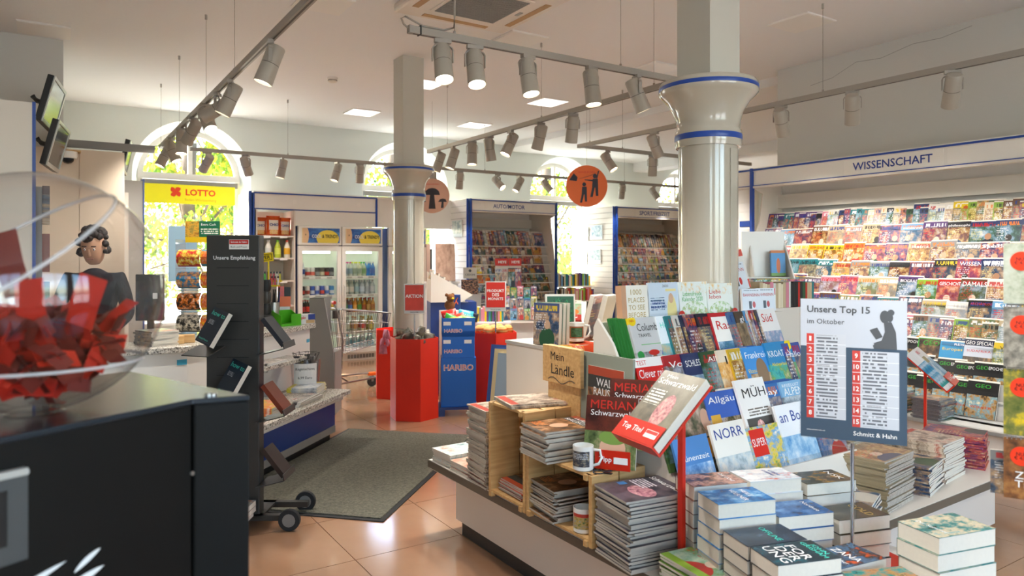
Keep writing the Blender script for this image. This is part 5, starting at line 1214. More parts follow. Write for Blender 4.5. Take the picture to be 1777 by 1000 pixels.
bpile(3, 6, 2.448, 1.637, 'olive', (('NSK', tw, .5, .8, .7, .12),), t=.045)
bpile(4, 5, 2.17, 1.548, 'navy wave', (('Nordsee', tw, .5, .8, .7, .08),), t=.046)
bpile(5, 4, 2.395, 1.478, 'black gold-lettered', (('GOLD', M['gold'], .5, .7, .8, .14),), t=.049)
bpile(6, 5, 1.905, 1.466, 'black turquoise-lettered', (('OFFLINE', M['inkt'], .5, .6, .8, .10),), t=.044)
bpile(7, 5, 1.855, 1.318, 'white-lettered thriller', (('JOHN\nGRISHAM', M['inkt'], .5, .85, .86, .17), ('FOR\nDER\nUNG', tw, .5, .38, .86, .5)), t=.045)
bpile(8, 3, 2.14, 1.345, 'orange flame', (('ZANA', tw, .5, .55, .8, .14), ('Der Panther', tw, .5, .3, .8, .07)), t=.048, rz=-100)
bpile(9, 3, 2.09, 1.175, 'teal mountain', (('Die\nBrücke', M['gold'], .5, .75, .6, .16),), t=.048, rz=-112)
bpile(10, 5, 2.36, 1.14, 'green and sea-blue', (('Der Sommer', tw, .5, .25, .75, .07),), rz=-104, w=.147, h=.235, t=.052)
# sign on its pole
sg = thing('top_list_sign', 'grey Top 15 list sign on a chrome pole among the book piles', 'sign stand', (2.285, 1.405, BZ - .001), R(-33 - 26))
MB().box(-.04, .04, -.03, .03, 0, .006).obj('foot', M['chrome'], sg)
MB().lathe([(.006, .006), (.006, .47)], 12).obj('pole', M['chrome'], sg, smooth=40)
MB().box(-.09, .09, -.006, .006, .455, .475).obj('clamp', M['acrylic'], sg)
SW, SH, SZ0 = .325, .477, .478
c_top = cover('print_top15', '#46586a', [('r', 0, .66, 1, 1, '#c6ccd6'), ('r', .06, .14, .44, .75, '#c9ced6'), ('r', .50, .10, .93, .64, '#c9ced6'), ('r', .06, .14, .132, .75, '#cf4a42'), ('r', .50, .10, .575, .64, '#cf4a42'),
     ('t', .155, .15, .36, .74, 24, '#6a6e76'), ('t', .595, .11, .82, .63, 21, '#6a6e76')] + [('r', .06, .14 + k * .0765 - .002, .44, .14 + k * .0765 + .002, '#e8ebf0') for k in range(1, 8)] + [('r', .50, .10 + k * .0775 - .002, .93, .10 + k * .0775 + .002, '#e8ebf0') for k in range(1, 7)])
sp_ = add('sign_panel', MB().face([(-SW / 2, -.002, SZ0), (SW / 2, -.002, SZ0), (SW / 2, -.002, SZ0 + SH), (-SW / 2, -.002, SZ0 + SH)], 0, [(0, 0), (1, 0), (1, 1), (0, 1)]).mesh('sign_panel', [c_top]), sg)
MB().box(-SW / 2 - .003, SW / 2 + .003, -.0015, .003, SZ0 - .003, SZ0 + SH + .003).obj('sleeve', M['acrylic'], sg)
MB().box(-SW / 2, SW / 2, -.0012, .001, SZ0, SZ0 + SH).obj('backing', M['paper'], sg)
def sgt(s, m, u, v, w, bold=0.0, h=None):
    tm = text_mesh(s, bold); q = text(sp_, s, m, 0, 0, 0, w=w * SW, bold=bold)
    q.matrix_basis = upright((u - .5) * SW, -.0028, SZ0 + v * SH) @ Matrix.Diagonal((w * SW / tm[1], (h * SH / tm[2]) if h else w * SW / tm[1], 1, 1))
sgt('Unsere Top 15', M['inkgrey'], .365, .92, .60, .02); sgt('im Oktober', M['inkgrey'], .245, .84, .36)
for k in range(8): sgt(str(k + 1), tw, .096, .14 + (7.5 - k) * .0765, .022 if k == 0 else .03, .02, .035)
for k in range(7): sgt(str(k + 9), tw, .537, .10 + (6.5 - k) * .0775, .03 if k == 0 else .052, .02, .035)
sgt('Schmitt & Hahn', tw, .71, .055, .40, .01); sgt('www.schmitt-hahn.de', tw, .15, .055, .18)
sl = MB()
def blob(cx, cy, rx, ry, n=18, rot=0):
    return [(cx + rx * math.cos(6.283 * k / n) * math.cos(rot) - ry * math.sin(6.283 * k / n) * math.sin(rot), cy + rx * math.cos(6.283 * k / n) * math.sin(rot) + ry * math.sin(6.283 * k / n) * math.cos(rot)) for k in range(n)]
for p in (blob(.80, .885, .045, .045), blob(.855, .915, .032, .022), blob(.845, .88, .03, .03), [(.79, .85), (.86, .85), (.90, .78), (.91, .66), (.70, .66), (.70, .70), (.77, .72), (.80, .78)],
          [(.70, .66), (.69, .685), (.80, .70), (.82, .67)], [(.66, .79), (.73, .81), (.78, .745), (.72, .725)]):
    sl.face([((u - .5) * SW, -.0027 - random.random() * .0003, SZ0 + v * SH) for u, v in p])
sl.obj('reader_silhouette', M['inkgrey'], sp_)

# ---- piles on the far wing of the island
pile(26, 'wing_magazine', 'shrink-wrapped colourful magazine on the pile beside the sign', 'in the shrink-wrapped pile beside the sign', 'shrink-wrapped pile beside the sign', 3.17, 1.84, TZ, 8, .30, .22, .0085, GEN[5], '#a89878', edge=mat('wrapped_edge', '#b8b0a4', .25, vary=(140, .6)), jit=.007)
pile(16, 'wing_magazine', 'magazine with blue and yellow box on the pile by the wrapped pile', 'in the pile by the wrapped pile', 'pile by the wrapped pile', 3.50, 1.87, TZ, 14, .24, .25, .0085, GEN[0], PAL['dark blue'], jit=.006)
pile(22, 'wing_magazine', 'open magazine with grey photo on the tall wing pile', 'in the tall wing pile', 'tall wing pile', 3.80, 1.93, TZ, 6, .27, .26, .0085, c_news, edge=M['page'], jit=.006)
pile(20, 'wing_magazine', 'dark magazine with red spine at the wing corner', 'in the red-spined pile at the wing corner', 'red-spined pile at the wing corner', 4.14, 1.95, TZ, 20, .22, .28, .0085, GEN[3], PAL['red'], edge=mat('red_edge', '#c8625a', .7, vary=(150, .5)), jit=.007)
pile(12, 'wing_magazine', 'sky-blue magazine on the low pile behind the novels', 'in the low pile behind the novels', 'low pile behind the novels', 2.83, 1.80, TZ, 20, .21, .28, .0085, GEN[0], PAL['sky blue'], jit=.006)
pile(14, 'wing_magazine', 'pink-tinted magazine on the curled pile beside the novels', 'in the curled pile beside the novels', 'curled pile beside the novels', 2.86, 2.09 - .0, TZ, -20, .21, .28, .0085, GEN[3], PAL['pink'], jit=.006) if False else None
for k, (x, y) in enumerate(((3.35, 2.25), (3.65, 2.3), (3.95, 2.3))):
    pile(20, 'wing_magazine', '%s magazine on the back wing pile %s' % (('lime', 'yellow', 'orange')[k], ('beside the rack', 'in the middle', 'at the outer end')[k]), 'in the back wing pile ' + ('beside the rack', 'in the middle', 'at the outer end')[k], 'back wing pile ' + str('abc'[k]), x, y, TZ, 5 - 6 * k, .21, .28, .008, GEN[k + 1], ('#b8b890', '#d0c49a', '#c8a888')[k], jit=.006)

# second title stand in front of the science shelf
title_stand('red tilted stand in front of the science shelf plinth', 4.55, 2.32, 0, .82, 20, 42, cover('cover_lake_magazine', '#e8e4e0', [('n', .0, .1, 1, .7, 3, ['#2f6a9a', '#4a94b4', '#c8d4dc', '#3f9a94']), ('r', .1, .62, .5, .78, '#8a7a4a')]), (('NEU', tr_, .25, .9, .4, .09),), 'top lake magazine on the red stand by the science shelf', 'Top Titel', .22, .29, .05)

# ================================================================== MAT, TILL COUNTER
mt_ = thing('door_mat', 'large grey-green ribbed floor mat with dark rubber border', 'mat', (1.607, 3.82, 0), R(45))
MB().box(0, 2.045, 0, 1.16, 0, .006).obj('rubber_border', M['rubber'], mt_)
MB().box(.03, 2.015, .03, 1.13, .006, .013).obj('pile_surface', M['matpile'], mt_)
n_ = Vector((.7071, -.7071, 0)); u_ = Vector((-.7071, -.7071, 0)); CE = Vector((2.03, 6.36, 0))
def cp(u, n, z=0): p = CE + u_ * u + n_ * n; return Vector((p.x, p.y, z))
ct = thing('till_counter', 'white till counter with speckled granite top and blue base', 'counter')
top = [(-1.2, 5.13), (.80, 5.13), (2.03, 6.36), (1.70, 6.69), (.60, 5.60), (-1.2, 5.60)]
MB().prism(top, .885, .925).obj('granite_top', M['granite'], ct, bevel=.004)
MB().prism(poly_shrink(top, .04), .09, .885).obj('body', M['white'], ct)
MB().prism(poly_shrink(top, .08), 0, .09).obj('toe_board', M['darkgrey'], ct)
lo = [tuple(cp(.40, .0).xy), tuple(cp(1.74, .0).xy), tuple(cp(1.74, .52).xy), tuple(cp(.40, .52).xy)]
MB().prism(lo, .385, .42).obj('lower_granite_shelf', M['granite'], ct, bevel=.004)
MB().prism([tuple(cp(.42, .02).xy), tuple(cp(1.72, .02).xy), tuple(cp(1.72, .46).xy), tuple(cp(.42, .46).xy)], .34, .385).obj('shelf_apron', M['offwhite'], ct)
MB().prism([tuple(cp(.45, .02).xy), tuple(cp(1.70, .02).xy), tuple(cp(1.70, .40).xy), tuple(cp(.45, .40).xy)], .13, .34).obj('base_panel', M['dblue'], ct)
MB().prism([tuple(cp(.45, .02).xy), tuple(cp(1.70, .02).xy), tuple(cp(1.70, .405).xy), tuple(cp(.45, .405).xy)], .075, .13).obj('kick_strip', M['mid'], ct)
MB().prism([tuple(cp(.46, .02).xy), tuple(cp(1.69, .02).xy), tuple(cp(1.69, .36).xy), tuple(cp(.46, .36).xy)], 0, .075).obj('kick_recess', M['black'], ct)
MB().prism([tuple(cp(.45, -.04).xy), tuple(cp(1.10, -.04).xy), tuple(cp(1.10, .17).xy), tuple(cp(.45, .17).xy)], .665, .695).obj('granite_ledge', M['granite'], ct, bevel=.003)
for u in (.55, 1.0): MB().prism([tuple(cp(u, -.04).xy), tuple(cp(u + .03, -.04).xy), tuple(cp(u + .03, .12).xy), tuple(cp(u, .12).xy)], .64, .665).obj('ledge_bracket', M['steel'], ct)
MB().prism([tuple(cp(.05, -.041).xy), tuple(cp(.10, -.041).xy), tuple(cp(.10, -.036).xy), tuple(cp(.05, -.036).xy)], .76, .79).obj('sticker', mat('sticker_blue', '#3a9fc0', .4), ct)
MB().box(.72, .78, 5.165, 5.172, .80, .835).obj('sticker', mat('sticker_blue', '#3a9fc0', .4), ct)

def diag(u, n, z): return Matrix.Translation(cp(u, n, z)) @ Matrix.Rotation(R(45), 4, 'Z')
c_stern = cover('paper_front', '#d8d4cc', [('n', 0, .1, 1, .9, 4, ['#3a3a40', '#a89888', '#e8e0d4', '#b84030']), ('t', .05, .05, .95, .9, 16, '#4a4a4a')])
c_ylw = cover('paper_yellow', '#e8c830', [('n', 0, 0, 1, .75, 3, ['#3a62a8', '#d8b840', '#e07040', '#e8e0d0'])])
def dpile(n, lab, u, n2, z, rz, w, h, t, cov, edge, top_lab):
    p = cp(u, n2, z); pile(n, 'newspaper', top_lab, 'in the ' + lab, lab, p.x, p.y, z, 45 + rz, w, h, t, cov, edge=edge, jit=.005)
dpile(9, 'yellow-edged brochure pile by the umbrella bin', .66, .26, .42, 12, .30, .23, .008, cover('brochure', '#b8c0c8', [('n', 0, 0, 1, 1, 3, ['#6a7a8a', '#c8ccd0', '#e8e4d8']), ('r', .85, 0, 1, 1, '#e8d020'), ('r', 0, .85, 1, 1, '#d8c840')]), M['page'], 'glossy brochure with yellow corner topping the pile beside the umbrella bin')
dpile(4, 'newspaper pile midway on the lower counter shelf', .97, .32, .42, 4, .40, .28, .009, c_stern, M['pagegrey'], 'picture newspaper topping the middle pile of the lower counter shelf')
dpile(7, 'yellow-blue pile at the tower end', 1.34, .30, .42, 6, .30, .23, .008, c_ylw, M['pagegrey'], 'yellow and blue magazine topping the pile at the tower end')
dpile(3, 'thin white pile on the granite ledge', .92, .07, .695, 2, .26, .18, .006, c_stern, M['paper'], 'white leaflet topping the thin pile on the granite ledge')

# umbrella bin
ub = thing('umbrella_bin', 'clear bin of folded umbrellas with a white Regenschirm 6.99 Euro notice', 'umbrella bin', cp(.53, .18, .42), R(-20))
ub.scale = (1.22, 1.22, 1.25)
MB().lathe([(.085, 0), (.10, .21), (.098, .21), (.083, .004)], 24, cap=False).obj('bin', M['acrylic'], ub, smooth=40)
MB().lathe([(.084, 0), (.084, .004)], 24).obj('bottom', M['darkgrey'], ub)
for k in range(9):
    a = k * .7; MB().tube([(.05 * math.cos(a), .05 * math.sin(a), .01), (.06 * math.cos(a), .06 * math.sin(a), .19 + .02 * (k % 3))], .021, 8).obj('umbrella', M['ink'] if k % 2 else M['darkgrey'], ub, smooth=True)
    MB().tube([(.06 * math.cos(a), .06 * math.sin(a), .19), (.09 * math.cos(a), .08 * math.sin(a), .25), (.07 * math.cos(a + 1), .07 * math.sin(a + 1), .245), (.06 * math.cos(a + .5), .06 * math.sin(a + .5), .20)], .002, 5).obj('wrist_strap', M['black'], ub)
nb = MB()
for k in range(8):
    a, c = -2.35 + k * .2, -2.15 + k * .2
    nb.face([(.1005 * math.cos(a), .1005 * math.sin(a), .05), (.1005 * math.cos(c), .1005 * math.sin(c), .05), (.1035 * math.cos(c), .1035 * math.sin(c), .19), (.1035 * math.cos(a), .1035 * math.sin(a), .19)])
nt_ = nb.obj('notice', M['paper'], ub)
for s, z, w in (('Regenschirm', .155, .12), ('6,99 Euro', .10, .09)):
    tm = text_mesh(s); q = text(nt_, s, M['ink'], 0, 0, 0, w=w)
    a = -1.55; q.matrix_basis = Matrix.Translation((.108 * math.cos(a), .108 * math.sin(a), z)) @ Matrix.Rotation(a + R(90), 4, 'Z') @ VERT @ Matrix.Diagonal((w / tm[1], w / tm[1], 1, 1))
# grey lectern panel at the counter end
gp = thing('terminal_stand', 'dark grey tapered self-service stand behind the counter end', 'terminal', (2.22, 6.80, 0), R(-33))
MB().prism([(-.10, 0), (.14, 0), (.12, .62), (.03, 1.12), (-.11, 1.12)], -.012, .012, mx=Matrix(((1, 0, 0, 0), (0, 0, 1, 0), (0, 1, 0, 0), (0, 0, 0, 1)))).obj('side_panel', M['mid'], gp)
MB().box(-.11, .03, .0, .30, 1.10, 1.125).obj('top_plate', M['darkgrey'], gp); MB().box(-.10, .13, .01, .28, .0, .60).obj('body', M['mid'], gp); MB().box(-.105, .02, .015, .29, .6, 1.10).obj('head', M['darkgrey'], gp)
# goods on the counter end
gd = thing('green_display', 'bright green card display box with small sweets on the counter end', 'display box', cp(.27, -.14, .926), R(20))
MB().box(-.10, .10, -.07, .07, 0, .02).obj('base', M['green'], gd)
for x, h0, h1 in ((-.10, .15, .10), (.096, .10, .10)): MB().prism([(-.07, 0), (.07, 0), (.07, h1 + .03), (-.07, h0 * .6)], 0, .004, mx=Matrix(((0, 0, 1, x), (1, 0, 0, 0), (0, 1, 0, 0), (0, 0, 0, 1)))).obj('side', M['green'], gd)
MB().box(-.10, .10, .066, .07, 0, .13).obj('back', M['green'], gd); MB().box(-.0, .10, -.072, -.068, 0, .10).obj('front', M['green'], gd)
dx = thing('sweets_box', 'white and blue sweets box at the very end of the counter', 'sweets box', cp(.07, -.08, .926), R(8))
bx_ = MB().box(-.085, .085, -.04, .04, 0, .085).obj('box', cover('duplo_print', '#eceae6', [('r', 0, 0, 1, 1, '#eceae6')]), dx)
MB().box(.02, .085, -.0415, -.040, .03, .085).obj('blue_flash', M['inkb'], dx); MB().box(.0, .08, -.0418, -.0405, .005, .035).obj('biscuit_print', mat('biscuit', '#c8a878', .6), dx)
for s, m, x in (('d', M['ink'], -.07), ('uplo', M['inkr'], -.032)):
    tm = text_mesh(s, .03); w = .012 if s == 'd' else .058
    text(dx, s, m, 0, 0, 0, w=w, bold=.03).matrix_basis = upright(x, -.0425, .052) @ Matrix.Diagonal((w / tm[1],) * 2 + (1, 1))
cl_ = thing('lighter_stand', 'yellow lighter stand with name plate with rows of coloured lighters', 'lighter stand', cp(.12, -.40, .926), R(-33))
MB().box(-.10, .10, -.07, .07, 0, .012).obj('foot', M['yellow'], cl_); MB().tube([(0, 0, .012), (0, 0, .56)], .008, 8).obj('pole', M['yellow'], cl_)
sgn = MB().box(-.105, .105, -.006, .006, .55, .63).obj('sign', M['yellow'], cl_, rot=(0, R(-6), 0)); MB().box(-.095, .095, -.0068, -.006, .562, .618).obj('sign_rim', M['ink'], sgn); MB().box(-.09, .09, -.0076, -.0066, .567, .613).obj('sign_face', M['yellow'], sgn)
tm = text_mesh('CLIPPER', .02); text(sgn, 'CLIPPER', M['ink'], 0, 0, 0, w=.16, bold=.02).matrix_basis = upright(0, -.0082, .59) @ Matrix.Diagonal((.16 / tm[1], .032 / tm[2], 1, 1))
for row, z in enumerate((.36, .40)):
    MB().box(-.11, .11, -.05 + .05 * row, -.01 + .05 * row, z - .03, z - .015).obj('lighter_shelf', M['yellow'], cl_)
    for k in range(8):
        if 3 <= k <= 4 and row == 0: continue
        c = ('#d8cc20', '#e8e040', '#30a848', '#58c840', '#2a2a2a', '#d84a30', '#c03050', '#e8e0d8')[(k + row) % 8]
        l_ = MB().lathe([(.009, 0), (.009, .06)], 8).obj('lighter', mat('lighter_' + c[1:], c, .3), cl_, loc=(-.094 + k * .027, -.03 + .05 * row, z - .015), smooth=40)
        MB().lathe([(.008, .06), (.008, .078)], 8).obj('lighter_head', M['black'], l_)
pt = thing('pen_pot', 'metal pot packed with dark pens beside the lighter stand', 'pen pot', cp(.27, -.26, .926))
MB().lathe([(.05, 0), (.05, .2), (.047, .2), (.047, .01)], 18, cap=False).obj('pot', M['steel'], pt, smooth=40)
for k in range(12): MB().tube([(.035 * math.cos(k), .035 * math.sin(k), .02), (.05 * math.cos(k * 1.1), .05 * math.sin(k * 1.1), .29 + .02 * (k % 3))], .005, 6).obj('pen', M['ink'] if k % 3 else M['dblue'], pt)
ob = thing('orange_box', 'orange cardboard box of tobacco papers on the counter', 'display box', cp(.12, -.25, 1.10), R(-10))
MB().box(-.05, .05, -.03, .03, -.174, -.02).obj('riser', M['white'], ob); MB().box(-.055, .055, -.035, .035, -.02, .07).obj('box', M['orange'], ob); MB().box(-.055, .0, -.036, .035, .07, .16).obj('red_box', M['redp'], ob); MB().box(.003, .055, -.034, .035, .07, .15).obj('dark_box', M['ink'], ob)
tw_ = thing('cup_tower', 'tall black stacked canister tower beside the pen pot', 'canister', cp(.39, -.26, .926))
for k in range(4): MB().lathe([(.033, k * .10), (.04, k * .10 + .02), (.04, k * .10 + .075), (.034, k * .10 + .098)], 16).obj('canister', M['ink'] if k % 2 else M['darkgrey'], tw_, smooth=40)

# ---- scratch ticket dispenser on the counter
tk_ = thing('ticket_dispenser', 'clear scratch-ticket dispenser with curved colourful ticket rows and green topper', 'ticket dispenser', (.93, 5.72, .926), R(-33))
MB().box(-.13, .15, -.02, .14, 0, .012).obj('foot', M['acrylic'], tk_); MB().box(-.13, .15, .10, .106, .0, .78).obj('back_plate', M['acrylic'], tk_)
for x in (-.13, .146): MB().box(x, x + .004, -.06, .10, .0, .72).obj('side_plate', M['acrylic'], tk_)
tcs = [('#2a2622', '#d8cdb8', 'dark'), ('#2c2420', '#f08020', 'flame'), ('#2f86b4', '#f0a040', 'blue'), ('#c42a2c', '#f0d040', 'red')]
for k, (c1, c2, nm) in enumerate(tcs):
    for h_, (xa, xb) in enumerate(((-.12, .05), (.055, .145))):
        cv = cover('ticket_%s_%d' % (nm, h_), c1 if h_ == 0 else ('#e8b820', '#e8b820', '#e0c020', '#3a7a9a')[k], [('n', 0, .1, 1, .9, 5, [c1, c1, c2, '#f4ecd8']) if h_ == 0 else ('n', 0, .2, 1, .8, 5, ['#e8b820', '#d84020', '#f0e0a0'])])
        b = MB(); z0 = .03 + k * .16
        for j in range(8):
            a, c = R(-70 + j * 20), R(-50 + j * 20)
            pa = (-.005 - .065 * math.cos(a), z0 + .07 + .065 * math.sin(a)); pc = (-.005 - .065 * math.cos(c), z0 + .07 + .065 * math.sin(c))
            b.face([(xa, pa[0], pa[1]), (xb, pa[0], pa[1]), (xb, pc[0], pc[1]), (xa, pc[0], pc[1])], 0, [(0, j / 8), (1, j / 8), (1, (j + 1) / 8), (0, (j + 1) / 8)])
        b.obj('ticket_strip', cv, tk_, smooth=True)
    MB().box(-.13, .15, -.05, .10, z0 - .008, z0 - .004).obj('divider', M['acrylic'], tk_)
tp = MB().box(-.12, .14, .08, .09, .70, .86).obj('topper', cover('topper_print', '#1f6a48', [('r', 0, 0, 1, .25, '#f0c81c'), ('n', .0, .25, .4, 1, 5, ['#8a4a20', '#e8b040', '#1f6a48']), ('t', .45, .4, .95, .7, 3, '#f4f0e0')]), tk_)
MB().face([(-.12, .079, .70), (.14, .079, .70), (.14, .079, .86), (-.12, .079, .86)], 0, [(0, 0), (1, 0), (1, 1), (0, 1)]).obj('topper_face', MATS['topper_print'], tp)
tm = text_mesh('Extra Cash'); text(tp, 'Extra Cash', M['inkw'], 0, 0, 0, w=.11).matrix_basis = upright(.055, .078, .835) @ Matrix.Diagonal((.11 / tm[1],) * 2 + (1, 1))
for k, (x, y, rz) in enumerate(((.72, 5.30, 8), (.80, 5.36, -6))):
    MB().box(-.06, .06, -.025, .025, 0, .055).obj('wood_block', M['pine'], label='%s rough wooden block on the counter by the tickets' % ('front', 'rear')[k], cat='wood block', loc=(x, y, .926), rot=(0, 0, R(rz)), bevel=.003, group='wooden blocks on the counter')
ds = thing('till_screen', 'black till screen with logo seen beside the ticket dispenser', 'screen', (.60, 5.52, .926), R(-20))
MB().box(-.09, .09, -.06, .06, 0, .012).obj('foot', M['black'], ds); MB().box(-.02, .02, .0, .03, .012, .18).obj('neck', M['black'], ds); MB().box(-.09, .09, -.015, .015, .15, .47).obj('panel', M['screen'], ds, bevel=.004); MB().box(.02, .05, -.018, -.015, .30, .34).obj('logo', M['inkw'], ds)
pile(8, 'receipt_book', 'grey folder topping the paper pile behind the wood blocks', 'in the paper pile behind the wood blocks', 'paper pile on the till counter', .62, 5.36, .926, 20, .18, .24, .012, GEN[0], PAL['grey'])

# ---- black recommendation tower
to = thing('book_tower', 'black slotted metal book tower on wheels headed Unsere Empfehlung', 'book stand', (.871, 4.2035, 0), R(-33))
MB().box(-.148, .148, 0, .075, .06, 1.635).obj('body', M['darkgrey'], to, bevel=.004)
for k in range(13):
    MB().box(-.09, .09, -.0015, .004, .25 + k * .1, .254 + k * .1).obj('slot', M['black'], to)
MB().box(-.16, .36, -.02, .02, .045, .075).obj('base_bar', M['darkgrey'], to); MB().box(-.16, .36, .20, .24, .045, .075).obj('base_bar', M['darkgrey'], to)
MB().box(-.16, .17, -.02, .24, .06, .075).obj('base_plate', M['darkgrey'], to)
for x, y in ((.33, -.045), (.33, .265), (-.13, .265), (-.13, -.045)):
    w = MB().lathe([(.058, -.014), (.06, -.01), (.06, .01), (.058, .014)], 24, mx=Matrix.Translation((x, y, .06)) @ Matrix.Rotation(R(90), 4, 'X')).obj('wheel', M['rubber'], to, smooth=40)
    MB().lathe([(.036, -.016), (.036, .016)], 16, mx=Matrix.Translation((x, y, .06)) @ Matrix.Rotation(R(90), 4, 'X')).obj('hub', M['mid'], w, smooth=40)
lg = MB().box(-.02, .09, -.003, .0, 1.555, 1.61).obj('logo_plate', M['paper'], to); MB().box(-.018, .088, -.0036, -.002, 1.583, 1.608).obj('logo_band', M['inkr'], lg)
for s, m, x, z, w, b_ in (('Schmitt & Hahn', M['inkw'], .035, 1.596, .09, .01), ('Buch und Presse', M['ink'], .035, 1.569, .09, 0), ('Unsere Empfehlung', M['inkw'], 0.01, 1.505, .235, .015)):
    tm = text_mesh(s, b_); text(to, s, m, 0, 0, 0, w=w, bold=b_).matrix_basis = upright(x, -.0045, z) @ Matrix.Diagonal((w / tm[1],) * 2 + (1, 1))
Mt = Matrix.Translation((.871, 4.2035, 0)) @ Matrix.Rotation(R(-33), 4, 'Z')
c_how = cover('cover_howto', '#1c2a38', [('t', .15, .55, .5, .68, 4, '#aab0b8'), ('r', .1, .05, .9, .07, '#3a4a58')])
for k, (x, z, nm) in enumerate(((-.105, 1.03, 'upper'), (.0, .745, 'lower'))):
    MB().box(-.09, .09, -.14, .0, -.005, 0).obj('book_ledge', M['darkgrey'], to, loc=(x - .01, 0, z - .01), rot=(R(18), 0, R(-20)))
    book('guide_book', '%s dark guide book with turquoise lettering on the black tower' % nm, Mt @ Matrix.Translation((x, -.10, z)) @ Matrix.Rotation(R(-28), 4, 'Z') @ Matrix.Rotation(R(64), 4, 'X') @ Matrix.Rotation(R(-14), 4, 'Z'), .135, .205, .032, c_how, titles=(('how to', M['inkt'], .52, .86, .86, .13), ('Randall Munroe', M['inkt'], .45, .12, .6, .05)), group='turquoise-lettered guide books')
for k, (z, nm) in enumerate(((.97, 'upper'), (.60, 'middle'), (.245, 'lower'))):
    MB().box(0, .16, -.1, .1, -.005, 0).obj('side_ledge', M['darkgrey'], to, loc=(.15, .03, z), rot=(0, R(-14), 0))
    MB().box(0, .005, -.1, .1, -.005, .03).obj('side_lip', M['darkgrey'], to, loc=(.305, .03, z + .04), rot=(0, R(-14), 0))
    book('side_book', '%s book leaning on the mat-side ledge of the black tower' % nm, Mt @ Matrix.Translation((.285, .03, z + .042)) @ Matrix.Rotation(R(90), 4, 'Z') @ Matrix.Rotation(R(52), 4, 'X'), .14, .19, .025, mat('dark_cover_%d' % k, ('#22242c', '#7a3018', '#2c201c')[k], .5), None, group='books on the tower side ledges')
pile(3, 'boxed_book', 'white box set on the foot of the black tower', 'on the foot of the black tower', 'box sets on the tower foot', *(Mt @ Vector((.06, -.09, 0))).xy, .076, -33, .15, .12, .03, GEN[0], PAL['white'], is_book=True, cat='book')

# ---- black cabinet with the ticket globe
A_, B_, C_, D_ = Vector((-.056, 1.256)), Vector((.222, 1.411)), Vector((.319, 1.394)), Vector((.157, 1.846))
A2 = A_ - (B_ - A_) * 1.1; E2 = A2 + (D_ - C_)
cab = thing('black_cabinet', 'black metal cabinet with white swoosh print carrying the clear ticket globe', 'cabinet')
cabm = mat('cabinet_black', '#100f0d', .5, spec=.2, vary=(12, .2)); topm = mat('cabinet_top', '#3c444c', .22, metal=.55)  # top plate has the bluish window reflection put into its colour
e = (B_ - A_).normalized()
MB().prism([tuple(A2), tuple(B_ - e * .003), tuple(D_ + (B_ - C_) * 1.0), tuple(E2)], .05, 1.235).obj('carcass', cabm, cab)
MB().prism([tuple(B_ + e * .003), tuple(C_), tuple(D_), tuple(D_ + (B_ - C_) * .93)], .05, 1.235).obj('corner_pillar', cabm, cab, bevel=.004)
MB().prism([tuple(A2), tuple(B_), tuple(C_), tuple(D_), tuple(E2)], 1.235, 1.245).obj('top_plate', topm, cab, bevel=.002)
MB().prism([tuple(A2 + (E2 - A2) * .05), tuple(B_ + (D_ - C_) * .05), tuple(C_ + (D_ - C_) * .06), tuple(D_ * .98 + C_ * .02), tuple(E2)], 0, .05).obj('plinth', M['black'], cab)
for w_, off in ((.012, -.10), (.012, -.02)):
    p = B_ + (C_ - B_) * (.5 + off) + (D_ - C_) * .05; MB().lathe([(.007, 1.245), (.007, 1.25)], 10).obj('screw', M['steel'], cab, loc=(p.x, p.y, 0))
nf = Vector((e.y, -e.x)); Mf = frame_mx((A_.x + nf.x * .001, A_.y + nf.y * .001, 0), (e.x, e.y, 0), (0, 0, 1))   # front plane: x along the front from A, y up
def onfront(name, poly, m, d=.004):
    MB().prism(poly, 0, d).obj(name, m, cab, mx=Mf)
onfront('handle', [(-.03, 1.198), (.031, 1.196), (.033, 1.19), (.031, 1.186), (-.03, 1.188)], M['grey'], .012)
onfront('recess', [(-.06, 1.184), (.036, 1.184), (.036, 1.06), (-.06, 1.06)], mat('recess_grey', '#4a4c4c', .4), .002)
onfront('slot', [(-.05, 1.168), (.007, 1.168), (.007, 1.088), (-.05, 1.088)], M['black'], .004)
def leaf(p, q, w, n=10):
    p, q = Vector(p), Vector(q); d = q - p; nn = Vector((-d.y, d.x)).normalized()
    up = [p + d * (k / n) + nn * w * math.sin(math.pi * k / n) ** .7 for k in range(n + 1)]; dn = [p + d * (k / n) - nn * w * .5 * math.sin(math.pi * k / n) ** .7 for k in range(n, -1, -1)]
    return [tuple(v) for v in up + dn[1:-1]]
for a, b_, w in (((.104, 1.012), (.146, 1.036), .006), ((-.06, .99), (.092, 1.035), .008), ((.06, .975), (.152, 1.006), .009), ((-.1, .95), (.06, .985), .01), ((.0, .93), (.14, .975), .01)):
    onfront('swoosh_print', leaf(a, b_, w), M['inkw'], .0012)
onfront('lock', [(.316 + .004 * math.cos(k * .785), 1.111 + .004 * math.sin(k * .785)) for k in range(8)], M['steel'], .004)

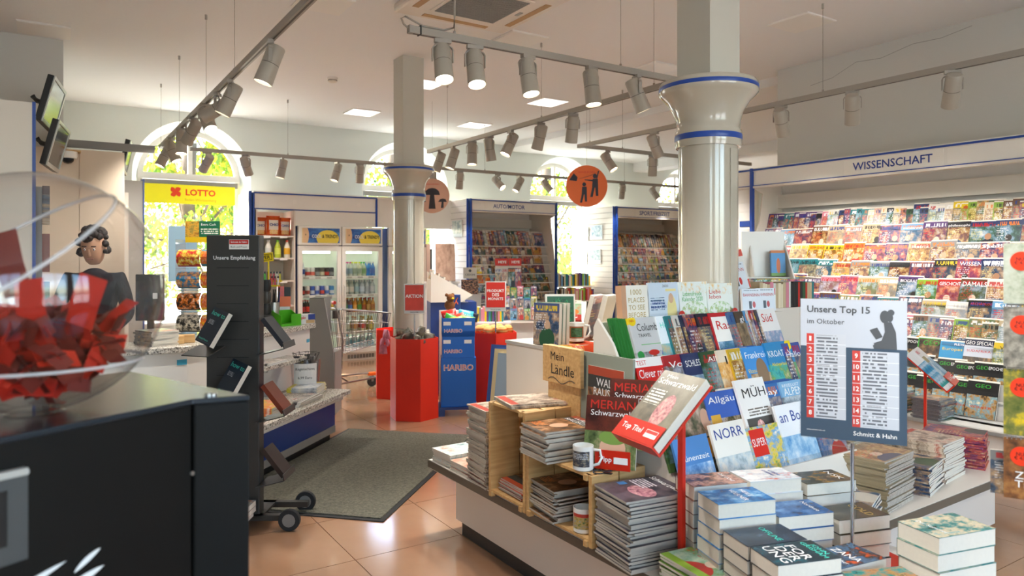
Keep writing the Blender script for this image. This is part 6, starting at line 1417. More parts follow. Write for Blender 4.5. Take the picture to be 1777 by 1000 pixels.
gl = thing('ticket_globe', 'large clear acrylic globe half full of red tickets on the black cabinet', 'globe', (-.016, 1.441, 1.4455))
prof = [(.2 * math.sin(R(a)), -.2 * math.cos(R(a))) for a in range(12, 181, 6)]
MB().lathe(prof, 48, cap=False).obj('sphere', M['globe'], gl, smooth=True)
MB().lathe([(.0, -.1956), (.0416, -.1956), (.045, -.2), (.0, -.2)], 24, cap=False).obj('flat_foot', M['globe'], gl)
sm = mat('acrylic_seam', '#f4f0ee', .12, alpha=.42)
MB().tube([(.2 * math.cos(R(k * 6)) * .81, .2 * math.sin(R(k * 6)) * .81, -.117) for k in range(60)], .003, 8, closed=True).obj('seam', sm, gl, smooth=True)
rimM = (Rv * -.35 + Uv * .80 - Fv * .48).normalized().to_track_quat('Z', 'Y').to_matrix().to_4x4()
MB().tube([rimM @ Vector((.2 * .93 * math.cos(R(k * 6)), .2 * .93 * math.sin(R(k * 6)), .2 * .36)) for k in range(60)], .0035, 8, closed=True).obj('opening_rim', sm, gl, smooth=True)
rtk = random.Random(5)
tkm = [mat('ticket_red', '#c02a18', .5, vary=(20, .25)), mat('ticket_rust', '#7c2c20', .55, vary=(20, .2)), mat('ticket_bright', '#d83a22', .45)]
TKM = []
for m in tkm:
    b = MB(); b.quads([(-.022, -.05, 0), (.022, -.05, 0), (.024, .0, .008), (-.02, 0, .008), (.022, .055, .002), (-.022, .055, .002)], [(0, 1, 2, 3), (3, 2, 4, 5)]); TKM.append(b.mesh('ticket', m))
for k in range(170):
    while True:
        p = Vector((rtk.uniform(-1, 1), rtk.uniform(-1, 1), rtk.uniform(-1, .0))) * .18
        if p.length < .165 and p.z < (-.035 if k < 110 else -.095): break
    o = add('raffle_ticket', TKM[rtk.choice((0, 0, 1, 1, 1, 2))], None, loc=(-.016 + p.x * .9, 1.441 + p.y * .9, 1.4455 + p.z), rot=(rtk.uniform(-1.2, 1.2), rtk.uniform(-1.2, 1.2), rtk.uniform(0, 6.3)), scale=.7, label='folded red paper ticket lying in the heap inside the clear globe', cat='ticket', group='tickets heaped in the globe')
for k, (rx, up, fz, roll, nm) in enumerate(((-.005, .045, -.05, 14, 'tall rust-red ticket standing in the middle of the globe'), (-.06, .005, -.06, 8, 'bright red ticket standing at the cabinet end of the globe'), (.115, -.015, -.05, -18, 'red ticket leaning on the mat side of the globe'), (.055, -.02, -.09, 6, 'short red ticket standing between the tall ones in the globe'))):
    c = Vector((-.016, 1.441, 1.4455)) + Rv * rx + Fv * fz + Uv * up
    Mx = frame_mx(c, Rv, Uv) @ Matrix.Rotation(R(roll), 4, 'Z') @ Matrix.Diagonal((1.05, .8 if k else 1.0, 1, 1))
    add('raffle_ticket', TKM[1 if k == 0 else 0], None, mx=Mx, label=nm, cat='ticket', group='tickets standing in the globe')

# ================================================================== TILL BACK WALL
wu = thing('wall_unit', 'tall plain off-white wall unit with a blue front edge behind the globe', 'shelf unit', (-.075, 5.25, 0))
MB().box(-1.2, 0, 0, .40, 0, 2.455).obj('side_panel', M['offwhite'], wu); MB().box(0, .018, -.004, .05, 0, 2.46).obj('edge_trim', M['blue'], wu)
MB().box(.018, .05, .06, .36, .2, 1.95).obj('front_rack', M['mid'], wu)
for k in range(5):
    c = ('#4a1c14', '#8a3a20', '#20304a', '#a8602c', '#2c2c30')[k]
    magazine('cigar_pack', '%s pack hanging at the front of the tall wall unit, %s from the top' % (('dark red', 'rust', 'navy', 'amber', 'black')[k], nth(k + 1)), frame_mx((-.0245, 5.43, 1.72 - k * .3), (0, 1, 0), (0, 0, 1)) @ Matrix.Translation((0, 0, .0)), .14, .24, .04, GEN[k], c, cat='pack', group='packs at the wall unit')
tvM = lambda c, tilt: frame_mx(c, (Fv * .97 + Rv * .25).normalized(), (Uv * math.cos(tilt) + Rv * math.sin(tilt)).normalized())
def screen(label, c, tilt, w, h, arm):
    v = (Fv * .90 - Rv * .42).normalized(); up = (Uv * math.cos(tilt) + Rv * math.sin(tilt) * .95).normalized(); up = (up - v * up.dot(v)).normalized()
    t = thing('wall_screen', label, 'screen', mx=frame_mx(c, v, up))
    MB().box(-w / 2, w / 2, -h / 2, h / 2, -.025, .02).obj('casing', M['black'], t, bevel=.005)
    b = MB()
    for x0, x1, y0, y1 in ((-w / 2, w / 2, h / 2 - .025, h / 2), (-w / 2, w / 2, -h / 2, -h / 2 + .03), (-w / 2, -w / 2 + .025, -h / 2 + .03, h / 2 - .025), (w / 2 - .025, w / 2, -h / 2 + .03, h / 2 - .025)): b.box(x0, x1, y0, y1, .02, .028)
    b.obj('bezel', M['steel'], t); MB().box(-w / 2 + .025, w / 2 - .025, -h / 2 + .03, h / 2 - .025, .02, .023).obj('display', M['screen'], t)
    MB().tube([(0, 0, -.025), (0, 0, -.10), arm], .02, 8).obj('arm', M['darkgrey'], t)
    return t
screen('upper grey-framed wall screen tilted down beside the pier', (.03, 6.95, 2.76), R(16), .62, .37, (0, .03, -.14))
screen('lower grey-framed wall screen tilted down beside the pier', (.06, 6.95, 2.42), R(16), .62, .37, (0, .03, -.14))
screen('black screen on the rail beside the yellow banner window', (.72, 8.80, 2.60), R(14), .5, .34, (0, -.1, -.12))
cw = thing('till_backwall', 'cream panelled cupboard wall behind the till', 'cupboard', (-.12, 7.62, 0))
MB().box(0, .73, 0, .28, 0, 2.50).obj('carcass', M['cream'], cw); MB().box(.0, .365, -.018, 0, .1, 2.48).obj('door', M['cream'], cw); MB().box(.369, .73, -.018, 0, .1, 2.48).obj('door', M['cream'], cw)
MB().box(.15, 1.0, .10, .14, 2.53, 2.60).obj('top_rail', M['mid'], cw)
MB().box(.13, .17, .10, .14, 2.50, 2.66).obj('rail_post', M['mid'], cw)
dm = thing('dome_camera', 'white dome security camera on a wooden bracket over the till', 'security camera', (.157, 7.52, 2.43))
MB().box(-.16, .10, -.02, .12, .03, .045).obj('bracket', M['pine'], dm); MB().lathe([(.075, .03), (.075, -.01), (.068, -.03)], 24).obj('housing', M['warmwhite'], dm, smooth=40); MB().lathe([(.05, -.03), (.045, -.055), (.028, -.072), (.0, -.078)], 20, cap=False).obj('dome', M['screen'], dm, smooth=True)
wb = thing('till_cabinet', 'narrow white cabinet beside the yellow banner window with a blue edge', 'cabinet', (.50, 8.5, 0))
MB().box(0, .22, 0, .3, 0, 2.20).obj('front_box', M['offwhite'], wb); MB().box(.10, .385, .32, .95, 0, 2.36).obj('rear_box', M['grey'], wb); MB().box(.385, .40, .30, .96, 0, 2.38).obj('edge_trim', M['blue'], wb); MB().box(.225, .23, .1, .2, 1.6, 1.75).obj('red_label', M['redp'], wb)
# LOTTO film in the window
lf = thing('yellow_banner', 'long yellow banner with red clover across the window', 'banner', (1.73, 11.10, 0))
MB().box(-.60, .60, 0, .004, 2.29, 2.56).obj('film', M['lotto'], lf)
for s, m, x, z, w in (('LOTTO', M['lotred'], .13, 2.455, .40), ('Baden-Württemberg', mat('print_ochre', '#d8b010', .5), .13, 2.345, .42)):
    tm = text_mesh(s, .03 if s == 'LOTTO' else 0); text(lf, s, m, 0, 0, 0, w=w, bold=.03 if s == 'LOTTO' else 0).matrix_basis = upright(x, -.002, z) @ Matrix.Diagonal((w / tm[1],) * 2 + (1, 1))
for a in (40, 130, 220, 310):
    MB().prism(leaf((0, 0), (.085, 0), .042), 0, .002).obj('clover_leaf', M['lotred'], lf, mx=upright(-.20, -.001, 2.455) @ Matrix.Rotation(R(a), 4, 'Z'))
MB().prism([(0, 0), (.006, 0), (-.02, -.075), (-.028, -.075)], 0, .002).obj('clover_stem', M['lotred'], lf, mx=upright(-.20, -.001, 2.455))
po = thing('window_poster', 'framed sea-blue poster standing behind the ticket dispenser', 'poster', (1.55, 10.6, 0))
MB().box(-.18, .18, 0, .02, 1.2, 1.95).obj('panel', cover('poster_sea', '#8ab0c8', [('n', 0, 0, 1, 1, 2, ['#6a98b8', '#a8c4d4'])]), po); MB().box(-.02, .02, .02, .05, 0, 1.9).obj('post', M['steel'], po); MB().box(-.2, .2, -.15, .15, 0, .02).obj('foot', M['steel'], po)

# person at the till
pe = thing('person', 'person with short dark curly hair in dark clothes standing at the till', 'person', (.29, 6.02, 0), R(-20))
def skinned(name, verts, edges, m, sub=2, root=0):
    me = bpy.data.meshes.new(name); me.from_pydata([v[:3] for v in verts], edges, []); o = add(name, me, pe)
    o.modifiers.new('body', 'SKIN'); s = o.modifiers.new('round', 'SUBSURF'); s.levels = s.render_levels = sub
    if not me.skin_vertices: 
        bpy.context.view_layer.objects.active = o
        me.attributes.new if False else None
    for i, v in enumerate(verts):
        sv = me.skin_vertices[0].data[i]; sv.radius = (v[3], v[4] if len(v) > 4 else v[3]); sv.use_root = i == root
    me.materials.append(m); return o
V = [(0, 0, .92, .15, .11), (0, 0, 1.10, .13, .10), (0, .0, 1.28, .165, .11), (0, 0, 1.38, .10, .08), (0, -.01, 1.44, .055, .055),
     (-.17, 0, 1.36, .062), (-.24, -.03, 1.10, .048), (-.17, -.24, .99, .038), (-.13, -.30, .99, .03), (.17, 0, 1.36, .062), (.24, -.03, 1.10, .048), (.17, -.24, .99, .038), (.13, -.30, .99, .03),
     (-.09, 0, .84, .095), (-.10, 0, .46, .065), (-.10, .02, .09, .045), (-.10, -.12, .04, .035), (.09, 0, .84, .095), (.10, 0, .46, .065), (.10, .02, .09, .045), (.10, -.12, .04, .035)]
Ed = [(0, 1), (1, 2), (2, 3), (3, 4), (2, 5), (5, 6), (6, 7), (7, 8), (2, 9), (9, 10), (10, 11), (11, 12), (0, 13), (13, 14), (14, 15), (15, 16), (0, 17), (17, 18), (18, 19), (19, 20)]
body = skinned('body', V, Ed, M['cloth'])
hd = MB()
prof = [(0, -.115), (.035, -.11), (.055, -.085), (.068, -.04), (.074, .0), (.076, .04), (.068, .085), (.045, .115), (0, .125)]
hd.lathe(prof, 24, cap=False, mx=Matrix.Diagonal((1, 1.22, 1, 1)))
head = hd.obj('head', M['skin'], pe, loc=(0, -.02, 1.575), rot=(R(14), 0, 0), smooth=True)
MB().lathe([(0, -.03), (.012, -.022), (.009, .0), (.005, .02), (0, .025)], 10, cap=False).obj('nose', M['skin'], head, loc=(0, -.094, -.005), smooth=True)
for s in (-1, 1):
    MB().lathe([(0, -.010), (.010, 0), (0, .010)], 10, cap=False).obj('eye', M['paper'], head, loc=(s * .03, -.083, .015), smooth=True); MB().lathe([(0, -.006), (.006, 0), (0, .006)], 8, cap=False).obj('pupil', M['ink'], head, loc=(s * .03, -.091, .015))
    MB().box(-.016, .016, -.003, .003, -.003, .003).obj('eyebrow', M['hair'], head, loc=(s * .03, -.090, .038)); MB().lathe([(0, -.03), (.012, -.015), (.014, .015), (0, .03)], 8, cap=False).obj('ear', M['skin'], head, loc=(s * .075, .0, .0), smooth=True)
MB().box(-.022, .022, -.004, .004, -.004, .004).obj('mouth', mat('lips', '#a8685c', .5), head, loc=(0, -.083, -.055), bevel=.002)
hr = MB(); rh = random.Random(2)
for k in range(150):
    th, ph = rh.uniform(0, 6.283), rh.uniform(0, 2.0); d = Vector((math.sin(ph) * math.cos(th), math.sin(ph) * math.sin(th), math.cos(ph)))
    if d.y < -.35 and d.z < .5: continue
    c = Vector((d.x * .09, d.y * .105 + .01, d.z * .125 + .025)); r = rh.uniform(.018, .034)
    hr.lathe([(0, -r), (r * .8, -r * .5), (r, 0), (r * .8, r * .5), (0, r)], 8, cap=False, mx=Matrix.Translation(c) @ Euler((rh.random() * 3, rh.random() * 3, 0)).to_matrix().to_4x4())
hr.obj('hair', M['hair'], head, kind='stuff', smooth=True)
for s in (-1, 1):
    hv = [(s * .13, -.30, .99, .028, .02), (s * .12, -.345, .985, .036, .016), (s * .115, -.375, .98, .034, .014)]
    he = [(0, 1), (1, 2)]
    for k, (dx, L) in enumerate(((-.026, .055), (-.009, .066), (.009, .062), (.025, .048))):
        i = len(hv); hv += [(s * .115 + dx, -.40, .978, .009), (s * .115 + dx * 1.1, -.40 - L * .5, .972, .008), (s * .115 + dx * 1.15, -.40 - L, .96, .007)]; he += [(2, i), (i, i + 1), (i + 1, i + 2)]
    i = len(hv); hv += [(s * .085, -.355, .98, .011), (s * .07, -.385, .975, .009)]; he += [(1, i), (i, i + 1)]
    skinned('hand', hv, he, M['skin'], 1)

# ================================================================== TROLLEY
tr = thing('shopping_trolley', 'wire shopping trolley with white handle standing before the coolers', 'shopping trolley', (2.68, 7.80, 0), R(4))
ch = mat('trolley_zinc', '#8c8a86', .35, metal=.6)
def P3(x, y, z): return (x, y, z)
R0 = [P3(-.02, -.24, .93), P3(-.02, .24, .93)]
bk = MB()
# basket frame: rear wide and high, front narrow and lower
rt0, rt1, ft0, ft1 = Vector((0, -.24, .95)), Vector((0, .24, .95)), Vector((.62, -.19, .88)), Vector((.62, .19, .88))
rb0, rb1, fb0, fb1 = Vector((.06, -.21, .47)), Vector((.06, .21, .47)), Vector((.55, -.16, .55)), Vector((.55, .16, .55))
MB().tube([rt0, ft0, ft1, rt1], .007, 6, closed=True).obj('basket_rim', ch, tr)
MB().tube([rb0, fb0, fb1, rb1], .006, 6, closed=True).obj('basket_base', ch, tr)
for k in range(12):
    f = k / 11
    for a, b_, c, d in ((rt0, ft0, rb0, fb0), (rt1, ft1, rb1, fb1)): bk.tube([a.lerp(b_, f), c.lerp(d, f)], .003, 4)
    bk.tube([rb0.lerp(fb0, f), rb1.lerp(fb1, f)], .003, 4)
for k in range(9):
    f = k / 8
    bk.tube([ft0.lerp(ft1, f), fb0.lerp(fb1, f)], .003, 4); bk.tube([rt0.lerp(rt1, f), rb0.lerp(rb1, f)], .003, 4)
for f in (.33, .66):
    q = [rt0.lerp(rb0, f), ft0.lerp(fb0, f), ft1.lerp(fb1, f), rt1.lerp(rb1, f)]; bk.tube(q, .003, 4, closed=True)
bk.obj('wire_mesh', ch, tr, kind='stuff')
MB().tube([(-.10, -.26, 1.03), (-.10, .26, 1.03)], .016, 10).obj('handle', M['warmwhite'], tr, smooth=True)
for s in (-1, 1):
    MB().tube([(-.10, s * .255, 1.03), (-.06, s * .25, .95), (.02, s * .23, .60), (-.02, s * .22, .22), (.10, s * .22, .14)], .010, 8).obj('upright', ch, tr, smooth=True)
    MB().lathe([(.019, -.02), (.019, .02)], 12, mx=Matrix.Translation((-.10, s * .262, 1.03)) @ Matrix.Rotation(R(90), 4, 'X')).obj('handle_cap', M['redp'], tr)
    MB().tube([(-.06, s * .25, .14), (.52, s * .15, .16)], .011, 8).obj('chassis_bar', ch, tr)
    MB().box(.50, .60, s * .15 - .03, s * .15 + .03, .13, .17).obj('bumper', M['orange'], tr, bevel=.01); MB().box(-.10, -.02, s * .25 - .03, s * .25 + .03, .13, .17).obj('bumper', M['orange'], tr, bevel=.01)
    for x, y in ((-.06, s * .25), (.55, s * .15)):
        w = MB().lathe([(.056, -.014), (.06, -.01), (.06, .01), (.056, .014)], 18, mx=Matrix.Translation((x, y, .06)) @ Matrix.Rotation(R(90), 4, 'X')).obj('wheel', M['rubber'], tr, smooth=40); MB().box(x - .012, x + .012, y - .02, y + .02, .06, .14).obj('fork', ch, w)
MB().box(-.03, .05, -.06, .06, .84, .93).obj('coin_lock', M['darkgrey'], tr, bevel=.006); MB().box(.03, .036, -.15, .15, .6, .8).obj('child_seat', M['redp'], tr) if False else None

# ================================================================== RED BINS AND SWEETS
def bin_(label, x, y, h, r, rz, n=6):
    t = thing('red_bin', label, 'cardboard bin', (x, y, 0), R(rz), group='red cardboard bins')
    P = [(r * math.cos(6.2832 * k / n), r * math.sin(6.2832 * k / n)) for k in range(n)]
    for k in range(n):
        a, b_ = Vector(P[k]), Vector(P[(k + 1) % n]); ii, jj = a * .97, b_ * .97
        MB().quads([(a.x, a.y, 0), (b_.x, b_.y, 0), (b_.x, b_.y, h), (a.x, a.y, h), (ii.x, ii.y, 0), (jj.x, jj.y, 0), (jj.x, jj.y, h), (ii.x, ii.y, h)], [(0, 1, 2, 3), (5, 4, 7, 6), (3, 2, 6, 7), (0, 4, 5, 1)]).obj('panel', M['red'], t)
    MB().prism([(p[0] * .96, p[1] * .96) for p in P], h - .08, h - .06).obj('inner_floor', M['red'], t)
    return t
bin_('red six-sided bin of wrapped sweets beside the cooler column, with the AKTION sign', 2.93, 6.22, .76, .235, 19)
bin_('red six-sided bin of gift jars with the PRODUKT DES MONATS sign', 3.84, 6.27, .76, .26, 5)
bin_('slim red bin hung with pink toys behind the cooler column', 3.17, 7.28, .74, .20, 10)
tin = mat('foil_pack', '#8a8478', .25, metal=.6, bump=(60, .6), vary=(30, .4))
swp = pouch(.10, .09, .06, 6).mesh('sweet_pack', tin, True)
for k in range(16):
    a = k * 2.4; r = .05 + .11 * (k / 16) ** .5
    add('sweet_pack', swp, None, loc=(2.93 + r * math.cos(a), 6.22 + r * math.sin(a), .683 + .035 * (k % 3) + (.03 if k < 5 else 0)), rot=(rm.uniform(-.9, .3), rm.uniform(-.4, .4), a), label='silver wrapped sweet pack in the red AKTION bin', cat='sweet pack', group='sweet packs in the AKTION bin')
MB().box(-.06, .06, -.05, .05, 0, .10).obj('chocolate_box', mat('choc_box', '#3a3226', .3), None, loc=(2.86, 6.19, .70), rot=(0, 0, R(-30)), label='small dark chocolate box in the red AKTION bin', cat='box')
amber = mat('jar_amber', '#b8501c', .15, coat=.6, vary=(30, .5)); biscm = mat('biscuit_top', '#d8a860', .7, vary=(60, .3))
for k, (x, y) in enumerate(((-.11, -.09), (.02, -.14), (.14, -.06), (-.12, .06), (.02, .02), (.13, .10), (.0, .15))):
    j = thing('gift_jar', 'amber gift jar with biscuit top, %s in the red bin' % nth(k + 1), 'gift jar', (3.84 + x, 6.27 + y, .70), group='gift jars in the red bin')
    MB().lathe([(.05, 0), (.056, .01), (.056, .08), (.05, .095)], 16).obj('jar', amber, j, smooth=40); MB().lathe([(.057, .07), (.057, .085)], 16, cap=False).obj('band', M['gold'], j); MB().lathe([(.048, .095), (.04, .115), (.02, .125), (0, .128)], 12, cap=False).obj('biscuit_top', biscm, j, smooth=True)
pkm = mat('pink_toy', '#d888a0', .6, vary=(40, .4)); pim = pouch(.06, .10, .045, 5).mesh('toy', pkm, True)
for k in range(6): add('pink_toy', pim, None, loc=(3.04 - .02 * (k % 2) + .015 * k - .08, 7.09 - .01 * k, .50 + .08 * (k % 3)), rot=(.2, 0, k), label='pink plush key toy hanging on the slim red bin', cat='toy', group='pink toys on the slim red bin')
def pole_sign(label, x, y, z0, z1, zt, w, rz, print_m, texts, pr):
    t = thing('sale_sign', label, 'sign', (x, y, z0), R(rz), group='bin signs')
    MB().lathe([(.007, 0), (.007, z1 - z0)], 10).obj('pole', M['chrome'], t); MB().box(-w / 2, w / 2, -.004, .004, z1 - z0, zt - z0).obj('sleeve', M['acrylic'], t); MB().box(-w / 2 + .006, w / 2 - .006, -.002, .002, z1 - z0 + .006, zt - z0 - .006).obj('paper', M['paper'], t)
    pm_ = MB().box(-w / 2 + .016, w / 2 - .016, -.006, -.0045, z1 - z0 + pr, zt - z0 - .016).obj('red_field', print_m, t)
    for s, z, tw_, m in texts:
        tm = text_mesh(s, .02); text(t, s, m, 0, 0, 0, w=tw_, bold=.02).matrix_basis = upright(0, -.0072, z - z0) @ Matrix.Diagonal((tw_ / tm[1],) * 2 + (1, 1))
pole_sign('AKTION sign in clear sleeve standing in the red bin by the column', 2.885, 6.12, .70, .985, 1.275, .205, -33, mat('aktion_print', '#d8483a', .4, vary=(12, .25)), (('AKTION', 1.155, .165, M['inkw']), ('Schmitt & Hahn', 1.005, .08, M['inkgrey'])), .035)
pole_sign('red PRODUKT DES MONATS sign standing in the gift jar bin', 3.76, 6.09, .70, .975, 1.285, .218, -33, M['inkr'], (('PRODUKT', 1.185, .17, M['inkw']), ('DES', 1.145, .07, M['inkw']), ('MONATS', 1.105, .15, M['inkw']), ('Schmitt & Hahn', .997, .1, M['inkgrey'])), .045)

ha = thing('pallet', 'blue plastic quarter pallet under the sweets boxes', 'pallet', (3.36, 6.14, 0), R(-26))
MB().box(-.19, .19, -.14, .14, .06, .085).obj('deck', M['dblue'], ha)
for x in (-.16, .16):
    for y in (-.11, .11): MB().box(x - .03, x + .03, y - .03, y + .03, 0, .06).obj('foot', M['dblue'], ha)
hz = .086
for k, (w, d, h, nm, tw_) in enumerate(((.335, .24, .47, 'tall bottom', .27), (.31, .23, .205, 'middle', .165), (.315, .235, .175, 'open top', .165))):
    t = thing('sweets_carton', 'blue sweets carton, %s one of the pallet stack' % nm, 'carton', (3.36, 6.14, hz), R(-26), group='blue sweets cartons')
    if k < 2: MB().box(-w / 2, w / 2, -d / 2, d / 2, 0, h - .001).obj('box', M['haribo'], t, bevel=.002)
    else:
        b = MB()
        for x0, x1, y0, y1 in ((-w / 2, w / 2, -d / 2, -d / 2 + .004), (-w / 2, w / 2, d / 2 - .004, d / 2), (-w / 2, -w / 2 + .004, -d / 2, d / 2), (w / 2 - .004, w / 2, -d / 2, d / 2)): b.box(x0, x1, y0, y1, 0, h if y1 > y0 + .01 or True else h)
        b.box(-w / 2, w / 2, -d / 2, d / 2, 0, .05); b.obj('box', M['haribo'], t)
    zt = h * (.80 if k == 0 else .30); tm = text_mesh('HARIBO', -.012)
    text(t, 'HARIBO', M['inkw'], 0, 0, 0, w=tw_ * 1.04, bold=.035).matrix_basis = upright(0 if k == 0 else -.05, -d / 2 - .0012, zt) @ Matrix.Diagonal((tw_ * 1.05 / text_mesh('HARIBO', .035)[1],) * 2 + (1, 1))
    text(t, 'HARIBO', M['inkr'], 0, 0, 0, w=tw_, bold=-.012).matrix_basis = upright(0 if k == 0 else -.05, -d / 2 - .002, zt) @ Matrix.Diagonal((tw_ / tm[1],) * 2 + (1, 1))
    for x in (-.11, .09): MB().box(x - .035, x + .035, -d / 2 - .001, -d / 2, h - .07, h - .035).obj('price_label' if k else 'clip', M['paper'] if k else M['haribo'], t)
    hz += h
gum = [('red', '#d8261c'), ('turquoise', '#48b8c8'), ('green', '#3aa03a'), ('red and white', '#c84030'), ('lime', '#7ac03a'), ('yellow', '#e0c030')]
for k, (nm, c) in enumerate(gum):
    g = add('gummy_bag', pouch(.15, .12, .05, 8).mesh('bag', mat('gummy_' + nm.replace(' ', '_'), c, .3, vary=(25, .3)), True), None, mx=Matrix.Translation((3.36, 6.14, hz - .12)) @ Matrix.Rotation(R(-26), 4, 'Z') @ Matrix.Translation(((-.07, .07, -.08, .02, .08, -.02)[k], (.06, .06, -.02, .0, -.05, -.08)[k], (.075, .07, .035, .04, .02, .015)[k])) @ Matrix.Rotation(R((-12, 10, 20, -20, 8, -8)[k]), 4, 'Y') @ Matrix.Rotation(R(-25), 4, 'X'), label='%s gummy bag sticking out of the open blue carton' % nm, cat='sweet bag', group='gummy bags')
    if k in (0, 1, 4): text(g, 'HARIBO', M['inkw'], 0, 0, 0, w=.10).matrix_basis = upright(0, -.028, .06) @ Matrix.Diagonal((.10 / text_mesh('HARIBO', 0)[1],) * 2 + (1, 1))
fur = mat('plush_brown', '#7a4a24', .95, vary=(60, .4), bump=(120, .8))
plu = thing('plush_toy', 'small brown plush animal sitting behind the gummy bags', 'plush toy', (3.45, 6.48, .98))
MB().box(-.085, .085, -.07, .07, -.98, -.002).obj('riser', M['white'], plu)
for p, r in (((0, 0, .05), .055), ((.0, -.02, .125), .042), ((-.035, .0, .155), .018), ((.035, 0, .155), .018)):
    MB().lathe([(r * math.sin(R(a)), -r * math.cos(R(a))) for a in range(0, 181, 20)], 14, cap=False).obj('torso' if r > .05 else 'head' if r > .04 else 'ear', fur, plu, loc=p, smooth=True)
MB().box(-.012, .012, -.075, -.05, .115, .13).obj('beak', M['yellow'], plu, bevel=.004)

# ================================================================== MIDDLE DISPLAYS
cd = thing('card_display', 'white stepped card display with sloping cheek between column and motor shelf', 'display unit', (3.57, 7.15, 0), R(-20))
MB().box(0, .52, .03, .40, 0, 1.02).obj('body', M['dblue'], cd); MB().box(.0, .52, .0, .03, .60, .62).obj('clear_tray', M['acrylic'], cd)
for y in (-.012, .40): MB().prism([(0, 1.02), (.34, 1.02), (.47, 1.10), (.0, 1.36)], y, y + .012, mx=Matrix(((1, 0, 0, 0), (0, 0, 1, 0), (0, 1, 0, 0), (0, 0, 0, 1)))).obj('cheek', M['offwhite'], cd)
Mc = Matrix.Translation((3.57, 7.15, 0)) @ Matrix.Rotation(R(-20), 4, 'Z')
for k in range(7):
    z = 1.33 - k * .042; x = .03 + k * .06
    MB().box(x - .03, x + .03, 0, .40, 1.02, z - .06).obj('step', M['offwhite'], cd)
    magazine('greeting_card', 'greeting card, %s from the tall end of the white card display' % nth(k + 1), Mc @ frame_mx((x, .2, z - .058), (0, -1, 0), (0, 0, 1)) @ Matrix.Rotation(R(-12), 4, 'X'), .30, .11, .022, GEN[k], ('#e8e0d0', '#d8c8b0', '#e0d8d0', '#c8d0c8', '#e8d8c8', '#d87848', '#3aa060')[k], cat='card', group='greeting cards')
ab = thing('album_shelf', 'white shelf of large photo albums in front of the sunlit slat wall', 'shelf', (4.0, 7.88, 0), R(-20))
MB().box(-.28, .28, 0, .3, 0, 1.20).obj('body', M['white'], ab); MB().box(-.30, .30, -.02, .3, 1.20, 1.225).obj('top_board', M['warmwhite'], ab)
Ma = Matrix.Translation((4.0, 7.88, 1.226)) @ Matrix.Rotation(R(-20), 4, 'Z')
x = -.26
for k, (th, hh, c, nm) in enumerate(((.03, .38, '#8a8480', 'grey'), (.035, .40, '#b8a89a', 'beige'), (.04, .44, '#9a8070', 'brown'), (.03, .42, '#a89484', 'tan'), (.045, .46, '#b09080', 'rose-brown'), (.02, .40, '#2c2c2e', 'black'))):
    book('photo_album', '%s photo album standing on the white album shelf' % nm, Ma @ frame_mx((x, .13, 0), (0, 1, 0), (0, 0, 1)), .22, hh, th, mat('album_' + nm.replace('-', '_'), c, .6), group='photo albums', cat='album'); x += th + .004
book('photo_album', 'large rose-brown marbled album facing front on the album shelf', Ma @ stand_mx(.12, .0, 0, 8), .24, .46, .04, cover('album_marble', '#b08c78', [('n', 0, 0, 1, 1, 3, ['#94705c', '#b89480', '#c8a890'])]), group='photo albums', cat='album')
ce = thing('brand_card', 'pale name card above a floral box', 'sign', (4.46, 7.84, 0), R(-33))
MB().box(-.13, .13, .03, .25, 0, 1.06).obj('pedestal', M['white'], ce); MB().box(-.11, .10, .02, .12, 1.06, 1.24).obj('floral_box', cover('floral_box', '#2c2a30', [('n', 0, 0, 1, 1, 9, ['#26242a', '#2c2a30', '#c88a68', '#e0b890'])]), ce)
MB().face([(-.11, .0195, 1.06), (.10, .0195, 1.06), (.10, .0195, 1.24), (-.11, .0195, 1.24)], 0, [(0, 0), (1, 0), (1, 1), (0, 1)]).obj('floral_print', MATS['floral_box'], ce)
MB().box(-.085, .085, .03, .036, 1.255, 1.395).obj('card', M['offwhite'], ce); MB().tube([(0, .04, 1.06), (0, .04, 1.30)], .004, 6).obj('card_rod', M['steel'], ce)
tm = text_mesh('CEDON'); text(ce, 'CEDON', M['ink'], 0, 0, 0, w=.12).matrix_basis = upright(0, .029, 1.305) @ Matrix.Diagonal((.12 / tm[1],) * 2 + (1, 1)); MB().lathe([(.018, 0), (.018, .002)], 14, mx=Matrix.Translation((0, .0295, 1.355)) @ Matrix.Rotation(R(90), 4, 'X')).obj('emblem', M['inkgrey'], ce)
he = thing('calendar_rack', 'calendar rack with two red header plates in front of the motor magazines', 'calendar rack', (4.75, 7.40, 0), R(-33))
MB().box(-.2, .2, .02, .30, 0, 1.13).obj('body', M['mid'], he)
for s in (-1, 1):
    a = MB().box(s * .082 - .08, s * .082 + .08, .03, .04, 1.42, 1.51).obj('header', M['inkr'], he); tm = text_mesh('HEYE', .03); text(a, 'HEYE', M['inkw'], 0, 0, 0, w=.10, bold=.03).matrix_basis = upright(s * .082 + .01, .028, 1.465) @ Matrix.Diagonal((.10 / tm[1],) * 2 + (1, 1))
MB().box(-.16, .16, .05, .06, 1.13, 1.51).obj('back_board', M['offwhite'], he)
Mhe = Matrix.Translation((4.75, 7.40, 0)) @ Matrix.Rotation(R(-33), 4, 'Z')
for k in range(4): magazine('wall_calendar', '%s slim calendar under the red header plates' % ('white portrait', 'white dancer', 'dark', 'purple')[k], Mhe @ stand_mx(-.12 + k * .08, .012, 1.132, 5), .085, .26, .012, GEN[k], ('#e8e4de', '#dcd8d4', '#3a3230', '#7a5a7a')[k], cat='calendar', group='calendars under the header plates')
gs = thing('game_rack', 'green and blue rack of boxed games before the motor magazines', 'game rack', (4.57, 6.93, 0), R(-33))
MB().box(-.24, .24, .10, .30, 0, .76).obj('body', M['white'], gs); MB().box(-.25, .25, .0, .30, .76, .78).obj('tray', M['offwhite'], gs)
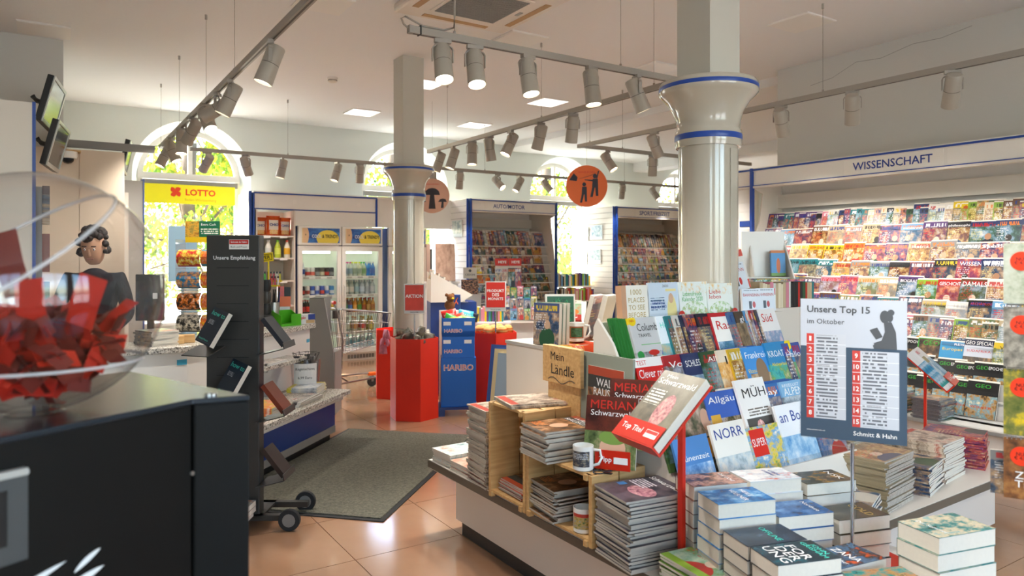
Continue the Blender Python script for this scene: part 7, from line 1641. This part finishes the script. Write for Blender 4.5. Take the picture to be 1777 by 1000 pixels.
MB().box(-.24, .24, .29, .30, .78, 1.16).obj('back_board', mat('teal_board', '#2f8a78', .5), gs)
Mgs = Matrix.Translation((4.57, 6.93, 0)) @ Matrix.Rotation(R(-33), 4, 'Z')
gc = [('teal', '#2f9a86'), ('pink', '#d86a90'), ('leaf green', '#7ab83a'), ('yellow', '#e8cc28'), ('sky blue', '#4a9ad8'), ('navy', '#28386a')]
for r_ in range(3):
    MB().box(-.24, .24, .05 + .08 * r_, .13 + .08 * r_, .78, .79 + .12 * r_).obj('step', M['white'], gs)
    for k in range(6):
        nm, c = gc[(k * 5 + r_ * 2) % 6]
        magazine('boxed_game', '%s boxed game, %s along the %s step of the game rack' % (nm, nth(k + 1), ('front', 'middle', 'rear')[r_]), Mgs @ stand_mx(-.20 + k * .08, .06 + .08 * r_, .791 + .12 * r_, 6), .072, .13 + .02 * (k % 2), .03, GEN[(k + r_) % 8], c, 'boxed games', 'game')
# blue gift boxes, starry box and book row behind the jar bin
bt = MB().box(-.34, .34, 0, .21, 0, .80).obj('gift_table', M['white'], None, loc=(3.90, 6.66, 0), rot=(0, 0, R(-33)), label='white gift table behind the jar bin', cat='table')
MB().box(-.345, .345, -.01, .22, .80, .82).obj('table_top', M['warmwhite'], bt); MB().box(-.33, .33, .02, .2, 0, .06).obj('toe_board', M['darkgrey'], bt)
Mg = Matrix.Translation((3.90, 6.66, .821)) @ Matrix.Rotation(R(-33), 4, 'Z')
for k, (x, y, w, h, nm) in enumerate(((-.25, .10, .09, .13, 'lower'), (-.25, .10, .085, .27, 'upper'))):
    o = thing('gift_box', '%s blue gift box with orange ornament behind the gummy bags' % nm, 'gift box', mx=Mg @ Matrix.Translation((x, y, 0 if k == 0 else .131)), group='blue gift boxes'); hh = .13 if k == 0 else .16
    MB().box(-w / 2, w / 2, -.05, .05, 0, hh).obj('box', M['dblue'], o); MB().tube([(-.02, -.052, .05), (0, -.052, .09), (.02, -.052, .06), (0, -.052, .10), (.02, -.052, .13)], .006, 6).obj('ornament', M['orange'], o)
so = thing('starry_box', 'dark starry gift box with gold ribbon tilted on the gift table', 'gift box', mx=Mg @ Matrix.Translation((-.10, .0, .012)) @ Matrix.Rotation(R(12), 4, 'Y'))
MB().box(-.12, .08, -.06, .06, .01, .09).obj('box', mat('starry', '#1c2238', .5, vary=(80, .6)), so); MB().box(-.03, -.01, -.062, .062, .0095, .0915).obj('ribbon', M['gold'], so)
x = -.02
for k in range(14):
    th = rm.uniform(.014, .024); c = pick(mixp); book('small_book', '%s small book, %s in the leaning row on the gift table' % (c, nth(k + 1)), Mg @ frame_mx((x, .12, 0), (0, 1, 0), (0, 0, 1)) @ Matrix.Rotation(R(-0), 4, 'Y'), .11, rm.uniform(.13, .17), th, mat('spine_' + c.replace(' ', '_'), PAL[c], .5), group='small books on the gift table'); x += th + .002
# low white book table with the DIE ZEIT stand
lt = thing('low_book_table', 'low white book table behind the pine sign board', 'table', (4.02, 5.35, 0), R(-33))
MB().box(-.42, .42, -.22, .30, .06, .58).obj('body', M['white'], lt); MB().box(-.44, .44, -.24, .32, .58, .61).obj('table_top', M['warmwhite'], lt); MB().box(-.40, .40, -.18, .28, 0, .06).obj('toe_board', M['darkgrey'], lt)
Ml = Matrix.Translation((4.02, 5.35, .611)) @ Matrix.Rotation(R(-33), 4, 'Z')
for k, (x, n) in enumerate(((-.30, 5), (-.14, 7), (.30, 6))):
    p = Ml @ Vector((x, -.08, 0)); pile(n, 'white_book', 'pale book topping the %s white pile on the low book table' % ('short', 'taller', 'far')[k], 'in the %s white pile on the low book table' % ('short', 'taller', 'far')[k], 'white book pile ' + 'abc'[k], p.x, p.y, .611, -33 + 90, .135, .15, .03, GEN[k], PAL['white'], is_book=True, cat='book')
p = Ml @ Vector((.06, .10, 0))
title_stand('red tilted stand with a green autumn title behind the pine sign board', p.x, p.y, .611, 1.0, -38, 34, cover('cover_autumn', '#8fb48c', [('n', 0, 0, 1, .75, 3, ['#7fa87c', '#a8c4a0', '#d87838']), ('e', .7, .4, .2, .15, '#e08030'), ('r', 0, .82, 1, 1, '#e8e4d0')]), (('DIE ZEIT', K_, .5, .91, .7, .07),), 'top green autumn title on the red stand behind the pine board', 'Top Titel', .27, .30, .035)

# books, mug and cloth on the tall white block behind the rack
wb2 = thing('white_block', 'tall white display block behind the pine board', 'display block', (2.03, 2.78, TZ))
MB().box(0, .50, 0, .40, 0, .66).obj('body', M['offwhite'], wb2); MB().box(-.005, .505, -.005, .405, .66, .675).obj('top_board', M['grey'], wb2)
BZ2 = TZ + .676
b = MB(); nx, ny = 16, 16
for j in range(ny + 1):
    for i in range(nx + 1):
        u, v = i / nx, j / ny; x = .06 + .34 * u; y = -.10 + .30 * v
        z = .003 + .004 * math.sin(9 * u + 4 * v) + (0 if y > -.006 else -(-.006 - y) * .95 - .002)
        yy = max(y, -.012 - .010 * abs(math.sin(7 * u))) if y < 0 else y
        b.v.append((x, yy, z))
for j in range(ny):
    for i in range(nx):
        q = (j * (nx + 1) + i, j * (nx + 1) + i + 1, (j + 1) * (nx + 1) + i + 1, (j + 1) * (nx + 1) + i); b.f.append(q); b.mi.append(0); b.uv.append([((k % (nx + 1)) / nx, (k // (nx + 1)) / ny) for k in q])
b.obj('printed_cloth', cover('cloth_print', '#e0c82a', [('n', .0, 0, 1, 1, 2.2, ['#d8c020', '#e8d860', '#d85020', '#f0ece0']), ('e', .55, .35, .17, .4, '#d8481c'), ('e', .8, .4, .16, .4, '#ece8e0')], .8), None, loc=(2.03, 2.78, BZ2), smooth=True, label='yellow, orange and white printed cloth hanging over the white block edge', cat='cloth')
mug('souvenir mug with framed green picture standing on the printed cloth', 2.245, 2.86, BZ2 + .009, cover('mug_print_green', '#9a5a38', [('r', .12, .12, .88, .88, '#2a5a38'), ('n', .2, .2, .8, .8, 5, ['#1c4028', '#4a7a50'])]), -125)
book('celtic_book', 'green Celtic knot book standing on the white block', Matrix.Translation((2.25, 3.00, BZ2)) @ Matrix.Rotation(R(-30), 4, 'Z') @ stand_mx(0, 0, .001, 6), .155, .24, .02, cover('cover_celtic', '#e6e2d2', [('r', .05, .25, .95, .95, '#1c5a34'), ('en', .5, .6, .4, .32, 9, ['#1f8a48', '#123a24', '#2aa85a']), ('r', .05, .05, .95, .12, '#1c5a34')]), titles=(('DAS KELTISCHE', M['ink'], .45, .18, .6, .035),), hard=True)
for k, (x, y, c, nm, rz) in enumerate(((2.08, 2.87, '#4a5a88', 'blue spine', 20), (2.115, 2.885, '#8fae98', 'sage', 20), (2.15, 2.90, '#b8b098', 'sand', 20), (2.40, 2.94, '#d8d4c8', 'cream leaning', -62), (2.45, 2.90, '#e8dcc8', 'ivory leaning', -60))):
    book('upright_book', '%s book upright on the tall white block' % nm, Matrix.Translation((x, y, BZ2)) @ Matrix.Rotation(R(rz - 90), 4, 'Z') @ stand_mx(0, 0, .001, 3 if k < 3 else 14), .15, .205 if k < 3 else .24, .028, GEN[k] if k in (0, 3) else mat('board_' + nm.split()[0], c, .6), c, 'upright books on the white block')
# boards leaning beside the tall stack
for k, c in enumerate(('#2a4a8a', '#c8b48a', '#8a9aa8')):
    book('large_book', '%s large book leaning between pine board and grey stack' % ('blue', 'sand', 'grey')[k], Matrix.Translation((2.10, 3.30 - .04 * k + .05, TZ)) @ Matrix.Rotation(R(-62), 4, 'Z') @ stand_mx(0, 0, .001, 10), .22, .62 - .02 * k, .022, mat('large_board_%d' % k, c, .5), c, 'large books leaning behind the pine board')

# ---- book unit beside the column, with railway joke books and white bin
bu = thing('book_unit', 'beige book unit with clear shelf beside the capped column', 'book unit', (3.28, 2.78, TZ))
MB().box(0, 1.05, 0, .42, 0, .80).obj('body', M['offwhite'], bu); MB().box(.28, .92, .0, .40, .975, .983).obj('clear_shelf', M['acrylic'], bu)
for x in (.28, .915): MB().box(x, x + .005, .0, .40, .80, .975).obj('clear_side', M['acrylic'], bu)
uz = TZ + .801
c_bahn = cover('cover_bahnsinn', '#e4e8ee', [('r', .35, .12, .5, .45, '#3a3a40'), ('e', .62, .3, .08, .14, '#c83028'), ('t', .1, .86, .9, .95, 1, '#9aa0a8')])
bt_ = (('BAHNSINN', M['inkr'], .5, .72, .86, .13),)
for k, (x, y, z, w, h, ln) in enumerate(((.10, -.02, .12, .115, .16, 16), (.10, -.10, .0, .115, .13, 8), (.225, -.10, .0, .115, .13, 8))):
    book('rail_book', ('tilted upper', 'lower column-side', 'lower outer')[k] + ' white railway joke book on the book unit', Matrix.Translation((3.28 + x - .02, 2.78 + y, uz + z)) @ Matrix.Rotation(R(-22), 4, 'Z') @ stand_mx(0, 0, 0, ln, 0, 8 if k == 0 else 0), w, h, .02, c_bahn, titles=bt_, group='railway joke books')
MB().box(.0, .32, -.14, -.02, .0, .795).obj('front_step', M['offwhite'], bu); MB().box(.02, .2, .0, .2, .80, .915).obj('riser', M['offwhite'], bu)
c_rb = cover('cover_redblock', '#eeeae2', [('r', 0, .82, 1, 1, '#d85a48'), ('r', 0, 0, 1, .22, '#d85a48'), ('t', .2, .4, .8, .6, 3, '#8a8a8a')])
for k in range(2): book('blue_spine_book', '%s blue-spined book with red and white cover leaning over the railway joke books' % ('front', 'rear')[k], Matrix.Translation((3.45 - .05 * k, 2.83 + .03 * k, uz + .118)) @ Matrix.Rotation(R(-30), 4, 'Z') @ stand_mx(0, 0, 0, 14, 0, 10), .12, .235, .03, c_rb, group='blue-spined books')
book('white_hardback', 'plain white book standing behind the blue-spined books', Matrix.Translation((3.50, 3.02, uz + .0)) @ Matrix.Rotation(R(-35), 4, 'Z') @ stand_mx(0, 0, 0, 12, 0, -12), .15, .36, .035, mat('plain_cover', '#dcd8d0', .6))
book('white_hardback', 'plain pale book half hidden by the column', Matrix.Translation((3.34, 3.04, uz + .0)) @ Matrix.Rotation(R(-35), 4, 'Z') @ stand_mx(0, 0, 0, 16, 0, -8), .15, .30, .035, mat('plain_cover', '#dcd8d0', .6))
wbn = thing('white_bin', 'white cardboard display back with sloping side on the clear shelf', 'display box', (3.70, 2.84, TZ + .984), R(-38))
MB().box(-.12, .14, .10, .11, 0, .29).obj('back', M['warmwhite'], wbn); MB().prism([(-.02, 0), (.11, 0), (.11, .22)], 0, .008, mx=Matrix(((0, 0, 1, -.07), (1, 0, 0, 0), (0, 1, 0, 0), (0, 0, 0, 1)))).obj('side', M['warmwhite'], wbn)
MB().prism([(-.10, 0), (.11, 0), (.11, .22)], 0, .008, mx=Matrix(((0, 0, 1, .14), (1, 0, 0, 0), (0, 1, 0, 0), (0, 0, 0, 1)))).obj('side', M['warmwhite'], wbn); MB().box(-.12, .145, -.02, .11, 0, .006).obj('floor', M['warmwhite'], wbn)
book('slim_guide', 'slim blue hiking guide standing against the white display back', Matrix.Translation((3.70, 2.84, TZ + .992)) @ Matrix.Rotation(R(-38), 4, 'Z') @ stand_mx(.085, .05, 0, 8), .085, .16, .03, cover('cover_hike', '#5a9ad0', [('e', .5, .4, .14, .3, '#d87030'), ('r', 0, 0, 1, .12, '#7aa84a'), ('r', 0, .9, 1, 1, '#d88040')]))
x = .30
for k in range(22):
    th = rm.uniform(.016, .03); c = ('beige', 'cream', 'cream', 'beige', 'pink', 'white')[k % 6] if k < 12 else pick(['red', 'pink', 'dark green', 'black', 'teal', 'beige'])
    book('upright_book', '%s book under the clear shelf, %s from the column' % (c, nth(k + 1)), frame_mx((3.28 + x, 2.78 + .07, uz), (0, 1, 0), (0, 0, 1)), .12, rm.uniform(.145, .165), th, mat('spine_' + c.replace(' ', '_'), PAL[c], .5), group='books under the clear shelf'); x += th + .0015
    if x > .89: break
book('red_white_book', 'white book with red band beside the books under the clear shelf', Matrix.Translation((3.57, 2.76, uz)) @ Matrix.Rotation(R(-30), 4, 'Z') @ stand_mx(0, -.03, 0, 6), .11, .125, .03, cover('cover_redband', '#f0eee8', [('r', 0, .7, 1, 1, '#cf3a2c'), ('t', .2, .25, .8, .4, 2, '#8a8a8a')]))

# ================================================================== HANGING DISCS, CALENDAR STAND
def disc(label, c, r, col, shapes, title, rz=-33):
    t = thing('hanging_disc', label, 'hanging sign', c, R(rz), group='round hanging signs')
    MB().lathe([(r, -.003), (r, .003)], 48, mx=Matrix.Rotation(R(90), 4, 'X')).obj('disc', mat('disc_' + col[1:], col, .5, vary=(6, .08)), t)
    MB().tube([(0, 0, r), (0, 0, CZ - c[2])], .0012, 5).obj('hanging_thread', M['wire'], t)
    for k, p in enumerate(shapes): MB().prism([(x * r, y * r) for x, y in p], .0032 + .0002 * (k % 4), .0045 + .0002 * (k % 4)).obj('silhouette', M['sil'], t, mx=VERT)
    tm = text_mesh(title); text(t, title, M['inkr'], 0, 0, 0, w=r * .8).matrix_basis = upright(0, -.0056, r * .68) @ Matrix.Diagonal((r * .8 / tm[1],) * 2 + (1, 1))
kid = lambda cx, cy, s: [blob(cx, cy + .33 * s, .09 * s, .10 * s), [(cx - .10 * s, cy + .22 * s), (cx + .12 * s, cy + .22 * s), (cx + .13 * s, cy - .15 * s), (cx - .12 * s, cy - .15 * s)], [(cx - .12 * s, cy - .15 * s), (cx - .01 * s, cy - .15 * s), (cx - .10 * s, cy - .55 * s), (cx - .2 * s, cy - .55 * s)], [(cx + .01 * s, cy - .15 * s), (cx + .13 * s, cy - .15 * s), (cx + .14 * s, cy - .5 * s), (cx + .04 * s, cy - .5 * s)]]
disc('orange round hanging sign with two children flying a kite', (5.056, 6.255, 2.317), .232, '#e2671c',
     [[(-.85, .28), (-.62, .62), (-.44, .42), (-.48, .24)], *kid(-.12, -.25, 1.0), *kid(.40, .10, 1.15), [(.46, .34), (.52, .38), (.60, .72), (.54, .74)], [(.32, .30), (.32, .22), (-.10, .28), (-.10, .32)], [(-.46, .33), (-.2, .40), (.2, .52), (.58, .70), (.2, .50), (-.2, .385)]], 'Schmitt & Hahn')
disc('pale round hanging sign with mushrooms behind the cooler column', (4.196, 8.364, 2.323), .225, '#d8a890',
     [[(-.45, .05), (-.38, .28), (-.2, .42), (0, .45), (.2, .42), (.38, .28), (.45, .05)], [(-.12, .05), (.12, .05), (.2, -.75), (-.2, -.75)], [(.35, -.35), (.45, -.2), (.62, -.16), (.78, -.2), (.84, -.35)], [(.55, -.35), (.66, -.35), (.66, -.7), (.5, -.7)], [(-.84, -.35), (-.78, -.2), (-.62, -.16), (-.45, -.2), (-.35, -.35)], [(-.66, -.35), (-.55, -.35), (-.5, -.7), (-.66, -.7)]], 'Schmitt & Hahn')
cs = thing('calendar_stand', 'slim wire calendar stand at the edge of the aisle', 'calendar stand', (2.125, .80, 0), R(-66))
MB().lathe([(.10, 0), (.10, .015), (.02, .03)], 20).obj('foot', M['darkgrey'], cs, smooth=40); MB().lathe([(.010, .03), (.010, 1.58)], 10).obj('pole', M['steel'], cs)
for z in (1.385, 1.225, 1.055, .90): MB().tube([(0, 0, z + .09), (0, -.05, z + .09), (-.07, -.05, z + .0), (.07, -.05, z)], .003, 5).obj('wire_hook', M['steel'], cs)
Mcs = Matrix.Translation((2.125, .80, 0)) @ Matrix.Rotation(R(-66), 4, 'Z')
cvs = [('blossom', '#a8ae9c', ['#8a9478', '#b8bca8', '#c8ccc0']), ('birch bark', '#7a7668', ['#4a4842', '#8a8478', '#c0b8a8']), ('yellow crocus', '#6a6a2c', ['#4a5a24', '#7a7a3c', '#e0c020']), ('brown sunset', '#7a5030', ['#4a3020', '#8a5a34', '#b8844a'])]
for k, (nm, bg, cc) in enumerate(cvs):
    z = (1.388, 1.228, 1.058, .898)[k]; h = .152 if k != 2 else .165
    o = magazine('small_calendar', '%s calendar with round red price sticker on the calendar stand' % nm, Mcs @ stand_mx(.0, -.062, z, 2), .155, h, .006, cover('cal_' + nm.replace(' ', '_'), bg, [('n', 0, 0, 1, 1, 3.5, cc)]), titles=((('Zeit zum\nTräumen', M['inkw'], .5, .32, .7, .26),) if k == 3 else ()), cat='calendar', group='calendars on the stand')
    st = MB().lathe([(.024, .0062), (.024, .0072)], 24).obj('price_sticker', mat('sticker_red', '#ea3a14', .4), o, loc=(-.04, h - .045, 0)); text(st, 'NUR\n€ 4,99', M['ink'], 0, 0, .008, w=.03, name='lettering')
    cb = MB()
    for q in range(16): cb.tube([(-.07 + q * .0093, h - .004, .0), (-.07 + q * .0093, h + .003, .003), (-.07 + q * .0093, h - .004, .007)], .0012, 4)
    cb.obj('spiral_binding', M['steel'], o, kind='stuff')
magazine('small_calendar', 'grey calendar hanging behind the brown sunset one on the stand', Mcs @ stand_mx(-.03, -.045, .90, 2), .15, .11, .006, GEN[0], PAL['grey'], cat='calendar', group='calendars on the stand')
